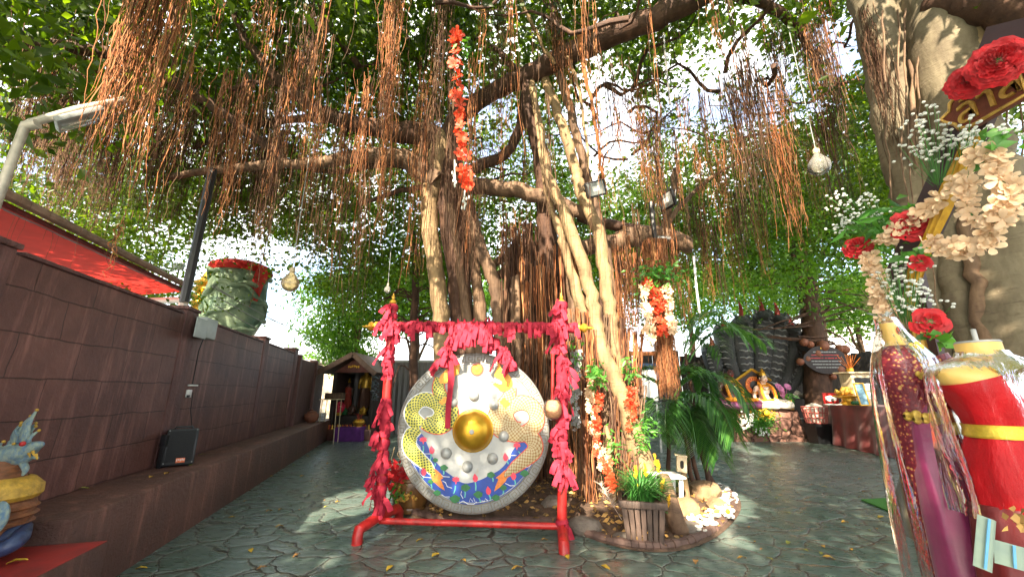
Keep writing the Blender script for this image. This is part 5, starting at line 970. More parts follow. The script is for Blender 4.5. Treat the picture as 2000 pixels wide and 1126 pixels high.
# ---- beyond the wall: awning, pole, street lamp, green urn statue, gold ladder tower
M['awning'] = mat('red_awning', (0.70, 0.045, 0.035), 0.6, 0.15, 3, 0.1, trans=0.6)
aw = thing('red_awning', 'long sloping red awning roof showing over the left wall', 'awning', (-8, 6, 0))
pts = [at(-60, 372, 3.9), at(40, 398, 4.1), at(360, 556, 8.6)]; low = [at(-60, 490, 3.6), at(60, 492, 4.0), at(256, 568, 7.8)]
e0_, e1_ = at(-40, 352, 3.9), at(362, 556, 8.6); g0_, g1_ = at(-40, 520, 3.9), at(235, 566, 8.6)
b = MB(); nseg = 12
for i in range(nseg + 1):
    a_ = e0_.lerp(e1_, i / nseg); c_ = a_ + Vector((-3.0, .35, .02)); c_.z = a_.z + .05; b.v += [tuple(a_ - Vector((0, 0, .16))), tuple((a_ + c_) / 2 + Vector((0, 0, -.24 - .03 * (i % 2)))), tuple(c_ - Vector((0, 0, .20)))]
for i in range(nseg):
    for j in range(2): b.f.append([i * 3 + j, (i + 1) * 3 + j, (i + 1) * 3 + j + 1, i * 3 + j + 1]); b.m.append(0)
b.build('canvas', M['awning'], aw, smooth=60)
b = MB(); d_ = (e1_ - e0_); b.tube([e0_ - d_ * .02, e1_], .075, 8, flat=.8); b.build('front_beam', mat('rusty_beam', (.42, .28, .20), .6, .4, 5, .2), aw)
b = MB(); b.tube([e0_ + Vector((-.05, 0, -.12)), e1_ + Vector((-.05, 0, -.12))], .05, 6); b.build('valance', mat('maroon_valance', (.16, .02, .02), .6, .3, 6, .1), aw)
b = MB(); b.tube([e1_ + Vector((.05, 0, .05)), Vector((e1_.x + .05, e1_.y, 0))], .09, 8); b.build('post', M['white'], aw)
b = MB(); b.tube([e1_ + Vector((0, 0, -.35)), e1_ + Vector((-2.2, .2, -.35))], .07, 8); b.build('tie_beam', M['white'], aw)
p = wl(1.66, -.72, 2.7); q_ = at(410, 372, 5.1); b = MB(); b.tube([p - Vector((0, 0, .1)), Vector((p.x, p.y, at(410, 330, p.y).z))], .055, 8); tag(b.build('black_pole', M['black']), 'thick black pole rising from the wall pilaster', 'pole')
M['galv'] = mat('galvanised_steel', (0.50, 0.46, 0.38), 0.5, 0.35, 6, 0.1, metal=0.2)
p0 = at(-8, 390, 3.0); p1 = at(36, 246, 3.0); p1 = Vector((p0.x + .02, 3.0, p1.z)); lp = thing('street_lamp', 'bent grey steel lamp arm with flat lamp head rising at the left edge', 'lamp', (p0.x, 3.0, 0))
b = MB(); b.tube([Vector((p0.x, 3.0, 0)), Vector((p0.x, 3.0, 2.0)), p1, p1 + Vector((.04, .0, .03)), at(150, 214, 3.2), at(245, 195, 3.4)], .034, 10); b.build('pole', M['galv'], lp)
b = MB(); b.tube([p1 - Vector((0, 0, .0)), p1 + Vector((.09, .01, .03))], .041, 10); b.build('elbow', M['galv'], lp)
hA, hB = at(112, 236, 3.12), at(205, 213, 3.30); dd = (hB - hA).normalized(); b = MB(); b.box((hA + hB) / 2 - Vector((0, 0, .045)), ((hB - hA).length , .24, .05), dd.to_track_quat('X', 'Z').to_matrix(), .01); b.build('lamp_head', M['grey'], lp)
b = MB(); b.box((hA + hB) / 2 - Vector((0, 0, .073)), ((hB - hA).length * .8, .19, .012), dd.to_track_quat('X', 'Z').to_matrix(), .004); b.build('lens', M['glass'], lp)
# giant green urn shaped figure wrapped with red cloth
Yu = 11.0; cU = at(462, 640, Yu); zb = at(460, 665, Yu).z; ztp = at(465, 522, Yu).z; ru = (at(513, 590, Yu).x - at(408, 590, Yu).x) / 2 * .94; cU = Vector(((at(513, 590, Yu).x + at(408, 590, Yu).x) / 2, Yu, 0))
M['urn'] = mat('green_carved_stone', (0.30, 0.38, 0.24), 0.5, 0.5, 2.2, 0.6, col2=(0.08, 0.16, 0.11), bdist=.05)
ur = thing('green_urn', 'huge carved green urn with red cloth round its rim rising behind the wall', 'urn', (cU.x, Yu, 0)); hU = ztp - zb
b = MB(); pr_ = [(.70, -zb), (.70, -.1), (.74, 0), (.84, .10), (.93, .22), (.97, .30), (1.0, .40), (1.02, .5), (1.02, .58), (1.01, .66), (.98, .78), (.95, .86), (.95, .93), (.9, .97)]
b.loft([((cU.x, Yu, zb + (z * hU if z > -.5 else z)), r * ru, r * ru, 0) for r, z in pr_], 40, fn=lambda i, a: 1 + (.045 * math.sin(5 * a + i * .9) + .03 * math.sin(3 * a - i * 1.3) if 1 < i < 12 else 0)); b.build('body', M['urn'], ur, smooth=60)
for k_ in range(4):
    b = MB(); zz = zb + hU * (.2 + .2 * k_); b.tube([Vector((cU.x + ru * 1.05 * math.cos(a), Yu + ru * 1.05 * math.sin(a), zz + .22 * math.sin(2 * a + k_ * 2) + .06 * math.sin(7 * a))) for a in [i * math.pi / 16 for i in range(33)]], [.04 + .03 * math.sin(i * .7 + k_) ** 2 for i in range(33)], 6); b.build('carved_band', M['urn'], ur, smooth=60)
b = MB(); b.loft([((cU.x, Yu, zb + z * hU), r * ru, r * ru, 0) for r, z in ((1.06, .90), (1.09, .95), (1.04, 1.0), (.8, 1.04))], 30, fn=lambda i, a: 1 + .03 * math.sin(11 * a + i)); b.build('rim_cloth', M['awning'], ur, smooth=60)
b = MB(); xx = cU.x + ru * 1.0; b.ribbon([Vector((xx, Yu - .3, zb + hU * z)) + Vector((.08 * math.sin(z * 9), 0, 0)) for z in (.98, .9, .8, .7, .6, .5)], Vector((.8, .5, 0)).normalized(), [.25, .3, .34, .3, .34, .28]); b.build('cloth_tail', M['awning'], ur, smooth=60)
gt = thing('golden_tower', 'slim golden tiered tower glimpsed beside the black pole', 'tower', (at(395, 600, 13).x, 13, 0)); xg = at(397, 600, 13).x; b = MB()
zs0, zs1 = 0, at(395, 545, 13).z; pr_ = []
for i in range(22): z = zs0 + (zs1 - zs0) * i / 22; r = .42 * (1 - .25 * i / 22); pr_ += [(r, z), (r * 1.25, z + .06), (r * 1.2, z + .12), (r * .85, z + .16)]
b.lathe(pr_ + [(.1, zs1 + .3), (0, zs1 + .8)], 14, Matrix.Translation((xg, 13, 0)), close=False); b.build('tiers', M['gold'], gt)
# distant floodlight, wires
p = at(348, 520, 12); fl = thing('distant_floodlight', 'small square floodlight on a thin mast beyond the wall', 'floodlight', (p.x, 12, 0)); b = MB(); b.box(p, (.36, .08, .24), None, .01); b.build('head', M['grey'], fl); b = MB(); b.box(p + Vector((0, -.045, 0)), (.31, .012, .19)); b.build('lens', M['glass'], fl); b = MB(); b.tube([Vector((p.x, 12.05, 0)), p + Vector((0, .05, -.1))], .03, 6); b.build('mast', M['grey'], fl)
for i, (a_, c_) in enumerate([((440, 560, 9), (720, 690, 20)), ((450, 580, 9), (720, 705, 20)), ((445, 595, 9), (700, 715, 20)), ((440, 555, 9), (610, 640, 16))]):
    A_, C_ = at(*a_), at(*c_); A_.x -= .3; b = MB(); b.tube([A_.lerp(C_, j / 10) - Vector((0, 0, .3 * math.sin(math.pi * j / 10))) for j in range(11)], .012, 4); tag(b.build('guy_wire', M['grey']), 'thin grey wire stretched from the green urn towards the far trees', 'wire', 'wires from the green urn')
# ================================================================ BED, PLANTS, BACK OF THE YARD
# planter box with grass
pp = gnd(1262, 1074); pl_ = thing('planter_box', 'dark slatted timber planter box tapering downwards at the front of the bed', 'planter', pp)
Rp = Matrix.Rotation(R(-14), 3, 'Z'); hp = .42; wt, wb = .21, .165
def PB(x, y, z): return pp + Rp @ Vector((x, y + .2, z))
M['slat'] = mat('dark_slat', (0.085, 0.055, 0.042), 0.65, 0.45, 5, 0.4, stretch=(6, 6, .8), island=.3)
for a_ in range(4):
    Ra = Matrix.Rotation(a_ * math.pi / 2, 3, 'Z'); b = MB()
    for i in range(7):
        f0, f1 = -1 + 2 * i / 7 + .03, -1 + 2 * (i + 1) / 7 - .03
        vs = []
        for yo in (0, .018):
            for f, w_, z in ((f0, wb, 0), (f1, wb, 0), (f1, wt, hp), (f0, wt, hp)): v = Ra @ Vector((f * w_, -w_ + yo, z)); vs.append(PB(v.x, v.y, v.z))
        b.add(vs, [[0, 1, 2, 3], [7, 6, 5, 4], [0, 4, 5, 1], [1, 5, 6, 2], [2, 6, 7, 3], [3, 7, 4, 0]])
    b.build('side', M['slat'], pl_, smooth=0)
b = MB()
for a_ in range(4): v = Matrix.Rotation(a_ * math.pi / 2, 3, 'Z') @ Vector((0, -wt - .006, hp - .03)); b.box(PB(v.x, v.y, v.z), (wt * 2 + .03 - .03 * (a_ % 2), .028, .06), Rp @ Matrix.Rotation(a_ * math.pi / 2, 3, 'Z'), .004)
b.build('rim', M['slat'], pl_)
b = MB(); b.box(PB(0, 0, hp - .06), (wt * 1.85, wt * 1.85, .02), Rp); b.build('soil', M['soil'], pl_)
M['grass'] = mat('grass_blade', (0.05, 0.20, 0.035), 0.45, 0.3, 20, 0.0, island=.35, trans=.25); 
gp = thing('grass_plant', 'tuft of arching green grass with yellow plumes in the slatted planter', 'plant', PB(0, 0, hp - .05))
b = MB()
for i in range(300):
    a_ = random.uniform(0, 6.28); r0 = random.uniform(0, .12); p = PB(r0 * math.cos(a_), r0 * math.sin(a_), hp - .05); L_ = random.uniform(.28, .55); a2 = a_ + random.uniform(-.6, .6); o_ = Vector((math.cos(a2), math.sin(a2), 0)); v = (o_ * random.uniform(.1, .7) + Vector((0, 0, 1))).normalized(); pts = []
    for j in range(6): pts.append(p.copy()); p = p + v * L_ / 5; v = (v + (o_ * .25 + Vector((0, 0, -.33))) * random.uniform(.5, 1.2)).normalized()
    sd = Vector((-o_.y, o_.x, 0)); b.ribbon(pts, sd, [.008, .011, .012, .010, .007, .002])
b.build('blades', M['grass'], gp, smooth=60)
for px, py, dx, dy in ((1241, 915, 0, 30), (1260, 912, 0, 35), (1285, 905, 0, 25), (1278, 893, -5, 28), (1297, 940, 14, 10), (1245, 950, -6, 18), (1308, 972, 12, 5)):
    tip = at(px, py - 4, 4.45); bt = tip + Vector((-dx * .003, 0, -.11)); b = MB(); b.tube([PB(0, 0, hp), bt + Vector((0, 0, -.05)), bt], .004, 5); plm = b.build('stalk', M['stemgreen'], gp)
    b = MB()
    for i in range(60): f = random.random(); c = bt.lerp(tip, f); a_ = random.uniform(0, 6.28); rr = .028 * (1 - .5 * f); b.tube([c, c + Vector((math.cos(a_) * rr, math.sin(a_) * rr, .025))], [.005, .001], 4)
    b.build('plume', M['yellowpetal'], plm)
p0 = gnd(1345, 1050); lgp = gnd(1335, 1050); b = MB(); b.tube(smoothpath([gnd(1332, 1046) + Vector((0, 0, -.02)), at(1312, 990, 4.55), at(1295, 930, 4.75)], 5), lerp_list([.10, .085, .07], 11), 12, wob=.05); tag(b.build('log_section', M['barkmid'], smooth=60), 'short dark log leaning behind the slatted planter', 'log')
# birdhouse on post
pb = gnd(1348, 995); bh = thing('bird_house', 'small pale wooden bird house on a weathered post in the bed', 'birdhouse', pb); tz = at(1330, 912, pb.y).z; bx0 = at(1330, 905, pb.y)
b = MB(); b.tube([pb - Vector((0, 0, .05)), Vector((bx0.x + .02, pb.y, tz - .05))], .035, 8, wob=.08); b.build('post', M['barkpale'], bh)
M['hole'] = mat('dark_hole', (.01, .008, .006), .8, .1, 4, 0)
b = MB(); b.box(Vector((bx0.x, pb.y - .02, tz + .045)), (.12, .13, .19), Matrix.Rotation(R(6), 3, 'Y') @ Matrix.Rotation(R(-18), 3, 'Z'), .006); hb = b.build('box', M['palewood'], bh)
b = MB(); Rb_ = Matrix.Rotation(R(6), 3, 'Y') @ Matrix.Rotation(R(-18), 3, 'Z'); c = Vector((bx0.x, pb.y - .02, tz + .045)); b.prism([(.022 * math.cos(a), .03 * math.sin(a) + (.02 if math.sin(a) > 0 else -.02)) for a in [i * math.pi / 8 for i in range(16)]], c, Rb_ @ Vector((1, 0, 0)), Rb_ @ Vector((0, 0, 1)), Rb_ @ Vector((0, -1, 0)), .064, .068); b.build('entrance', M['hole'], hb)
b = MB(); b.box(c + Vector((0, 0, .105)), (.15, .17, .015), Rb_, .003); b.build('roof', M['palewood'], bh)
# white stool
ws = gnd(1318, 1010) + Vector((.0, .15, 0)); wst = thing('white_stool', 'small white painted slatted stool behind the grass planter', 'stool', ws); hz = at(1315, 930, ws.y).z
for sx, sy in ((-.15, -.1), (.12, -.1), (-.15, .14), (.12, .14)): b = MB(); b.box(ws + Vector((sx, sy, hz / 2 - .01)), (.05, .022, hz), Matrix.Rotation(R(5 * (1 if sx > 0 else -1)), 3, 'Y'), .004); b.build('leg', M['white'], wst)
for i in range(3): b = MB(); b.box(ws + Vector((-.015, -.1 + .12 * i, hz + .012)), (.40, .11, .022), Matrix.Rotation(R(3), 3, 'X'), .005); b.build('slat', M['white'], wst)
# rocks
M['rockgrey'] = mat('grey_rock', (0.17, 0.14, 0.115), 0.85, 0.5, 5, 0.9, bdist=.03); M['rocktan'] = mat('tan_rock', (0.30, 0.19, 0.10), 0.85, 0.45, 5, 0.9, bdist=.03)
def rock(p, r, m, lb, seed, rz=0):
    bm = bmesh.new(); bmesh.ops.create_icosphere(bm, subdivisions=3, radius=1); rnd = random.Random(seed); pl = [(Vector((rnd.gauss(0, 1), rnd.gauss(0, 1), rnd.gauss(0, 1))).normalized(), rnd.uniform(.62, .95)) for _ in range(12)]
    for v in bm.verts:
        for nn, d in pl:
            k = v.co.dot(nn)
            if k > d: v.co -= nn * (k - d) * .85
    me = bpy.data.meshes.new('rock'); M_ = Matrix.Rotation(rz, 4, 'Z') @ Matrix.Diagonal((*r, 1)); bm.transform(M_); bm.to_mesh(me); bm.free(); me.polygons.foreach_set('use_smooth', [True] * len(me.polygons)); me.set_sharp_from_angle(angle=R(25)); me.materials.append(m)
    o = bpy.data.objects.new('rock', me); COL.objects.link(o); o.location = p; tag(o, lb, 'rock', 'rocks in the planting bed'); return o
rock(gnd(1148, 1048) + Vector((0, .1, .07)), (.19, .15, .10), M['rockgrey'], 'dark grey boulder beside the foot of the right post', 1, -.4)
rock(gnd(1218, 1060) + Vector((0, .06, .03)), (.10, .08, .05), M['rockgrey'], 'small flat grey stone left of the slatted planter', 2)
rock(gnd(1345, 1018) + Vector((0, .1, .10)), (.19, .16, .15), M['rocktan'], 'rounded tan boulder below the bird house post', 3)
rock(gnd(1352, 1046) + Vector((0, .06, .05)), (.18, .13, .07), M['rockgrey'], 'flat broken slab lying in front of the tan boulder', 4, .5)
rock(gnd(1392, 985) + Vector((0, .15, .12)), (.26, .2, .17), M['rocktan'], 'large tan boulder at the right end of the bed', 5)
rock(gnd(1425, 1003) + Vector((-.1, .1, .06)), (.16, .12, .1), M['rocktan'], 'smaller tan stone next to the white pebbles', 6, .8)
rock(gnd(1085, 1015) + Vector((0, .3, .08)), (.2, .15, .12), M['rockgrey'], 'grey boulder in shadow behind the gong', 7)
# pebbles along the kerb
pm = []
for i in range(4):
    bm = bmesh.new(); bmesh.ops.create_icosphere(bm, subdivisions=2, radius=1)
    for v in bm.verts: v.co *= random.uniform(.9, 1.06)
    me = bpy.data.meshes.new('pebble'); bm.transform(Matrix.Diagonal((.045, .035, .018, 1))); bm.to_mesh(me); bm.free(); me.polygons.foreach_set('use_smooth', [True] * len(me.polygons)); me.materials.append(mat('white_pebble', (.50, .485, .44), .5, .12, 20, .1)) if i == 0 else me.materials.append(pm[0].materials[0]); pm.append(me)
arc = smoothpath([gnd(*p) for p in [(1370, 1052), (1400, 1036), (1425, 1015), (1440, 992), (1434, 972), (1412, 955), (1390, 948)]], 8)
for i in range(150):
    f = random.random(); k_ = int(f * (len(arc) - 1)); p = arc[k_]; into = (bedc - p).normalized(); p = p + into * (random.choice((.02, .10, .13, .17, .22)) + random.uniform(-.03, .03)); o = bpy.data.objects.new('pebble', random.choice(pm)); COL.objects.link(o)
    o.location = p + Vector((random.uniform(-.03, .03), random.uniform(-.03, .03), .06 if random.random() < .8 else .075)); o.rotation_euler = (random.uniform(-.4, .4), random.uniform(-.4, .4), random.uniform(0, 6.28)); s_ = random.uniform(.7, 1.25); o.scale = (s_, s_, s_); tag(o, 'flat white pebble in the strip along the right end of the bed', 'pebble', 'white pebbles edging the bed')
def flower_flat(name, p, r, lb):
    t_ = thing(name, lb, 'flower', p); b = MB()
    for i in range(8):
        a_ = i * math.pi / 4; d = Vector((math.cos(a_), .35 * math.sin(a_), .94 * math.sin(a_))); sd = Vector((-math.sin(a_), 0, math.cos(a_))); b.ribbon([p, p + d * r * .5 + Vector((0, -.01, 0)), p + d * r], sd, [.02, r * .55, r * .3])
    b.build('petals', M['whitepetal'], t_, smooth=60); b = MB(); b.ball(p + Vector((0, -.012, 0)), (.03, .015, .03), 10, 6); b.build('centre', M['marigold'], t_)
flower_flat('daisy', at(1355, 1020, 4.75), .085, 'big white artificial daisy leaning on the tan boulder')
flower_flat('daisy', gnd(1421, 1003, .10) + Vector((0, 0, .03)), .07, 'white artificial flower lying among the white pebbles')
# leaf litter of the bed
P = []
while len(P) < 1500:
    q = Vector((random.uniform(-1.4, 3.0), random.uniform(4.2, 8.5), 0)); d = q - bedc
    k_ = min(range(len(bedl)), key=lambda i: -((bedl[i] - bedc).normalized().dot(d.normalized()))); f = d.length / (bedl[k_] - bedc).length
    if f < .97: P.append((q.x, q.y, .05 + .09 * (1 - f) + random.uniform(0, .02)))
P = np.array(P); az = RNG.uniform(0, 6.28, len(P)); D = np.stack([np.cos(az), np.sin(az), RNG.normal(0, .25, len(P))], 1); V, F = leaf_faces(P, .075, .5, dirs=D); M['litter'] = mat('dry_leaf', (0.42, 0.24, 0.07), 0.7, 0.4, 6, 0.1, island=.6)
tag(npmesh('leaf_litter', V, F, M['litter']), kind='stuff')
# fallen leaves on the paving and ledge
lm = []
for i in range(4):
    b = MB(); n_ = 8; vs = []
    for j in range(n_ + 1):
        t_ = j / n_; wv = .020 * math.sin(math.pi * min(1, t_ * 1.02)) ** .8 + .0005; zz = .012 * math.sin(math.pi * t_) * random.uniform(.6, 1.6) + .003; x = -.04 + .085 * t_
        vs += [(x, -wv, zz + .007 * random.random()), (x, 0, zz - .002), (x, wv, zz + .007 * random.random())]
    b.add(vs, [[j * 3 + k, (j + 1) * 3 + k, (j + 1) * 3 + k + 1, j * 3 + k + 1] for j in range(n_) for k in range(2)]); me_o = b.build('leaf_proto', mat('yellow_fallen_leaf', [(.62, .40, .03), (.50, .28, .04), (.40, .20, .06), (.30, .30, .05)][i], .55, .35, 25, .1), None, (0, 0, 0), smooth=60); lm.append(me_o.data); bpy.data.objects.remove(me_o)
FL = [(275, 1110), (190, 938), (310, 980), (1650, 1020), (1182, 1108), (820, 1055), (762, 1110), (1360, 1098), (420, 990), (453, 1010), (525, 998), (545, 1028), (530, 930), (590, 930), (430, 960), (1108, 1088), (705, 1055), (1063, 1054), (1720, 1010), (1610, 950), (1540, 1060), (1500, 960), (1680, 935), (1560, 900), (1450, 1090), (255, 1070), (300, 1046), (620, 950), (640, 905), (560, 905), (600, 890), (580, 1085), (1470, 930), (1620, 1090), (905, 1095), (1010, 1110), (850, 1085), (490, 1075), (510, 1110)]
for px, py in FL:
    o = bpy.data.objects.new('fallen_leaf', random.choice(lm[:2] if random.random() < .7 else lm)); COL.objects.link(o); o.location = gnd(px, py); o.rotation_euler = (random.uniform(-.15, .15), random.uniform(-.15, .15), random.uniform(0, 6.28)); s_ = random.uniform(.75, 1.2); o.scale = (s_, s_, s_); tag(o, 'dry yellow leaf fallen on the green paving', 'leaf', 'leaves fallen on the paving')
for i in range(40):
    o = bpy.data.objects.new('fallen_leaf', random.choice(lm[1:])); COL.objects.link(o); o.location = gnd(random.uniform(380, 700), random.uniform(870, 1010)) if i % 2 else gnd(random.uniform(1450, 1720), random.uniform(890, 1100)); o.rotation_euler = (0, 0, random.uniform(0, 6.28)); s_ = random.uniform(.45, .8); o.scale = (s_, s_, s_); tag(o, 'dry yellow leaf fallen on the green paving', 'leaf', 'leaves fallen on the paving')
for px, py in ((160, 955), (295, 932), (440, 868), (325, 925), (372, 908), (500, 842), (395, 888)):
    o = bpy.data.objects.new('fallen_leaf', random.choice(lm)); COL.objects.link(o); o.location = gnd(px, py, .603); o.rotation_euler = (0, 0, random.uniform(0, 6.28)); tag(o, 'dry leaf lying on the brown ledge', 'leaf', 'leaves lying on the ledge')
for px, py in ((95, 1058), (32, 1098)):
    o = bpy.data.objects.new('fallen_leaf', lm[0]); COL.objects.link(o); o.location = gnd(px, py, .455); o.rotation_euler = (0, 0, random.uniform(0, 1)); tag(o, 'yellow leaf lying on the worn red plinth top', 'leaf', 'leaves on the red plinth')
# flower pot behind the gong
p = gnd(800, 998); fp_ = thing('glazed_pot', 'brown glazed pot with moulded flowers behind the left of the gong', 'pot', p)
M['glaze'] = mat('brown_glaze', (0.20, 0.095, 0.025), 0.25, 0.4, 5, 0.1, col2=(0.09, 0.045, 0.02), coat=.4)
b = MB(); b.lathe([(.16, 0), (.19, .02), (.20, .06), (.195, .075), (.215, .10), (.245, .22), (.255, .33), (.25, .37), (.265, .385), (.265, .41), (.235, .415), (.22, .36), (0, .35)], 32, Matrix.Translation(p), close=False); b.build('body', M['glaze'], fp_)
b = MB()
for i in range(26): a_ = -1.7 + random.gauss(0, .3); z = .22 + random.gauss(0, .045); b.ball(p + Vector((.242 * math.cos(a_), .242 * math.sin(a_), z)), (.022, .022, .02), 7, 5)
b.build('moulded_flowers', M['goldsoft'], fp_)
fb = thing('red_flower_bunch', 'bunch of red artificial flowers with fresh green leaves in the glazed pot', 'flowers', p + Vector((0, 0, .38)))
b = MB()
for i in range(220): c = at(775, 928, 5.35) + Vector((random.gauss(0, .09), random.gauss(0, .09), random.gauss(0, .07))); a_ = Vector((random.gauss(0, 1), random.gauss(0, 1), random.gauss(0, 1))).normalized(); b.ribbon([c, c + a_ * .03, c + a_ * .055], a_.orthogonal(), [.012, .035, .02])
b.build('petals', M['redpetal'], fb, smooth=0)
C = np.array([at(784, 955, 5.35) + Vector((random.gauss(0, .07), random.gauss(0, .07), random.gauss(0, .06))) for i in range(160)]); V, F = leaf_faces(C, .07, .6); npmesh('leaves', V, F, M['leafgreen'], fb)
b = MB()
for i in range(8): b.tube([p + Vector((0, 0, .36)), at(772 + i * 4, 945, 5.35)], .006, 5)
b.build('stems', M['stemgreen'], fb)
b = MB()
for i in range(5): b.tube([p + Vector((.05, .05, .36)), at(752 + i * 12, 905 - i * 9, 5.5), at(757 + i * 14, 880 - i * 8, 5.5)], .010, 5)
tag(b.build('bamboo_stakes', M['palewood']), 'pale thin canes standing between the gong and its left post', 'canes')
# ---- palms in the bed
M['frond'] = leaf_mat('palm_leaflet', (0.022, 0.080, 0.022), (0.07, 0.18, 0.04), 0.25, 0.28)
def frond(b, p, az, el, L_, drop, wl_=.05, nl=34, ll=.42):
    v = Vector((math.cos(az) * math.cos(el), math.sin(az) * math.cos(el), math.sin(el))); pts = [p.copy()]; q = p.copy()
    for j in range(16): q = q + v * L_ / 16; v = (v + Vector((math.cos(az) * .01, math.sin(az) * .01, -drop / 16 * (1 + j / 6)))).normalized(); pts.append(q.copy())
    b.tube(pts, lerp_list([.014, .004], 17), 5)
    for j in range(nl):
        f = .22 + .78 * j / (nl - 1); k_ = f * 16; i0 = min(int(k_), 15); c = pts[i0].lerp(pts[i0 + 1], k_ - i0); t_ = (pts[i0 + 1] - pts[i0]).normalized(); sx = t_.cross(Vector((0, 0, 1)));
        if sx.length < .05: sx = Vector((-math.sin(az), math.cos(az), 0))
        sx.normalize()
        for sg_ in (-1, 1):
            l_ = ll * (.55 + .45 * math.sin(math.pi * min(1, f * 1.05))) * random.uniform(.85, 1.1); d = (t_ * .75 + sx * sg_ * .85 + Vector((0, 0, .08))).normalized(); m_ = c + d * l_ * .5; e = c + d * l_ + Vector((0, 0, -l_ * random.uniform(.22, .5))); up = d.cross(t_).normalized()
            w_ = wl_ * random.uniform(.7, 1.1); sd = d.cross(Vector((0, 0, 1))); sd = sd.normalized() if sd.length > .05 else sx
            b.ribbon([c, c.lerp(m_, .5), m_, m_.lerp(e, .5), e], sd, [w_ * .3, w_ * .95, w_, w_ * .7, .003])
def palm(name, lb, base, fr, stems):
    t_ = thing(name, lb, 'plant', base)
    for s0, s1 in stems: b = MB(); b.tube(wobpath(s0, s1, 8, .03), lerp_list([.04, .022], 9), 8); b.build('stem', M['barkdark'], t_)
    for a in fr: b = MB(); frond(b, *a); b.build('frond', M['frond'], t_, smooth=0)
    return t_
pb_ = gnd(1375, 960); cr_ = [at(1325, 800, 6.3), at(1312, 760, 6.4), at(1338, 690, 6.6)]
fr_ = []
for az, el, L_, dr, ci in [(-2.2, .9, 1.2, 1.5, 0), (-1.4, .8, 1.3, 1.6, 0), (-.7, .9, 1.0, 1.8, 0), (-.2, 1.0, .75, 1.8, 0), (.4, 1.1, .75, 1.6, 0), (3.0, 1.0, 1.4, 1.4, 1), (-1.0, 1.0, 1.5, 1.5, 1), (-.3, 1.2, .95, 1.9, 1), (.1, 1.2, .9, 1.8, 1), (2.2, .9, 1.3, 1.3, 1), (.0, 1.0, 1.55, 1.1, 2), (.25, 1.15, 1.7, 1.15, 2), (-.9, 1.2, 1.3, 1.5, 2), (.5, 1.05, 1.5, 1.2, 2), (-1.3, .3, 1.0, 1.3, 0), (-.1, .5, .75, 1.5, 0), (-1.8, .6, 1.2, 1.8, 0)]: fr_.append((cr_[ci] + Vector((random.uniform(-.06, .06), random.uniform(-.06, .06), random.uniform(-.25, .05))), az + random.uniform(-.15, .15), el, L_, dr, .024, 38, .44))
palm('areca_palm', 'dark green feathery palm clump on slim stems at the right end of the bed', pb_, fr_, [(gnd(1362 + 12 * i, 968 - 6 * i), cr_[i % 3]) for i in range(4)])
pf = at(1310, 880, 6.2); pf.z = .06; fr_ = [(at(1300, 800, 6.6) + Vector((0, 0, -.05 * i)), -2.9 + i * .8, .7, 1.1, 1.5, .026, 44, .42) for i in range(6)]
palm('areca_palm', 'smaller shaded palm between the stem cluster and the bird house', Vector((at(1305, 900, 6.6).x, 6.6, .08)), fr_, [(Vector((at(1305, 900, 6.6).x, 6.6, .05)), at(1300, 800, 6.6))])
# ---- hanging and climbing flower strings
def blossom5(b, c, nrm, r, n=5, cup=.25):
    nrm = nrm.normalized(); t1 = nrm.orthogonal().normalized(); t2 = nrm.cross(t1); a0 = random.uniform(0, 6.28)
    for i in range(n):
        a_ = a0 + i * 2 * math.pi / n; d = t1 * math.cos(a_) + t2 * math.sin(a_); sd = nrm.cross(d); b.ribbon([c + d * r * .08, c + d * r * .5 + nrm * r * cup * .6, c + d * r * .85 + nrm * r * cup, c + d * r + nrm * r * cup * .8], sd, [r * .15, r * .6, r * .62, r * .25])
def flower_string(name, lb, path, nfl, r, m, spread, leafm=None, nleaf=0, leafpos=None, stem='stemgreen', cat='garland'):
    pth = smoothpath(path, 6); t_ = thing(name, lb, cat, pth[0]); b = MB(); b.tube(pth, .005, 5); b.build('stem', M[stem], t_); b = MB()
    for i in range(nfl):
        c = pth[int(random.random() * (len(pth) - 1))] + Vector((random.gauss(0, spread), random.gauss(0, spread), random.gauss(0, .02))); nn = Vector((random.gauss(0, .7), -1 + random.gauss(0, .5), random.gauss(0, .6))); blossom5(b, c, nn, r * random.uniform(.75, 1.2))
    b.build('blossoms', m, t_, smooth=60)
    if nleaf:
        C = np.array([(leafpos or pth[0]) + Vector((random.gauss(0, .06), random.gauss(0, .06), random.gauss(0, .09))) for i in range(nleaf)]); V, F = leaf_faces(C, .09, .5); npmesh('leaves', V, F, leafm or M['leafgreen'], t_)
    return t_
flower_string('flower_garland', 'long orange artificial blossom string hanging from the limb above the gong', [at(893, 62, 4.3), at(888, 110, 4.35), at(895, 180, 4.4), at(897, 250, 4.45), at(905, 310, 4.5), at(912, 372, 4.5)], 66, .078, M['orangepetal'], .035, None, 26, at(905, 95, 4.35))
b = MB()
for pts in ([(888, 312, 4.45), (888, 335, 4.45), (890, 358, 4.45)], [(908, 372, 4.5), (906, 388, 4.5), (908, 402, 4.5)]): b.tube([at(*p) for p in pts], .008, 5); [b.ball(at(pts[-1][0] + random.gauss(0, 4), random.uniform(pts[0][1] + 10, pts[-1][1] + 6), 4.45), (.012, .012, .025), 6, 5) for _ in range(9)]
tag(b.build('silver_tassels', M['whitepetal']), 'pair of pale silvery sprigs dangling below the orange blossom string', 'tassel')
flower_string('flower_garland', 'orange blossom string wound on the thick hanging root bunch', [at(1262, 545, 5.1), at(1285, 580, 5.1), at(1290, 620, 5.1), at(1298, 660, 5.1)], 60, .05, M['orangepetal'], .05)
flower_string('flower_garland', 'white blossom string at the left side of the thick hanging root bunch', [at(1256, 560, 5.08), at(1262, 600, 5.08), at(1268, 640, 5.08), at(1272, 675, 5.08)], 42, .05, M['cream'], .025, None, 40, at(1268, 535, 5.1))
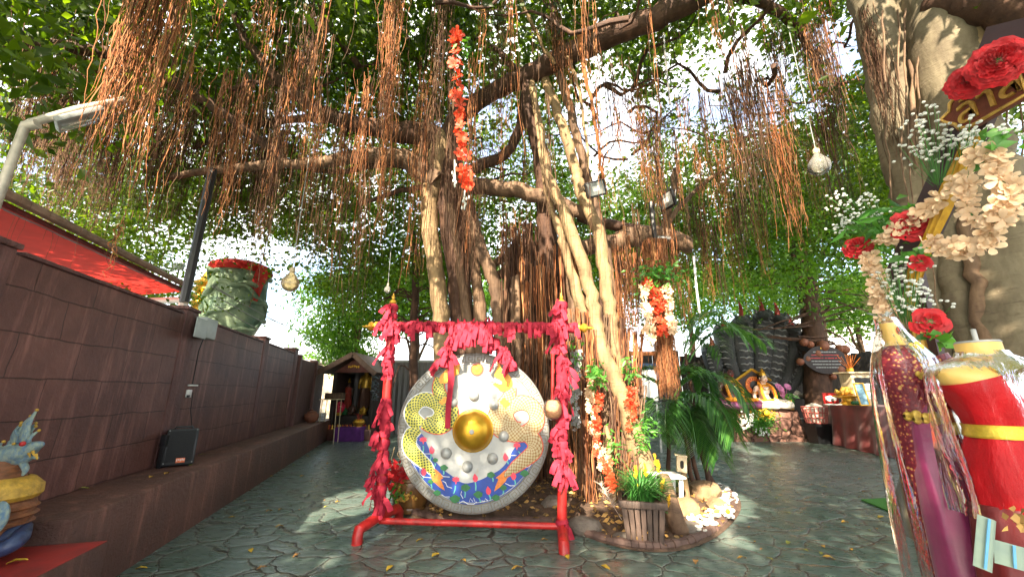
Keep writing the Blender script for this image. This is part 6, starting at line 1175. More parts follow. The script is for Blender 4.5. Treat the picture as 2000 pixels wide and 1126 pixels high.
flower_string('flower_garland', 'white blossom string at the right side of the thick hanging root bunch', [at(1300, 555, 5.08), at(1308, 600, 5.08), at(1312, 650, 5.08)], 42, .05, M['cream'], .025, None, 20, at(1295, 540, 5.1))
flower_string('flower_garland', 'orange red blossom string climbing the stem roots beside cream blossoms', [at(1172, 770, 5.5), at(1166, 820, 5.45), at(1168, 870, 5.35), at(1190, 930, 5.2), at(1195, 955, 5.15)], 90, .042, M['orangepetal'], .03, None, 50, at(1165, 735, 5.5))
flower_string('flower_garland', 'cream blossom string on the stem roots left of the orange red one', [at(1155, 745, 5.55), at(1152, 800, 5.5), at(1170, 880, 5.35), at(1175, 910, 5.3)], 70, .042, M['cream'], .03, None, 40, at(1160, 725, 5.55))
flower_string('flower_garland', 'short orange red blossom string on the shaded roots right of the pale stems', [at(1232, 760, 5.6), at(1234, 800, 5.6), at(1232, 840, 5.6)], 40, .045, M['orangepetal'], .03, None, 40, at(1230, 720, 5.6))
flower_string('grey_garland', 'grey dried blossom string hanging beside the right post of the gong stand', [at(1128, 690, 5.3), at(1124, 740, 5.3), at(1122, 790, 5.3), at(1126, 835, 5.3)], 70, .035, mat('dried_grey', (.30, .30, .29), .7, .4, 20, .1, island=.4), .03, None, 20, at(1126, 690, 5.3))
C = np.array([at(1290, 535, 5.1) + Vector((random.gauss(0, .16), random.gauss(0, .1), random.gauss(0, .08))) for i in range(150)]); V, F = leaf_faces(C, .08, .5); tag(npmesh('leaf_spray', V, F, M['leafgreen'], origin=at(1290, 535, 5.1)), 'spray of grey green leaves over the flower strings on the root bunch', 'leaves')
for px, py, Y, n_, lb in ((1250, 850, 5.5, 70, 'fern with bright fronds growing on the right pale stem base'), (1200, 870, 5.3, 50, 'small leafy sprig on the roots above the grass planter'), (1268, 830, 5.6, 60, 'bright fern fronds at the back of the stem cluster')):
    C = np.array([at(px, py, Y) + Vector((random.gauss(0, .05), random.gauss(0, .05), random.gauss(0, .10))) for i in range(n_)]); V, F = leaf_faces(C, .09, .3, droop=.2); tag(npmesh('fern', V, F, M['leafgreen'], origin=at(px, py, Y)), lb, 'fern')
b = MB(); p0_, p1_ = gnd(1215, 1015, .08), at(1172, 945, 5.0)
for i in range(140): f = random.uniform(.35, 1); c = p0_.lerp(p1_, f); d = Vector((random.gauss(0, .5), random.gauss(0, .3), .6)) * .07; b.tube([c, c + d * .5, c + d], [.002, .0015, .0005], 3)
b.tube([p0_, p1_], .004, 4); tag(b.build('pampas_plume', mat('pampas', (.62, .50, .42), .8, .2, 20, 0, island=.2)), 'pale pinkish pampas plume leaning left of the grass planter', 'plume')
# ---- lamps in the tree
def floodlight(name, lb, p, w_, h_, rot, up=.25, lit_=True):
    t_ = thing(name, lb, 'floodlight', p); b = MB(); b.box(p, (w_, .05, h_), rot, .012); b.build('housing', M['black'], t_)
    b = MB(); b.box(p + rot @ Vector((0, -.029, 0)), (w_ * .80, .008, h_ * .78), rot, .003); b.build('glass', M['glass'], t_)
    b = MB(); b.tube([p + rot @ Vector((-w_ * .52, .01, 0)), p + rot @ Vector((-w_ * .52, .07, h_ * .4)), p + rot @ Vector((w_ * .52, .07, h_ * .4)), p + rot @ Vector((w_ * .52, .01, 0))], .010, 5); b.tube([p + rot @ Vector((0, .07, h_ * .4)), p + rot @ Vector((0, .12, h_ * .4 + up))], .012, 6); b.build('bracket', M['black'], t_)
    b = MB(); b.box(p + rot @ Vector((0, -.034, 0)), (w_ * .34, .004, h_ * .3), rot, .001); b.build('led_panel', M['paper'], t_)
floodlight('floodlight', 'black square floodlight with white lens facing the yard from the pale stems', at(1163, 369, 5.6), .33, .25, Matrix.Rotation(R(-15), 3, 'Y') @ Matrix.Rotation(R(18), 3, 'X'))
floodlight('floodlight', 'slim dark floodlight turned edge on above the far limb', at(1303, 392, 6.3), .36, .30, Matrix.Rotation(R(-70), 3, 'Z') @ Matrix.Rotation(R(12), 3, 'X'))
floodlight('floodlight', 'black floodlight tilted down beneath the far limb end', at(1297, 466, 7.8), .34, .30, Matrix.Rotation(R(-4), 3, 'Y') @ Matrix.Rotation(R(-50), 3, 'X'))
b = MB(); b.tube([at(1272, 395, 6.2), at(1276, 440, 6.2), at(1282, 480, 6.2)], .045, 8); tag(b.build('dark_conduit', M['black']), 'short dark pipe hanging beside the far limb end', 'pipe')
def clearglass(name, tint, milk):
    m, t, b = new_mat(name); L = t.links; gl = N(t, 'BsdfGlossy'); gl.inputs['Roughness'].default_value = .03; tr = N(t, 'BsdfTransparent'); tr.inputs[0].default_value = (*tint, 1); df = N(t, 'BsdfDiffuse'); df.inputs[0].default_value = (*tint, 1)
    lw = N(t, 'LayerWeight'); lw.inputs[0].default_value = .35; m1 = N(t, 'MixShader'); m1.inputs[0].default_value = milk; L.new(tr.outputs[0], m1.inputs[1]); L.new(df.outputs[0], m1.inputs[2])
    mx = N(t, 'MixShader'); L.new(lw.outputs['Fresnel'], mx.inputs[0]); L.new(m1.outputs[0], mx.inputs[1]); L.new(gl.outputs[0], mx.inputs[2]); L.new(mx.outputs[0], t.nodes['Material Output'].inputs[0]); return m
M['bulb'] = clearglass('amber_glass', (.90, .70, .40), .35); M['bulbclear'] = clearglass('clear_glass', (.86, .84, .78), .18)
def bulb(lb, px, py, Y, rpx, m, ytop):
    p = at(px, py, Y); r = rpx * mscale(Y, py) * .97; t_ = thing('hanging_bulb', lb, 'bulb', p); b = MB(); b.lathe([(0, -r)] + [(r * math.sin(a), -r * math.cos(a)) for a in [i * math.pi / 12 for i in range(1, 10)]] + [(r * .42, r * 1.1), (r * .27, r * 1.35), (r * .26, r * 1.5)], 20, Matrix.Translation(p)); b.build('globe', m, t_)
    b = MB(); b.lathe([(r * .3, r * 1.42), (r * .32, r * 1.8), (r * .2, r * 1.95), (.004, r * 2.0)], 12, Matrix.Translation(p)); b.build('socket', M['palewood'], t_)
    q_ = at(px, ytop, Y); b = MB(); b.tube([p + Vector((0, 0, r * 1.9)), Vector((p.x, p.y, q_.z))], .006, 5); b.build('cord', M['grey'], t_)
bulb('amber glass globe bulb hanging on a long cord left of the gong', 567, 553, 5.0, 17, M['bulb'], 300)
bulb('clear glass globe bulb hanging among the right hand roots', 1600, 324, 5.0, 20, M['bulbclear'], 60)
bulb('small distant globe bulb hanging behind the left post', 757, 566, 8.0, 7, M['bulbclear'], 380)
b = MB(); b.tube([at(1296, 65, 5.0), at(1300, 120, 5.0), at(1309, 205, 5.0)], .014, 6); tag(b.build('glass_tube', M['bulbclear']), 'thin pale glass light stick hanging under the big limb', 'light')
b = MB(); b.tube([at(1355, 500, 8.4), at(1360, 560, 8.4), at(1368, 620, 8.4)], .025, 6); tag(b.build('light_stick', M['white']), 'white light stick hanging right of the root bunch', 'light')
# ---- back of the yard
YB = 15.2
M['fence'] = mat('dark_fence_boards', (0.045, 0.036, 0.032), 0.75, 0.5, 2.5, 0.3, stretch=(9, 9, .6), col2=(0.020, 0.016, 0.014)); M['corr'] = mat('grey_corrugated', (0.17, 0.16, 0.16), 0.5, 0.3, 4, 0.1, stretch=(6, 6, .6)); M['cream_wall'] = mat('cream_render', (0.62, 0.50, 0.36), 0.7, 0.15, 3, 0.1)
fn = thing('board_fence', 'dark weathered board fence closing the right back of the yard', 'fence', (9, YB, 0)); b = MB(); x = at(1040, 800, YB).x
while x < 19: w_ = random.uniform(.16, .22); h_ = random.uniform(2.75, 3.0); b.box((x + w_ / 2, YB + random.uniform(-.015, .015), h_ / 2), (w_ - .012, .03, h_)); x += w_
b.build('boards', M['fence'], fn, smooth=0)
for z in (.5, 2.2): b = MB(); b.box((11, YB - .05, z), (17, .05, .09)); b.build('rail', M['fence'], fn)
fs = thing('board_fence', 'dark board fence running towards the camera behind the massive grey stems', 'fence', (12.6, 10, 0)); b = MB(); y = 5.0
while y < 15.1: w_ = random.uniform(.17, .23); b.box((12.7, y + w_ / 2, 1.42), (.03, w_ - .012, random.uniform(2.75, 2.95))); y += w_
b.build('boards', M['fence'], fs, smooth=0)
cf = thing('corrugated_fence', 'grey corrugated sheet fence behind the gong and left stems', 'fence', (-3, YB - .3, 0)); b = MB(); xs = np.arange(at(655, 800, YB).x, at(1042, 800, YB).x, .05); zt_ = at(760, 708, YB).z; vs = []
for i, x in enumerate(xs): yy = YB - .3 + .025 * math.sin(i * math.pi / 2); vs += [(x, yy, 0), (x, yy, zt_)]
b.add(vs, [[2 * i, 2 * i + 2, 2 * i + 3, 2 * i + 1] for i in range(len(xs) - 1)]); b.build('sheets', M['corr'], cf)
b = MB(); b.box((at(860, 700, YB).x, YB - .28, zt_ + .03), (7, .08, .08)); b.build('cap_rail', M['grey'], cf)
hw = thing('low_house', 'low pale house roof peeking over the far end of the left wall', 'house', (at(660, 700, 24).x, 24, 0)); b = MB(); b.box((at(650, 700, 24).x, 24, 1.5), (4.5, 2, 3.0), None, .02); b.build('wall', M['cream_wall'], hw); b = MB(); b.box((at(655, 700, 24).x, 24, 3.15), (5.2, 2.6, .22), None, .02); b.build('roof', M['corr'], hw)
ab = thing('distant_building', 'white building far behind the trees at right', 'building', (at(1640, 620, 32).x, 32, 0)); b = MB(); q_ = at(1640, 606, 32); b.box((q_.x, 32, q_.z / 2), (7, 3, q_.z), None, .03); b.build('wall', M['white'], ab); b = MB(); b.box((q_.x, 31.9, q_.z + .15), (7.6, 3.6, .3), None, .03); b.build('roof', M['grey'], ab)
# covered shelf area behind the stems: white board, orange beam, blue panel
wb_ = thing('white_board', 'plain white notice board on legs seen behind the thick root bunch', 'board', (at(1266, 790, 10.5).x, 10.5, 0)); a_, c_ = at(1246, 722, 10.5), at(1286, 782, 10.5); b = MB(); b.box((a_ + c_) / 2, (abs(c_.x - a_.x), .04, abs(a_.z - c_.z)), None, .004); b.build('panel', M['white'], wb_)
for x in (a_.x + .03, c_.x - .03): b = MB(); b.box((x, 10.54, c_.z / 2 + .2), (.05, .04, c_.z + .4)); b.build('leg', M['grey'], wb_)
bs = thing('timber_shelter', 'dark timber shelter with an orange beam behind the stem cluster', 'shelter', (at(1200, 800, 12).x, 12, 0)); a_, c_ = at(1215, 690, 12), at(1300, 690, 12); b = MB(); b.box((a_ + c_) / 2, (c_.x - a_.x, .12, .12), None, .006); b.build('beam', M['orangepaint'], bs)
for x in (a_.x, c_.x): b = MB(); b.box((x, 12.02, a_.z / 2), (.12, .1, a_.z)); b.build('post', M['blackwood'], bs)
b = MB(); b.box(((a_.x + c_.x) / 2, 12.6, a_.z - .5), (c_.x - a_.x, .05, .5)); b.build('blue_panel', M['ink'], bs)
# ================================================================ SERPENT SHRINE AND TABLE
YP = 12.68
def SP(px, py, dy=0): return at(px, py, YP + dy)
def stone_mat():
    m, t, b = new_mat('red_rock_cladding'); L = t.links; tc = N(t, 'TexCoord'); nz = N(t, 'TexNoise', Scale=2.5, Detail=4.0); L.new(tc.outputs['Object'], nz.inputs[0])
    ad = N(t, 'VectorMath', operation='MULTIPLY_ADD'); L.new(nz.outputs['Color'], ad.inputs[0]); ad.inputs[1].default_value = (.3, .3, .3); L.new(tc.outputs['Object'], ad.inputs[2])
    vo = N(t, 'TexVoronoi', feature='DISTANCE_TO_EDGE', Scale=2.6); L.new(ad.outputs[0], vo.inputs['Vector']); vc = N(t, 'TexVoronoi', Scale=2.6); L.new(ad.outputs[0], vc.inputs['Vector'])
    c = ramp(t, vc.outputs['Color'], [(.2, (.13, .060, .045)), (.8, (.25, .125, .09))]); c = mixc(t, ramp(t, vo.outputs[0], [(0, (1, 1, 1)), (.05, (0, 0, 0))]), c, (.035, .02, .017)); L.new(c, b.inputs['Base Color']); b.inputs['Roughness'].default_value = .7
    h = mixc(t, .25, ramp(t, vo.outputs[0], [(0, (0, 0, 0)), (.12, (1, 1, 1))]), nz.outputs[0]); bump(t, b, h, 1.0, .06); return m
M['redrock'] = stone_mat()
zt2 = SP(1500, 800).z; xa, xb = SP(1438, 862).x, SP(1583, 862).x; xta, xtb = SP(1442, 800).x, SP(1562, 800).x
ph = thing('rock_plinth', 'wide plinth clad in red brown rock carrying the two seated statues', 'plinth', ((xa + xb) / 2, YP, 0)); b = MB()
nx, nz_ = 18, 8; 
def pv(u, v, f):                                        # f: 0 front, 1 right side, 2 left side
    j = .03 * math.sin(7 * u + 5 * v) * (v > .05) + random.uniform(-.015, .015); z = v * zt2
    xl_, xr_ = xa + (xta - xa) * v, xb + (xtb - xb) * v; yf = YP + .12 * v
    if f == 0: return Vector((xl_ + (xr_ - xl_) * u, yf - j, z))
    return Vector(((xr_ + j if f == 1 else xl_ - j), yf + (1.7) * u, z))
for f in (0, 1, 2):
    g_ = [[pv(i / nx, k / nz_, f) for i in range(nx + 1)] for k in range(nz_ + 1)]; b.add([p for row in g_ for p in row], [[k * (nx + 1) + i, k * (nx + 1) + i + 1, (k + 1) * (nx + 1) + i + 1, (k + 1) * (nx + 1) + i][::(1 if f != 2 else -1)] for k in range(nz_) for i in range(nx)])
b.add([(xta - .04, YP + .06, zt2), (xtb + .04, YP + .06, zt2), (xtb + .04, YP + 1.85, zt2), (xta - .04, YP + 1.85, zt2)], [[0, 1, 2, 3]]); b.build('cladding', M['redrock'], ph, smooth=30)
# serpent hoods
YH = 13.75
def HP(px, py, dy=0): return at(px, py, YH + dy)
M['nagablack'] = mat('black_scales', (0.060, 0.064, 0.068), 0.35, 0.4, 26, 1.0, bdist=.03); M['belly'] = mat('grey_belly_plate', (0.30, 0.31, 0.31), 0.4, 0.4, 8, 0.3); M['crest'] = mat('red_crest', (.30, .03, .02), .5, .4, 14, .4)
hd_ = thing('serpent_hood', 'black many headed serpent statue spreading its hoods behind the two seated statues', 'statue', (HP(1485, 800).x, YH, 0))
tops = [(1388, 690), (1412, 652), (1449, 632), (1490, 622), (1522, 630), (1549, 650), (1567, 680)]; bases = [(1452, 790), (1461, 790), (1471, 790), (1484, 790), (1497, 790), (1508, 790), (1518, 790)]
outline = [HP(*p) for p in [(1425, 800), (1410, 745), (1392, 700), (1402, 665), (1425, 640), (1460, 622), (1500, 615), (1535, 628), (1562, 652), (1572, 690), (1556, 745), (1540, 800)]]; o_ = Vector((0, YH + .35, 0))
b = MB(); b.prism([(p.x, p.z) for p in outline], (0, YH + .35, 0), Vector((1, 0, 0)), Vector((0, 0, 1)), Vector((0, -1, 0)), -.15, .1); b.build('hood', M['nagablack'], hd_, smooth=0)
for i, (tp, bs_) in enumerate(zip(tops, bases)):
    mid = ((tp[0] * .55 + bs_[0] * .45) + (tp[0] - 1485) * .12, (tp[1] + bs_[1]) / 2); dy = -.05 * (3 - abs(3 - i)); path = smoothpath([HP(bs_[0], bs_[1], .15), HP(mid[0], mid[1], dy), HP(tp[0], tp[1], dy - .05), HP(tp[0] + (1485 - tp[0]) * .04, tp[1] - 4, dy - .35)], 7)
    wds = lerp_list([.16, .30, .37, .20], len(path)); b = MB(); b.tube(path, wds, 12, flat=.7); bd = b.build('neck', M['nagablack'], hd_, smooth=60)
    for k_ in range(3, 16):
        p = path[k_]; t_ = (path[k_ + 1] - path[k_ - 1]).normalized(); sx = Vector((t_.z, 0, -t_.x)).normalized(); w_ = wds[k_] * .72; fr__ = Vector((0, -1, 0)) * (wds[k_] * .72 + .02)
        b = MB() if k_ == 3 else b; pts = [p + fr__ * (1 - .35 * abs(u)) + sx * w_ * u + t_ * .028 * math.sin(u * 6) for u in (-1, -.6, -.2, .2, .6, 1)]; b.tube(pts, [.02, .036, .042, .042, .036, .02], 6, flat=.8)
    b.build('belly_plates', M['belly'], bd, smooth=60)
    h0 = path[-1]; b = MB(); b.tube([h0 + Vector((0, .12, .05)), h0 + Vector((0, -.05, .06)), h0 + Vector((0, -.22, -.02)), h0 + Vector((0, -.36, -.10))], [.15, .19, .13, .05], 12, flat=.8); b.tube([h0 + Vector((0, -.05, -.05)), h0 + Vector((0, -.22, -.14)), h0 + Vector((0, -.30, -.19))], [.10, .07, .025], 8); he = b.build('head', M['nagablack'], hd_, smooth=60)
    b = MB(); tall = [.42, .50, .62, .60, .55, .48, .40][i]; b.tube(smoothpath([h0 + Vector((0, 0, .15)), h0 + Vector((.02, .03, .15 + tall * .5)), h0 + Vector((0, .06, .15 + tall))], 5), lerp_list([.11, .06, .008], 11), 8, wob=.15); b.build('crest', M['crest'], he, smooth=60)
    b = MB()
    for sx in (-1, 1):
        for k_ in range(3): b.tube([h0 + Vector((sx * .13, .02, .05 + .05 * k_)), h0 + Vector((sx * (.26 + .03 * k_), .0, .14 + .09 * k_))], [.045, .006], 6)
    b.build('horns', M['nagablack'], he, smooth=60)
# little gabled plaque between the statues
p = SP(1473, 757, .75); pq = thing('round_plaque', 'small gabled gold trimmed plaque with an orange rayed disc between the statues', 'plaque', Vector((p.x, YP + .75, zt2))); hh = SP(1473, 722, .75).z; wq = .52
b = MB(); b.prism([(-wq, zt2), (wq, zt2), (wq, hh - .32), (0, hh), (-wq, hh - .32)], (p.x, YP + .8, 0), Vector((1, 0, 0)), Vector((0, 0, 1)), Vector((0, -1, 0)), -.08, .06); b.build('slab', M['blackwood'], pq, smooth=0)
for sx in (-1, 1): b = MB(); b.tube([Vector((p.x, YP + .73, hh + .02)), Vector((p.x + sx * (wq + .06), YP + .73, hh - .34))], .045, 4); b.build('gold_trim', M['gold'], pq, smooth=0)
Fx = Matrix.Rotation(R(90), 4, 'X'); b = MB(); b.lathe([(.29, 0), (.29, .03), (0, .03)], 28, Matrix.Translation((p.x, YP + .74, hh - .5)) @ Fx, close=False); b.build('disc', M['orangepaint'], pq)
b = MB(); b.lathe([(.15, .03), (.15, .05), (0, .06)], 24, Matrix.Translation((p.x, YP + .74, hh - .5)) @ Fx, close=False); b.build('centre', M['black'], pq)
b = MB(); [b.tube([Vector((p.x + .17 * math.cos(a), YP + .70, hh - .5 + .17 * math.sin(a))), Vector((p.x + .26 * math.cos(a), YP + .70, hh - .5 + .26 * math.sin(a)))], [.016, .006], 5) for a in [i * math.pi / 9 for i in range(18)]]; b.build('rays', M['redpaint'], pq)
# seated statues
M['maroonskin'] = mat('maroon_bronze', (0.13, 0.04, 0.034), 0.3, 0.35, 10, 0.1); M['purplecloth'] = mat('purple_silk', (.20, .05, .13), .35, .3, 8, .1); M['whiteskin'] = mat('pale_skin_paint', (.70, .52, .42), .45, .1, 8, .05); M['whitecloth'] = mat('white_silk', (.72, .66, .56), .5, .15, 8, .2); M['hair'] = mat('black_hair', (.012, .010, .010), .4, .3, 20, .3)
def seated(lb, B, k, mskin, mlow, male):
    t_ = thing('seated_statue', lb, 'statue', B); q = lambda x, y, z: B + Vector((x, y, z)) * k
    V = [(0, .06, .13), (0, .05, .34), (0, .03, .55), (0, .02, .66), (0, .0, .77), (0, -.01, .88), (-.21, .03, .57), (-.29, -.02, .36), (-.24, -.22, .22), (.21, .03, .57), (.29, -.02, .36), (.24, -.22, .22), (-.26, -.12, .10), (-.42, -.30, .10), (-.08, -.42, .07), (.26, -.12, .10), (.42, -.30, .10), (.08, -.38, .11)]
    if not male: V[7] = (-.30, .02, .34); V[8] = (-.26, -.10, .14); V[10] = (.28, -.02, .37); V[11] = (.10, -.24, .26); V[13] = (-.36, -.26, .09); V[16] = (.40, -.24, .08); V[17] = (.14, -.42, .07)
    E_ = [(0, 1), (1, 2), (2, 3), (3, 4), (4, 5), (2, 6), (6, 7), (7, 8), (2, 9), (9, 10), (10, 11), (0, 12), (12, 13), (13, 14), (0, 15), (15, 16), (16, 17)]
    w_ = 1.0 if male else .84; Rd = [.17, .13 * w_, .155 * w_, .055, .09, .085, .075 * w_, .055 * w_, .038, .075 * w_, .055 * w_, .038, .12, .10, .05, .12, .10, .05]
    skin('body', [tuple(Vector(v) * k) for v in V], E_, [r * k for r in Rd], mskin, t_, B)
    for i in (8, 11):                                     # five fingers each
        for f in range(5): b = MB() if f == 0 else b; c = Vector(V[i]) + Vector((-.03 + .018 * f, -.02, -.005)); sg_ = -1 if i == 8 else 1; d = Vector((.015 * (f - 2), -.08 + .01 * abs(f - 2), -.03)) if f < 4 else Vector((-sg_ * .05, -.03, .02)); b.tube([q(*c), q(*(c + d * .6)), q(*(c + d + Vector((0, 0, -.012))))], [.012 * k, .011 * k, .008 * k], 6)
        b.build('fingers', mskin, t_, smooth=60)
    # cloth over crossed legs
    b = MB()
    for sx in (-1, 1): b.tube(smoothpath([q(sx * .08, .10, .13), q(sx * .28, -.08, .14), q(sx * .42, -.28, .12), q(sx * .22, -.42, .10), q(-sx * .02, -.44, .075 + .03 * (sx > 0))], 4), lerp_list([.16 * k, .16 * k, .13 * k, .10 * k, .07 * k], 17), 12, flat=.85)
    b.lathe([(.30 * k, 0), (.36 * k, .03 * k), (.30 * k, .16 * k), (.18 * k, .24 * k)], 24, Matrix.Translation(q(0, -.06, 0))); b.build('lower_cloth', mlow, t_, smooth=60)
    H = q(0, -.02, .82); b = MB(); b.ball(H + Vector((0, .02, .02)) * k, (.098 * k, .115 * k, .13 * k), 16, 12); 
    if male: [b.tube(smoothpath([q(sx * .07, .06, .90), q(sx * .12, .07, .78), q(sx * .15, .06, .62)], 4), lerp_list([.05 * k, .05 * k, .03 * k], 9), 8) for sx in (-1, 1)]; b.ball(q(0, .04, .98), (.05 * k, .05 * k, .06 * k), 10, 8)
    else: b.ball(q(0, .08, .86), (.10 * k, .07 * k, .10 * k), 12, 8)
    b.build('hair', M['hair'], t_, smooth=60)
    b = MB(); b.ball(H + Vector((0, -.045, -.012)) * k, (.083 * k, .082 * k, .105 * k), 16, 12); b.tube([q(0, -.13, .845), q(0, -.160, .800), q(0, -.135, .79)], [.012 * k, .020 * k, .012 * k], 6); [b.ball(q(sx * .095, -.02, .81), (.015 * k, .03 * k, .04 * k), 8, 6) for sx in (-1, 1)]; fc = b.build('face', mskin, t_, smooth=60)
    b = MB(); [b.ball(q(sx * .035, -.138, .83), (.020 * k, .010 * k, .009 * k), 8, 6) for sx in (-1, 1)]; [b.tube([q(sx * .015, -.142, .852), q(sx * .05, -.132, .858)], .005 * k, 4) for sx in (-1, 1)]; b.build('eyes', M['black'], fc)
    b = MB(); b.ball(q(0, -.138, .762), (.026 * k, .010 * k, .010 * k), 8, 6); b.build('mouth', M['redpaint'], fc)
    b = MB(); b.loft([(q(0, .02, z), r * k, r * .8 * k, 0) for z, r in ((.60, .15), (.625, .175), (.645, .13), (.66, .075))], 22); b.tube([q(.0 + .10 * math.cos(a), -.12 - .03 * math.sin(a), .58 + .07 * math.sin(a)) for a in [math.pi + i * math.pi / 8 for i in range(9)]], .014 * k, 5); b.build('necklace', M['gold'], t_)
    b = MB(); [b.tube([q(sx * .24, .07, .44), q(sx * .25, -.07, .44), q(sx * .31, -.03, .44), q(sx * .31, .05, .44), q(sx * .24, .07, .44)], .018 * k, 5) for sx in (-1, 1)]; b.tube([q(.23 * math.cos(a), -.05 + .22 * math.sin(a), .245) for a in [i * math.pi / 10 for i in range(21)]], .03 * k, 6); b.build('ornaments', M['gold'], t_)
    if not male: b = MB(); b.lathe([(.085 * k, .86 * k), (.09 * k, .90 * k), (.06 * k, .95 * k), (.075 * k, .97 * k), (.03 * k, 1.00 * k), (.04 * k, 1.015 * k), (.004 * k, 1.07 * k)], 14, Matrix.Translation(B + Vector((0, -.02 * k, .02 * k)))); b.build('crown', M['gold'], t_); b = MB(); b.loft([(q(0, .03, z), rx * k, ry * k, 0) for z, rx, ry in ((.42, .135, .115), (.50, .155, .135), (.565, .15, .12))], 20); b.build('bodice', M['whitecloth'], t_)
    else: b = MB(); b.tube(smoothpath([q(-.12, -.14, .56), q(-.02, -.18, .44), q(.08, -.2, .32), q(.0, -.26, .24), q(-.16, -.32, .25)], 4), .028 * k, 6); b.build('gold_serpent', M['gold'], t_)
    return q
kA = (SP(1437, 715, .45).z - zt2) / .98; qA = seated('dark maroon seated statue with long black hair and purple legs on the rock plinth', Vector((SP(1437, 795, .45).x, YP + .6, zt2)), kA, M['maroonskin'], M['purplecloth'], True)
kB = (SP(1500, 722, .45).z - zt2) / 1.04; qB = seated('pale seated goddess statue with gold crown and white skirt on the rock plinth', Vector((SP(1502, 795, .45).x, YP + .55, zt2)), kB, M['whiteskin'], M['whitecloth'], False)
for q, lb in ((qA, 'marigold garland hung round the neck of the dark maroon statue'), (qB, 'marigold garland hung round the neck of the pale goddess statue')):
    pth = smoothpath([q(-.14, -.22, .26), q(-.17, -.17, .42), q(-.15, -.10, .58), q(-.09, .06, .68), q(0, .12, .70), q(.09, .06, .68), q(.15, -.10, .58), q(.17, -.17, .42), q(.14, -.22, .26)], 5); b = MB()
    for i, p in enumerate(pth): b.ball(p, .050, 8, 6, jit=.15)
    tag(b.build('marigold_garland', M['marigold'], smooth=60), lb, 'garland')
b = MB(); pth = [qA(-.34 + .68 * i / 14, -.40 - .06 * math.sin(math.pi * i / 14), .22) for i in range(15)]; [b.ball(p, .06, 8, 6, jit=.15) for p in pth]; tag(b.build('marigold_garland', M['marigold'], smooth=60), 'marigold garland laid across the lap of the dark maroon statue', 'garland')
# flowers by the statues, hanging bouquet on the plinth front
fp2 = Vector((SP(1534, 795, .5).x, YP + .45, zt2)); lv_ = thing('lotus_vase', 'vase of pink lotus blooms right of the pale goddess', 'vase', fp2); b = MB(); b.lathe([(.07, 0), (.10, .1), (.06, .18), (.07, .22)], 14, Matrix.Translation(fp2)); b.build('vase', M['gold'], lv_); b = MB()
M['pinklotus'] = mat('pink_lotus', (.62, .22, .42), .5, .3, 20, .1, island=.2)
for i in range(9): c = fp2 + Vector((random.uniform(-.2, .22), random.uniform(-.1, .1), random.uniform(.35, .75))); b.tube([fp2 + Vector((0, 0, .2)), c], .008, 4); blossom5(b, c, Vector((0, -1, .6)), .11, 8, .6)
b.build('blooms', M['pinklotus'], lv_, smooth=60); C = np.array([fp2 + Vector((random.gauss(0, .13), random.gauss(0, .1), random.uniform(.1, .5))) for i in range(60)]); V, F = leaf_faces(C, .16, .6); npmesh('leaves', V, F, M['leafgreen'], lv_)
bq = SP(1482, 820, -.05); bqt = thing('green_bouquet', 'bushy green and white bouquet with a yellow flower hung on the plinth front', 'bouquet', bq); C = np.array([bq + Vector((random.gauss(0, .22), random.gauss(-.05, .1), random.gauss(-.02, .17))) for i in range(900)]); V, F = leaf_faces(C, .10, .35, droop=.2); npmesh('leaves', V, F, M['leafgreen'], bqt)
b = MB(); [b.ball(SP(1455 + random.gauss(0, 9), 822 + random.gauss(0, 10), -.25), .03, 6, 4) for _ in range(70)]; [b.ball(SP(1487 + random.gauss(0, 6), 842 + random.gauss(0, 5), -.2), .03, 6, 4) for _ in range(22)]; b.build('white_sprigs', M['whitepetal'], bqt); b = MB(); b.ball(SP(1498, 806, -.3), (.09, .06, .09), 10, 8, jit=.1); b.build('yellow_bloom', M['yellowpetal'], bqt)
C = np.array([SP(1488, 808, -.1) + Vector((random.gauss(0, .2), random.gauss(-.05, .06), random.gauss(0, .08))) for i in range(300)]); V, F = leaf_faces(C, .07, .35, droop=-.3); npmesh('yellow_sprays', V, F, M['yellowpetal'], bqt)
for x in (1546, 1550): b = MB(); p = SP(x, 797, .15); b.lathe([(.035, 0), (.045, .05), (.02, .1), (.03, .16), (.01, .28), (0, .3)], 10, Matrix.Translation((p.x, YP + .2, zt2))); tag(b.build('gilt_figure', M['gold']), 'small gilt figure at the right front corner of the rock plinth', 'figurine', 'gilt figures on the plinth')
# folding table behind, bin and basket
ft = Vector((SP(1575, 820, .9).x, YP + .9, 0)); ftt = thing('folding_table', 'grey folding table with dark top beside the rock plinth', 'table', ft); zf = SP(1580, 777, .9).z; b = MB(); b.box(ft + Vector((.1, .3, zf)), (1.1, .7, .05), None, .01); b.build('top', M['black'], ftt)
for sx, sx2 in ((-.35, -.42), (.5, .66)):
    for y in (0, .6): b = MB(); b.tube([ft + Vector((sx, y, zf - .03)), ft + Vector((sx2, y, 0))], .028, 8); b.build('leg', M['palegrey'], ftt)
b = MB(); b.tube([ft + Vector((-.38, 0, zf * .5)), ft + Vector((.58, 0, zf * .45))], .02, 6); b.build('brace', M['palegrey'], ftt)
b = MB(); p = ft + Vector((0, .2, zf + .03)); b.ball(p + Vector((-.1, 0, .12)), (.2, .14, .12), 12, 8); b.ball(p + Vector((.2, 0, .06)), (.14, .1, .07), 12, 8); tag(b.build('white_bundle', M['whitecloth']), 'pale bundle lying on the folding table', 'bundle')
bn = gnd(1612, 868) + Vector((.1, .3, 0)); bt_ = thing('black_bin', 'black bin standing at the corner of the red clothed table', 'bin', bn); zb_ = at(1612, 828, bn.y).z
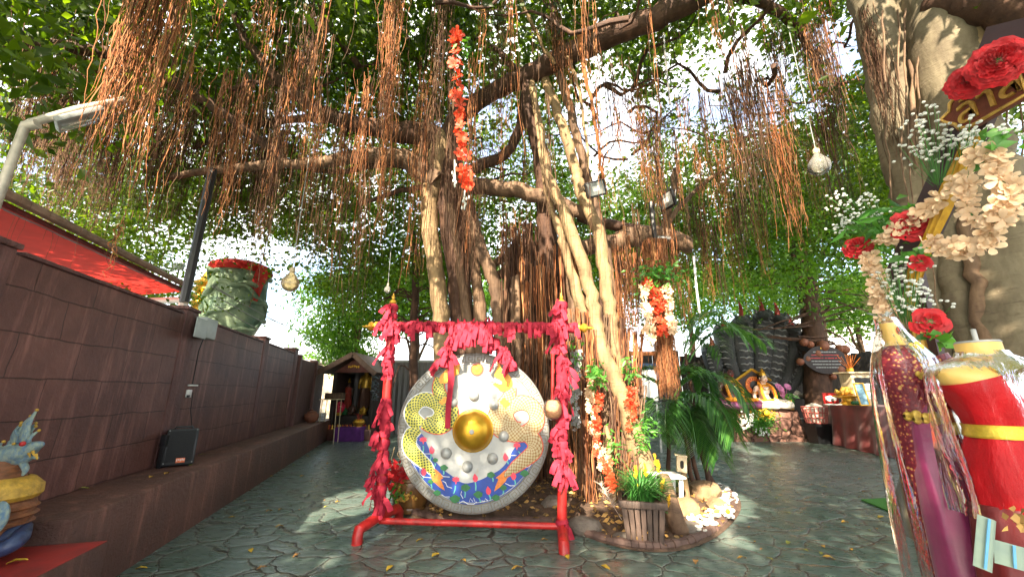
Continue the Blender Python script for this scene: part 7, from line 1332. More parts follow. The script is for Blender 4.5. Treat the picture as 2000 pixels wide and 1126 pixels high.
b = MB(); b.loft([(bn + Vector((0, 0, z)), w_, w_, math.pi / 4) for z, w_ in ((0, .27), (zb_ - .04, .34), (zb_ - .03, .36), (zb_, .36))], 4); b.build('body', M['black'], bt_, smooth=0); b = MB(); b.loft([(bn + Vector((0, 0, zb_ + .005)), .335, .335, math.pi / 4), (bn + Vector((0, 0, zb_ + .03)), .335, .335, math.pi / 4)], 4); b.build('lid', M['black'], bt_, smooth=0)
bk = bn + Vector((-.02, -.02, zb_ + .035)); bkt = thing('lattice_basket', 'pink lattice basket with white cloth standing on the black bin', 'basket', bk); zk = at(1605, 795, bn.y).z - bk.z; b = MB(); r0, r1 = .25, .32
M['pinkplastic'] = mat('pink_plastic', (.50, .14, .12), .5, .2, 20, 0)
for i in range(20): a_ = i * math.pi / 10; b.tube([bk + Vector((r0 * math.cos(a_), r0 * math.sin(a_), 0)), bk + Vector((r1 * math.cos(a_), r1 * math.sin(a_), zk))], .016, 4)
for z in (0, .33, .66, 1): r_ = r0 + (r1 - r0) * z; b.tube([bk + Vector((r_ * math.cos(a), r_ * math.sin(a), zk * z + .015)) for a in [i * math.pi / 12 for i in range(25)]], .018, 5)
b.build('lattice', M['pinkplastic'], bkt, smooth=0); b = MB(); b.lathe([(.22, .02), (.27, zk * .9), (.2, zk + .06), (.05, zk + .12), (0, zk + .12)], 16, Matrix.Translation(bk), close=False); b.build('cloth', M['whitecloth'], bkt)
p = gnd(1596, 845); rb = thing('round_gourd', 'round brown gourd on the paving beside the black bin', 'gourd', p); b = MB(); b.lathe([(0, 0), (.16, .03), (.22, .14), (.2, .25), (.1, .31), (0, .32)], 16, Matrix.Translation(p), close=False); b.build('body', M['clay'], rb); b = MB(); b.tube([p + Vector((0, 0, .31)), p + Vector((-.05, 0, .4))], [.03, .015], 6); b.build('stalk', M['wood'], rb)
# red clothed table
T0 = gnd(1628, 868); T1 = gnd(1716, 889); td = (T1 - T0).normalized(); tn = Vector((-td.y, td.x, 0)); tn = tn if tn.x > 0 else -tn; zT = at(1612, 788, T0.y + .1).z; ti = tn * .12
tt_ = thing('clothed_table', 'long table under a dark red cloth at the right back of the yard', 'table', T0); M['redtable'] = mat('wine_cloth', (.24, .018, .016), .75, .35, 4, .25, sheen=.3)
L_ = 2.6; b = MB(); n1 = 44; vs = []
cor = [T0 + ti, T0 + ti + td * L_, T0 + td * L_ + tn * 1.1, T0 + tn * 1.1]; per = []
for i in range(4):
    a_, c_ = cor[i], cor[(i + 1) % 4]; per += [(a_.lerp(c_, j / 22), (tn * -1, td, tn, td * -1)[i]) for j in range(22)]
for z, fl in ((zT, 0), (zT - .03, .012), (zT * .6, .05), (zT * .25, .10), (.015, .14)):
    for i, (p, nn) in enumerate(per): vs.append(p + nn * (fl + fl * .4 * math.sin(i * 1.15)) + Vector((0, 0, z)))
m_ = len(per); b.add(vs, [[k * m_ + i, (k + 1) * m_ + i, (k + 1) * m_ + (i + 1) % m_, k * m_ + (i + 1) % m_] for k in range(4) for i in range(m_)] + [list(range(m_))]); b.build('cloth', M['redtable'], tt_, smooth=50)
for p in cor: b = MB(); p2 = p.lerp((cor[0] + cor[2]) / 2, .1); b.box(p2 + Vector((0, 0, zT / 2 - .02)), (.06, .06, zT - .04)); b.build('leg', M['wood'], tt_)
def TP(px, py, y): p = at(px, py, y); return Vector((p.x, y, zT + .004))
p = TP(1624, 787, 11.5); cs = thing('sign_card', 'small red bordered sign card with a white oval on the red table', 'sign', p); b = MB(); b.box(p + Vector((0, 0, .16)), (.42, .03, .30), None, .01); b.build('board', M['redpaint'], cs); b = MB(); b.prism([(.16 * max(-1, min(1, 1.25 * math.cos(a))), .16 + .075 * math.sin(a)) for a in [i * math.pi / 12 for i in range(24)]], p, Vector((1, 0, 0)), Vector((0, 0, 1)), Vector((0, -1, 0)), .017, .021); ov = b.build('oval', M['paper'], cs, smooth=0)
b = MB(); [b.box(p + Vector((0, -.023, .14 + .03 * i)), (.18 - .04 * (i == 0), .003, .008)) for i in range(2)]; b.build('lettering', M['ink'], cs)
p = TP(1632, 789, 11.0); b = MB(); b.box(p + Vector((0, 0, .006)), (.45, .32, .012), Matrix.Rotation(.3, 3, 'Z')); b.box(p + Vector((.06, .03, .019)), (.4, .3, .010), Matrix.Rotation(.1, 3, 'Z')); tag(b.build('paper_stack', M['paper']), 'loose white papers lying on the red table', 'papers')
p = TP(1657, 789, 10.9); tr_ = thing('offering_tray', 'golden footed tray with wrapped offerings on the red table', 'tray', p); b = MB(); b.lathe([(.2, 0), (.17, .05), (.12, .1), (.12, .16), (.3, .2), (.34, .23), (.32, .24), (0, .22)], 24, Matrix.Translation(p), close=False); b.build('pedestal', M['gold'], tr_); b = MB(); [b.ball(p + Vector((random.gauss(0, .12), random.gauss(0, .1), .29 + random.uniform(0, .12))), random.uniform(.04, .07), 8, 6, jit=.2) for _ in range(26)]; b.build('offerings', M['goldsoft'], tr_); b = MB(); [b.ball(p + Vector((-.12 + .06 * i, -.3, .06)), .05, 8, 6) for i in range(7)]; b.build('green_fruit', M['greenpaint'], tr_)
p = TP(1690, 790, 10.2); pc = thing('framed_picture', 'narrow gold framed blue picture leaning on the red table', 'picture', p); Rq = Matrix.Rotation(R(-8), 3, 'X'); b = MB(); 
for c, s_ in (((-.115, 0, .28), (.03, .03, .56)), ((.115, 0, .28), (.03, .03, .56)), ((0, 0, .015), (.2, .03, .03)), ((0, 0, .545), (.2, .03, .03))): b.box(p + Rq @ Vector(c), s_, Rq, .004)
b.build('frame', M['gold'], pc); M['bluepic'] = mat('blue_picture', (.25, .42, .48), .4, .3, 14, 0, col2=(.04, .14, .22)); b = MB(); b.box(p + Rq @ Vector((0, .004, .28)), (.2, .01, .50), Rq); b.build('print', M['bluepic'], pc)
p = TP(1700, 789, 10.5) + Vector((0, .2, 0)); dn = thing('donation_box', 'pale wooden box with printed white papers on the red table', 'box', p); b = MB(); b.box(p + Vector((.1, .2, .40)), (.55, .4, .80), None, .01); b.box(p + Vector((.1, .2, .83)), (.75, .55, .04), None, .006); b.build('case', M['palewood'], dn); b = MB(); b.box(p + Vector((.1, -.005, .62)), (.42, .008, .16)); b.build('slot', M['black'], dn)
for z in (.46, .24): b = MB(); b.box(p + Vector((.12, -.012, z)), (.40, .01, .17)); pa = b.build('notice', M['paper'], dn); b = MB(); [b.box(p + Vector((.12, -.019, z - .04 + .03 * i)), (.28 - .07 * (i == 0), .003, .008)) for i in range(3)]; b.build('lettering', M['ink'], pa)
p = p + Vector((.0, .2, .851)); iv = thing('incense_bundle', 'bundle of thin incense sticks standing on top of the pale wooden box', 'incense', p); b = MB(); b.lathe([(.07, 0), (.09, .06), (.08, .1)], 12, Matrix.Translation(p)); b.build('holder', M['gold'], iv); b = MB(); [b.tube([p + Vector((0, 0, .05)), p + Vector((random.gauss(0, .14), random.gauss(0, .1), random.uniform(.3, .5)))], .007, 4) for _ in range(16)]; b.build('sticks', M['orangepaint'], iv)
# dark oval plaque on the gnarled tree
p = at(1612, 702, 12.75); ovp = thing('oval_plaque', 'dark oval plaque with rows of pale lettering on the gnarled tree', 'sign', p); ww, hh = 42 * mscale(12.75), 27 * mscale(12.75); b = MB(); b.prism([(ww * math.cos(a) * (1 + .05 * math.cos(4 * a)), hh * math.sin(a)) for a in [i * math.pi / 20 for i in range(40)]], p, Vector((1, 0, 0)), Vector((0, 0, 1)), Vector((0, -1, 0)), -.03, .03); b.build('board', M['blackwood'], ovp, smooth=30)
for i in range(6): b = MB(); x0 = -.8 * math.sqrt(1 - ((i - 2.5) / 3.8) ** 2) * ww; n_ = 9; [b.box(p + Vector((x0 * (1 - 2 * (j + .5) / n_) * .9, -.033, hh * (.55 - .22 * i))), (abs(x0) * 2 / n_ * random.uniform(.5, .9), .006, .03)) for j in range(n_)]; b.build('lettering_row', M['grey' if i not in (1, 2) else 'redpaint'], ovp, smooth=0)
b = MB(); [b.ball(p + Vector((-.09 + .06 * i, -.035, hh * .82)), (.03, .01, .03), 6, 5) for i in range(4)]; b.build('emblem', M['gold'], ovp)
# green mat at the right
g0 = [gnd(1682, 977), gnd(1780, 972), gnd(1800, 1010), gnd(1745, 1003)]; b = MB(); g0 = [Vector((g.x, g.y, 0)) for g in g0]; b.prism([(g.x, g.y) for g in g0], (0, 0, 0), Vector((1, 0, 0)), Vector((0, 1, 0)), Vector((0, 0, 1)), .004, .02); tag(b.build('grass_mat', mat('green_turf', (.06, .22, .02), .9, .4, 60, 1.0), smooth=0), 'bright green artificial turf mat on the paving beside the wrapped mannequins', 'mat')
# ================================================================ RIGHT FOREGROUND: FLOWER FRAME AND WRAPPED MANNEQUINS
XF = 2.20                                               # the frame stands in a plane running away from the camera
def fx(px, py, X=XF): r = ray(px, py); return Vector((0, 0, CH)) + r * (X / r.x)
EX, EY, EZ = Vector((1, 0, 0)), Vector((0, 1, 0)), Vector((0, 0, 1))
M['frameboard'] = mat('purple_brown_board', (0.060, 0.036, 0.042), 0.55, 0.25, 6, 0.15)
fr = thing('arch_frame', 'dark purple brown six sided arch frame decked with flowers in front of the grey stems', 'frame', Vector((XF, 2.0, 0)))
cl_ = [fx(2170, 40), fx(1952, 86), fx(1868, 296), fx(1762, 525), fx(1800, 690), fx(1835, 900)]; wd = .17
cl2 = [(p.y, p.z) for p in cl_]; cl2.append((cl2[-1][0] - .02, 0.0))
def offs(k, s_):
    a = Vector(cl2[max(k - 1, 0)]); b_ = Vector(cl2[k]); c = Vector(cl2[min(k + 1, len(cl2) - 1)]); t1 = (b_ - a).normalized() if k else (c - b_).normalized(); t2 = (c - b_).normalized() if k < len(cl2) - 1 else t1; n1 = Vector((-t1.y, t1.x)); n2 = Vector((-t2.y, t2.x)); nn = (n1 + n2).normalized(); return b_ + nn * (wd / 2) * s_ / max(.5, nn.dot(n1))
for k in range(len(cl2) - 1):
    q = [offs(k, 1), offs(k, -1), offs(k + 1, -1), offs(k + 1, 1)]; b = MB(); b.prism([(p.x, p.y) for p in q], (XF, 0, 0), EY, EZ, EX, .0, .035); b.build('board', M['frameboard'], fr, smooth=0)
M['sash'] = mat('gold_sash', (0.62, 0.36, 0.02), 0.4, 0.35, 8, .3, stretch=(3, 3, .6), col2=(.40, .20, .01))
pth = smoothpath([fx(1905, 255, 2.14), fx(1868, 335, 2.13), fx(1830, 435, 2.13), fx(1788, 535, 2.13), fx(1778, 590, 2.13), fx(1798, 660, 2.13), fx(1826, 760, 2.13)], 6); b = MB(); vs = []; ns = 12
for i, p in enumerate(pth):
    t_ = (pth[min(i + 1, len(pth) - 1)] - pth[max(i - 1, 0)]).normalized(); sd = t_.cross(EX).normalized(); w_ = .085 * (1 - .25 * math.sin(i * .35) ** 2)
    for j in range(ns): f = j / (ns - 1) * 2 - 1; vs.append(p + sd * w_ * .5 * f - EX * (.022 * (1 - f * f) + .008 * math.sin(j * 2.1 + i * .12)))
b.add(vs, [[i * ns + j, i * ns + j + 1, (i + 1) * ns + j + 1, (i + 1) * ns + j] for i in range(len(pth) - 1) for j in range(ns - 1)]); tag(b.build('gold_sash', M['sash'], smooth=70), 'pleated gold satin sash draped down the arch frame', 'sash')
# carved sign
def sx_(px, py): return fx(px, py, 2.12)
sl, sr = sx_(1842, 240), sx_(2046, 118); zlo = sx_(1868, 268).z; zhi = zlo + .205; yl = sl.y; yr = 1.35
sg = thing('carved_sign', 'carved dark red wooden name board with raised gold lettering hung on the arch frame', 'sign', Vector((2.13, (yl + yr) / 2, zlo)))
zc = (zlo + zhi) / 2; ho = (zhi - zlo) / 2
def so_(k): return [(yl - .00, -.05 * ho), (yl + .012, .25 * ho), (yl - .03, .40 * ho), (yl - .04, .75 * ho), (yl - .09, ho), (yr, ho), (yr, -ho), (yl - .09, -ho), (yl - .045, -.78 * ho), (yl - .035, -.45 * ho)]
M['signwood'] = mat('red_sign_wood', (.17, .042, .022), .4, .3, 5, .2, stretch=(1, 5, 5)); M['signgold'] = mat('sign_gold', (.55, .33, .07), .4, .4, 30, .3, metal=.3)
out_ = [(a, zc + c) for a, c in so_(0)]
b = MB(); b.prism(out_, (2.13, 0, 0), EY, EZ, -EX, -.012, .012); b.build('plank', M['signwood'], sg, smooth=0)
b = MB(); ins = [Vector((2.115, zc * 0 + a - .012 * (1 if a > (yl + yr) / 2 else -1), zc + c * .90)) for a, c in so_(0)]; b.tube(ins + [ins[0]], .0085, 6); b.build('gold_border', M['signgold'], sg, smooth=60)
RT = Matrix(((0, 0, -1), (-1, 0, 0), (0, 1, 0)))
text('ล้าสนม เทว', 'lettering', .165, M['signgold'], (2.112, yl - .06, zc - .015), RT, sg, .006, 'LEFT')
# flowers
def rose(name, lb, c, r, nrm, ruffle=False, layers=6):
    nrm = Vector(nrm).normalized(); t1 = nrm.orthogonal().normalized(); t2 = nrm.cross(t1); t_ = thing(name, lb, 'flower', c); b = MB()
    for L in range(layers):
        f = (L + .35) / layers; n_ = (3 if L < 2 else 5) if not ruffle else 7
        for i in range(n_):
            a0 = i * 2 * math.pi / n_ + L * .9 + random.uniform(-.15, .15); wd_ = 2 * math.pi / n_ * (.75 if not ruffle else 1.0); vs = []; nu, nv = 6, 7
            for u in range(nu):
                for v in range(nv):
                    uu = u / (nu - 1); a_ = a0 + wd_ * (v / (nv - 1) - .5) * (.55 + .6 * uu); tilt = (1 - f) * 1.25 + .12; rr = r * f * (.25 + .75 * uu) * (1 - .10 * abs(v / (nv - 1) - .5) * 2 * uu)
                    ht = r * (.62 * (1 - f) + .48 * uu * tilt * .8) - (r * .16 * uu ** 3 * f) + random.uniform(-1, 1) * (.075 * r * uu if ruffle else .008 * r)
                    if ruffle: rr *= 1 + .045 * uu * math.sin(a_ * 19 + L * 2)
                    vs.append(c + (t1 * math.cos(a_) + t2 * math.sin(a_)) * rr + nrm * ht)
            b.add(vs, [[u * nv + v, (u + 1) * nv + v, (u + 1) * nv + v + 1, u * nv + v + 1] for u in range(nu - 1) for v in range(nv - 1)])
    b.build('petals', M['redpetal'], t_, smooth=80); b = MB(); b.ball(c, r * .3, 8, 6); b.build('calyx', M['stemgreen'], t_); return t_
rose('red_peony', 'large ruffled red flower at the left end of the carved name board', fx(1890, 160, 2.02), .082, (-.75, -.58, -.25), True, 11)
rose('red_peony', 'largest ruffled red flower above the middle of the carved name board', fx(1950, 122, 1.98), .106, (-.72, -.55, -.2), True, 11)
rose('red_rose', 'ruffled red flower at the far left tip of the cream blossom string', fx(1676, 484, 2.10), .088, (-.7, -.7, .2), True, 6)
rose('red_peony', 'ruffled red flower half covered by cream blossoms on the gold sash', fx(1778, 440, 2.10), .105, (-.6, -.8, .1), True, 7)
rose('red_rose', 'small neat red rose on the gold sash below the cream blossoms', fx(1797, 513, 2.08), .058, (-.5, -.85, .2))
rose('red_rose', 'big neat red rose at the lower end of the gold sash', fx(1815, 630, 2.00), .088, (-.6, -.8, .15))
for px, py, n_, lb in ((1775, 560, 0, ''),): pass
for px, py, X, n_, s_, sz, lb in ((1790, 492, 2.11, 16, .04, .075, 'broad light green leaves beside the small red rose'), (1835, 660, 2.02, 16, .035, .07, 'dark green leaves under the big red rose'), (1720, 440, 2.16, 60, .09, .08, 'spray of green fern leaves by the far left red flower'), (1740, 425, 2.16, 40, .08, .10, 'round green leaves behind the cream blossoms'), (1945, 275, 2.03, 18, .045, .08, 'green leaves hanging under the carved name board')):
    C = np.array([fx(px, py, X) + Vector((random.gauss(0, s_), random.gauss(0, s_), random.gauss(0, s_ * .6))) for i in range(n_)]); V, F = leaf_faces(C, sz, .6 if n_ < 20 else .3, droop=.3); tag(npmesh('leaf_spray', V, F, M['leafgreen'], origin=fx(px, py, X)), lb, 'leaves')
def wreath(lb, path, n_, r=.058, sp=.026):
    pth = smoothpath(path, 8); t_ = thing('cream_garland', lb, 'garland', pth[0]); b = MB(); b.tube(pth, .004, 5); b.build('stem', M['stemgreen'], t_); b = MB()
    for i in range(n_):
        c = pth[int(random.random() * (len(pth) - 1))] + Vector((random.gauss(0, sp), random.gauss(0, sp), random.gauss(0, sp))); nn = Vector((-.7 + random.gauss(0, .6), -.7 + random.gauss(0, .6), random.gauss(0, .6))); blossom5(b, c, nn, r * random.uniform(.7, 1.15), 4, .35)
    b.build('blossoms', M['cream'], t_, smooth=60)
wreath('broad cream blossom garland looping down to the right of the gold sash', [fx(1925, 295, 2.03), fx(1955, 335, 2.0), fx(1962, 385, 1.98), fx(1945, 435, 1.98), fx(1905, 482, 2.0), fx(1860, 486, 2.02), fx(1812, 465, 2.04)], 150, .038, .013)
wreath('inner cream blossom strand hanging inside the broad garland loop', [fx(1905, 300, 2.03), fx(1890, 350, 2.03), fx(1885, 390, 2.02), fx(1905, 430, 2.01)], 34, .038, .010)
wreath('cream blossom strand reaching left across the gold sash', [fx(1880, 345, 2.06), fx(1835, 385, 2.07), fx(1790, 425, 2.06), fx(1750, 455, 2.06), fx(1722, 472, 2.06)], 60, .040, .011)
wreath('narrow cream blossom string hanging straight down to the maroon mannequin', [fx(1698, 505, 2.08), fx(1712, 560, 2.06), fx(1724, 610, 2.04), fx(1745, 655, 2.0)], 90, .038, .012)
def gyp(lb, pts, n_, sp):
    t_ = thing('white_sprig', lb, 'flowers', fx(*pts[0])); b = MB(); s_ = MB(); root = fx(*pts[-1])
    for i in range(n_):
        q = random.choice(pts[:-1]); c = fx(*q) + Vector((random.gauss(0, sp), random.gauss(0, sp), random.gauss(0, sp))); b.ball(c, (.0085, .0085, .0065), 6, 4)
        if i % 3 == 0: s_.tube([root + (c - root) * .2, root.lerp(c, .7) + Vector((0, 0, -.02)), c], .0014, 3)
    b.build('buds', M['whitepetal'], t_); s_.build('stems', M['stemgreen'], t_)
gyp('cloud of tiny white buds at the left end of the carved name board', [(1805, 235, 2.1), (1820, 262, 2.1), (1838, 280, 2.1), (1815, 285, 2.1), (1862, 290, 2.1), (1835, 375, 2.12)], 150, .045)
gyp('cloud of tiny white buds hanging under the carved name board', [(1890, 268, 2.06), (1905, 262, 2.06), (1925, 275, 2.06), (1990, 240, 2.02), (1878, 320, 2.1)], 90, .03)
gyp('tiny white buds on green sprays left of the cream strand', [(1640, 390, 2.14), (1660, 405, 2.14), (1690, 395, 2.14), (1700, 420, 2.14), (1650, 440, 2.14), (1735, 450, 2.16)], 150, .04)
gyp('tiny white buds around the lower gold sash', [(1770, 545, 2.06), (1790, 570, 2.06), (1800, 590, 2.06), (1760, 590, 2.06), (1735, 545, 2.06), (1765, 520, 2.06), (1770, 660, 2.1)], 170, .04)
b = MB()
for i in range(170): p0_, p1_ = fx(1790, 650, 2.08), fx(1700, 590, 2.08); f = random.uniform(.1, 1); c = p0_.lerp(p1_, f); d = (p1_ - p0_).normalized() * .05 + Vector((random.gauss(0, .03), random.gauss(0, .03), random.gauss(0, .03))); b.tube([c, c + d], [.0022, .0006], 3)
tag(b.build('pampas_plume', mat('brown_plume', (.40, .26, .18), .8, .3, 20, 0, island=.2)), 'brownish feathery plume sticking out left of the big red rose', 'plume')
# ---- mannequin in the red dress
M['mannskin'] = mat('mannequin_yellow', (.72, .46, .12), .45, .12, 4, .08); M['redsatin'] = mat('red_satin', (.46, .005, .010), .45, .4, 5, .7, spec=.22, stretch=(2.5, 2.5, .9), bdist=.012, col2=(.34, .003, .006)); M['goldbelt'] = mat('gold_belt', (.72, .48, .05), .3, .3, 30, .3, metal=.6)
YM = 1.55; base = Vector((at(1935, 760, YM).x, YM, 0))
def mz(py): return at(1935, py, YM).z
mn = thing('mannequin', 'headless yellow mannequin in a red one shoulder dress with gold belt at the right edge', 'mannequin', base); k_ = mscale(YM, 760)
def ML(py, hw, dpt, dx=0): return (Vector((base.x + dx * k_, YM, mz(py))), hw * k_, dpt * k_, 0)
b = MB(); b.loft([ML(839, 48, 42), ML(790, 62, 53), ML(760, 76, 56), ML(742, 90, 54), ML(728, 98, 46), ML(716, 84, 40), ML(708, 55, 36), ML(700, 40, 33), ML(690, 34, 32), ML(670, 33, 32)], 32); b.build('torso', M['mannskin'], mn, smooth=60)
b = MB(); p = Vector((base.x, YM, mz(670))); b.lathe([(.066, 0), (.06, .008), (.008, .010), (.008, .055), (0, .058)], 20, Matrix.Translation(p), close=False); b.build('neck_cap', M['grey'], mn)
def fold(am, n_): return lambda i, a: 1 + am * (.3 + i * .12) * math.sin(n_ * a + i * .25)
def dressline(a):                                       # the neckline climbs to the shoulder on the right
    return 752 - 54 * (.5 + .5 * math.cos(a)) 
b = MB(); n_ = 40; rows = [(1000, 76, 62), (960, 75, 60), (920, 73, 58), (880, 66, 53), (852, 55, 47), (838, 52, 45), (815, 57, 50), (790, 67, 57), (768, 78, 59)]; vs = []
for r_i in range(len(rows) + 3):
    for j in range(n_):
        a_ = 2 * math.pi * j / n_; 
        if r_i < len(rows): py, hw, dp = rows[r_i]
        else: f = (r_i - len(rows) + 1) / 3; top = dressline(a_); py = 768 + (top - 768) * f; hw, dp = (80 + 12 * f * min(1, (768 - top) / 30)) if py > 735 else 102, 61 - 5 * f
        if py < 732: hw = 101 - (732 - py) * .5; dp = 54 - (732 - py) * .5
        k2 = 1 + (.04 * math.sin(7 * a_ + r_i * .4) + .025 * math.sin(13 * a_ - r_i * .6) + .012 * math.sin(29 * a_)) * (1 if r_i < 5 else .32); c = Vector((base.x, YM, mz(py))); vs.append(c + Vector((math.cos(a_) * hw * k_ * k2, math.sin(a_) * dp * k_ * k2, 0)))
R_ = len(rows) + 3; b.add(vs, [[i * n_ + j, i * n_ + (j + 1) % n_, (i + 1) * n_ + (j + 1) % n_, (i + 1) * n_ + j] for i in range(R_ - 1) for j in range(n_)]); b.build('dress', M['redsatin'], mn, smooth=70)
b = MB(); b.loft([ML(854, 58, 50), ML(850, 60, 51), ML(836, 56, 49), ML(828, 58, 51)], 32, cap=False); bl_ = b.build('belt', M['goldbelt'], mn); b = MB(); b.ball(Vector((base.x + 40 * k_, YM - 40 * k_, mz(842))), (.026, .012, .018), 12, 8); b.build('gem', M['redpaint'], bl_)
b = MB(); [b.ball(Vector((base.x + 38 * k_ * math.sin(a), YM - (42 + 10 * math.cos(a)) * k_, mz(714 + 22 * math.cos(a)))), .006, 6, 5) for a in [-1.6 + i * .12 for i in range(27)]]; b.build('necklace', M['goldbelt'], mn)
M['brownsilk'] = mat('wine_silk', (.20, .018, .016), .4, .4, 6, .3, col2=(.09, .01, .012))
b = MB(); b.loft([ML(1640, 120, 100), ML(1300, 105, 90), ML(1100, 92, 76), ML(1004, 82, 64), ML(985, 78, 60)], 36, fn=lambda i, a: 1 + .05 * math.sin(11 * a + i)); b.build('underskirt', M['brownsilk'], mn, smooth=60)
b = MB(); c = Vector((base.x, YM, 0)); b.lathe([(.2, 0), (.2, .02), (.02, .03), (.02, .3)], 20, Matrix.Translation(c)); b.build('stand', M['grey'], mn)
def bagloft(name, parent, secs, seed, m=None, n_=64, drape=.05):
    rnd = random.Random(seed); ph = [rnd.uniform(0, 6.28) for _ in range(12)]; b = MB()
    def fn(i, a): return 1 + drape * (math.sin(7 * a + ph[0] + i * .22) * .6 + math.sin(13 * a + ph[1] - i * .3) * .45 + math.sin(23 * a + ph[2] + i * .5) * .3 + math.sin(4 * a + ph[3] + i * .8) * .4) * min(1.4, .35 + i * .13)
    b.loft(secs, n_, cap=False, fn=fn); return b.build(name, m or M['film'], parent, smooth=80)
sec = [ML(py, hw, dp, 2) for py, hw, dp in ((686, 37, 36), (694, 40, 39), (703, 66, 46), (716, 102, 56), (735, 112, 64), (780, 110, 74), (830, 108, 76), (880, 106, 80), (930, 104, 82), (980, 104, 84), (1010, 106, 86))]
bg_ = thing('plastic_cover', 'crinkled clear plastic cover over the red dress mannequin', 'cover', (base.x, YM, mz(1010))); bagloft('film', bg_, sec, 3)
# ---- mannequin in the maroon brocade
YL2 = 1.80; b2 = Vector((at(1776, 740, YL2).x, YL2, 0)); k2_ = mscale(YL2, 760)
def nz2(py): return at(1776, py, YL2).z
def NL(py, hw, dpt, dx=0, dy=0): return (Vector((b2.x + dx * k2_, YL2 + dy * k2_, nz2(py))), hw * k2_, dpt * k2_, .5)
mm = thing('mannequin', 'headless yellow mannequin in maroon brocade jacket and purple silk left of the red dress', 'mannequin', b2)
def brocade():
    m, t, b_ = new_mat('maroon_brocade'); L = t.links; tc = N(t, 'TexCoord'); vo = N(t, 'TexVoronoi', Scale=62.0, Randomness=.9); L.new(tc.outputs['Object'], vo.inputs[0]); nz = N(t, 'TexNoise', Scale=60.0, Detail=4.0); L.new(tc.outputs['Object'], nz.inputs[0])
    f = N(t, 'Math', operation='MULTIPLY_ADD'); L.new(nz.outputs[0], f.inputs[0]); f.inputs[1].default_value = .9; L.new(vo.outputs['Distance'], f.inputs[2]); c = ramp(t, f.outputs[0], [(.62, (.48, .28, .08)), (.74, (.26, .02, .03)), (1.0, (.13, .010, .022))]); L.new(c, b_.inputs['Base Color']); b_.inputs['Roughness'].default_value = .45; bump(t, b_, f.outputs[0], .5, .006); return m
M['brocade'] = brocade(); M['plumsilk'] = mat('plum_silk', (.22, .022, .085), .3, .35, 5, .25, sheen=.3)
b = MB(); b.loft([NL(760, 40, 32), NL(720, 50, 36), NL(700, 56, 34), NL(688, 50, 28), NL(678, 34, 22, -4), NL(668, 21, 17, -8), NL(655, 18, 16, -11), NL(632, 18, 16, -14)], 28); b.build('torso', M['mannskin'], mm, smooth=60)
b = MB(); b.ball(Vector((b2.x - 14 * k2_, YL2 - 17 * k2_, nz2(648))), (.012, .006, .016), 8, 6); b.build('mark', M['redpaint'], mm)
b = MB(); b.loft([NL(1560, 66, 54, 8), NL(1200, 62, 50, 6), NL(1000, 58, 48, 4), NL(900, 56, 46, 2), NL(840, 47, 39), NL(800, 44, 36), NL(765, 52, 42), NL(728, 62, 48), NL(704, 66, 42), NL(686, 58, 33), NL(676, 36, 25, -3)], 36, fn=lambda i, a: 1 + (.035 * math.sin(10 * a + i * .7) + .02 * math.sin(17 * a - i)) * (1 if i < 5 else .5)); b.build('jacket', M['brocade'], mm, smooth=70)
b = MB(); b.tube(smoothpath([Vector((b2.x + 40 * k2_, YL2 - 8 * k2_, nz2(700))), Vector((b2.x + 58 * k2_, YL2 - 22 * k2_, nz2(770))), Vector((b2.x + 60 * k2_, YL2 - 32 * k2_, nz2(860))), Vector((b2.x + 58 * k2_, YL2 - 40 * k2_, nz2(960)))], 5), lerp_list([30 * k2_, 27 * k2_, 25 * k2_, 27 * k2_], 16), 16); b.build('sleeve', M['brocade'], mm, smooth=60)
b = MB(); b.loft([NL(1560, 60, 46, -14, -30), NL(1200, 50, 42, -14, -30), NL(1000, 42, 38, -14, -29), NL(900, 38, 35, -14, -26), NL(830, 32, 30, -8, -20), NL(770, 25, 24, 4, -18)], 32, fn=lambda i, a: 1 + .05 * math.sin(8 * a + i)); b.build('silk_wrap', M['plumsilk'], mm, smooth=60)
M['goldapp'] = mat('gold_applique', (.66, .45, .08), .4, .35, 40, .6, metal=.4, bdist=.004)
b = MB(); pth = smoothpath([Vector((b2.x - 8 * k2_, YL2 - 34 * k2_, nz2(682))), Vector((b2.x - 14 * k2_, YL2 - 43 * k2_, nz2(705))), Vector((b2.x - 22 * k2_, YL2 - 46 * k2_, nz2(730)))], 5)
for p in pth: [b.ball(p + Vector((random.gauss(0, .012), -.004, random.gauss(0, .010))), (.014, .008, .014), 7, 5) for _ in range(4)]
b.build('applique', M['goldapp'], mm); b = MB()
for i in range(9): a_ = -2.6 + i * .24; [b.ball(Vector((b2.x + 50 * k2_ * math.cos(a_), YL2 + 47 * k2_ * math.sin(a_), nz2(812 + random.uniform(-7, 7)))), (.02, .014, .02), 7, 5) for _ in range(3)]
b.build('waist_flowers', M['goldapp'], mm)
b = MB(); pth = smoothpath([Vector((b2.x + 16 * k2_, YL2 - 62 * k2_, nz2(905))), Vector((b2.x + 22 * k2_, YL2 - 68 * k2_, nz2(1000))), Vector((b2.x + 30 * k2_, YL2 - 72 * k2_, nz2(1130))), Vector((b2.x + 34 * k2_, YL2 - 76 * k2_, nz2(1300)))], 5); b.ribbon(pth, Vector((.9, -.4, 0)).normalized(), .055); b.build('gold_edge', M['goldsoft'], mm, smooth=60)
b = MB(); b.lathe([(.2, 0), (.2, .02), (.02, .03), (.02, .3)], 20, Matrix.Translation(b2)); b.build('stand', M['grey'], mm)
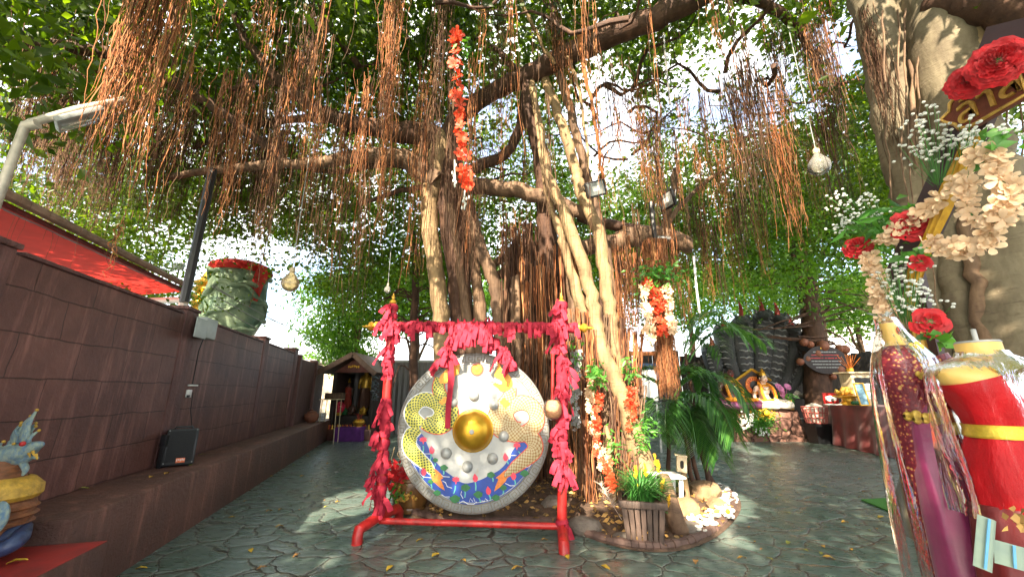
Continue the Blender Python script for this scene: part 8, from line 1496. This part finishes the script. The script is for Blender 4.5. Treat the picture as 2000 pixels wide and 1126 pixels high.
sec = [NL(py, hw, dp, dx) for py, hw, dp, dx in ((622, 20, 18, -20), (634, 22, 20, -16), (650, 27, 24, -14), (672, 42, 34, -10), (700, 66, 46, -4), (740, 74, 54, -4), (800, 78, 60, -2), (880, 80, 64, 0), (960, 82, 68, 2), (1060, 84, 72, 4), (1200, 88, 76, 6), (1400, 90, 80, 8))]
bg2 = thing('plastic_cover', 'long crinkled clear plastic cover over the maroon brocade mannequin', 'cover', (b2.x, YL2, nz2(1400))); bagloft('film', bg2, sec, 9, n_=72, drape=.045); b = MB(); tp = sec[0][0]; b.loft([(tp + Vector((0, 0, -.005)), .035, .03, 0), (tp + Vector((0, 0, .01)), .018, .016, 0), (tp + Vector((-.015, 0, .03)), .05, .04, 0)], 24, cap=False, fn=lambda i, a: 1 + .25 * math.sin(9 * a) * (i == 2)); b.build('gathered_top', M['film'], bg2, smooth=80)
# banknotes pinned under the red dress, glimpse of dried petals
M['note'] = mat('pale_green_note', (.27, .34, .26), .6, .15, 12, .0, col2=(.20, .27, .23)); M['noteblue'] = mat('blue_strip', (.12, .36, .58), .5, .1, 20, 0)
def note(c, w_, h_, rz, lb, ry=0.0):
    Rn = Matrix.Rotation(rz, 3, 'Y') @ Matrix.Rotation(ry, 3, 'X'); t_ = thing('banknote', lb, 'banknote', c); b = MB(); ng_ = 9; vs = [c + Rn @ Vector((w_ * (i / (ng_ - 1) - .5), .006 * math.sin(i * .9), h_ * (j - .5))) for j in range(2) for i in range(ng_)]; b.add(vs, [[i, i + 1, ng_ + i + 1, ng_ + i] for i in range(ng_ - 1)]); b.build('sheet', M['note'], t_, smooth=60); b = MB(); b.box(c + Rn @ Vector((-.005, -.009, 0)), (.008, .002, h_ * .96), Rn); b.build('stripe', M['noteblue'], t_)
yn = 1.36; note(at(1925, 1060, yn), .062, .15, .38, 'pale green banknote with a blue strip hanging under the red dress'); note(at(1978, 1085, yn + .02), .11, .066, .25, 'second pale green note tucked behind the first and lying flatter')
C = np.array([at(1990, 1010, yn) + Vector((random.gauss(0, .02), random.gauss(0, .015), random.gauss(0, .015))) for i in range(14)]); V, F = leaf_faces(C, .032, .9); tag(npmesh('dried_petals', V, F, M['litter'], origin=at(1990, 1010, yn)), 'dry brownish petals caught at the hem of the plastic cover', 'petals')
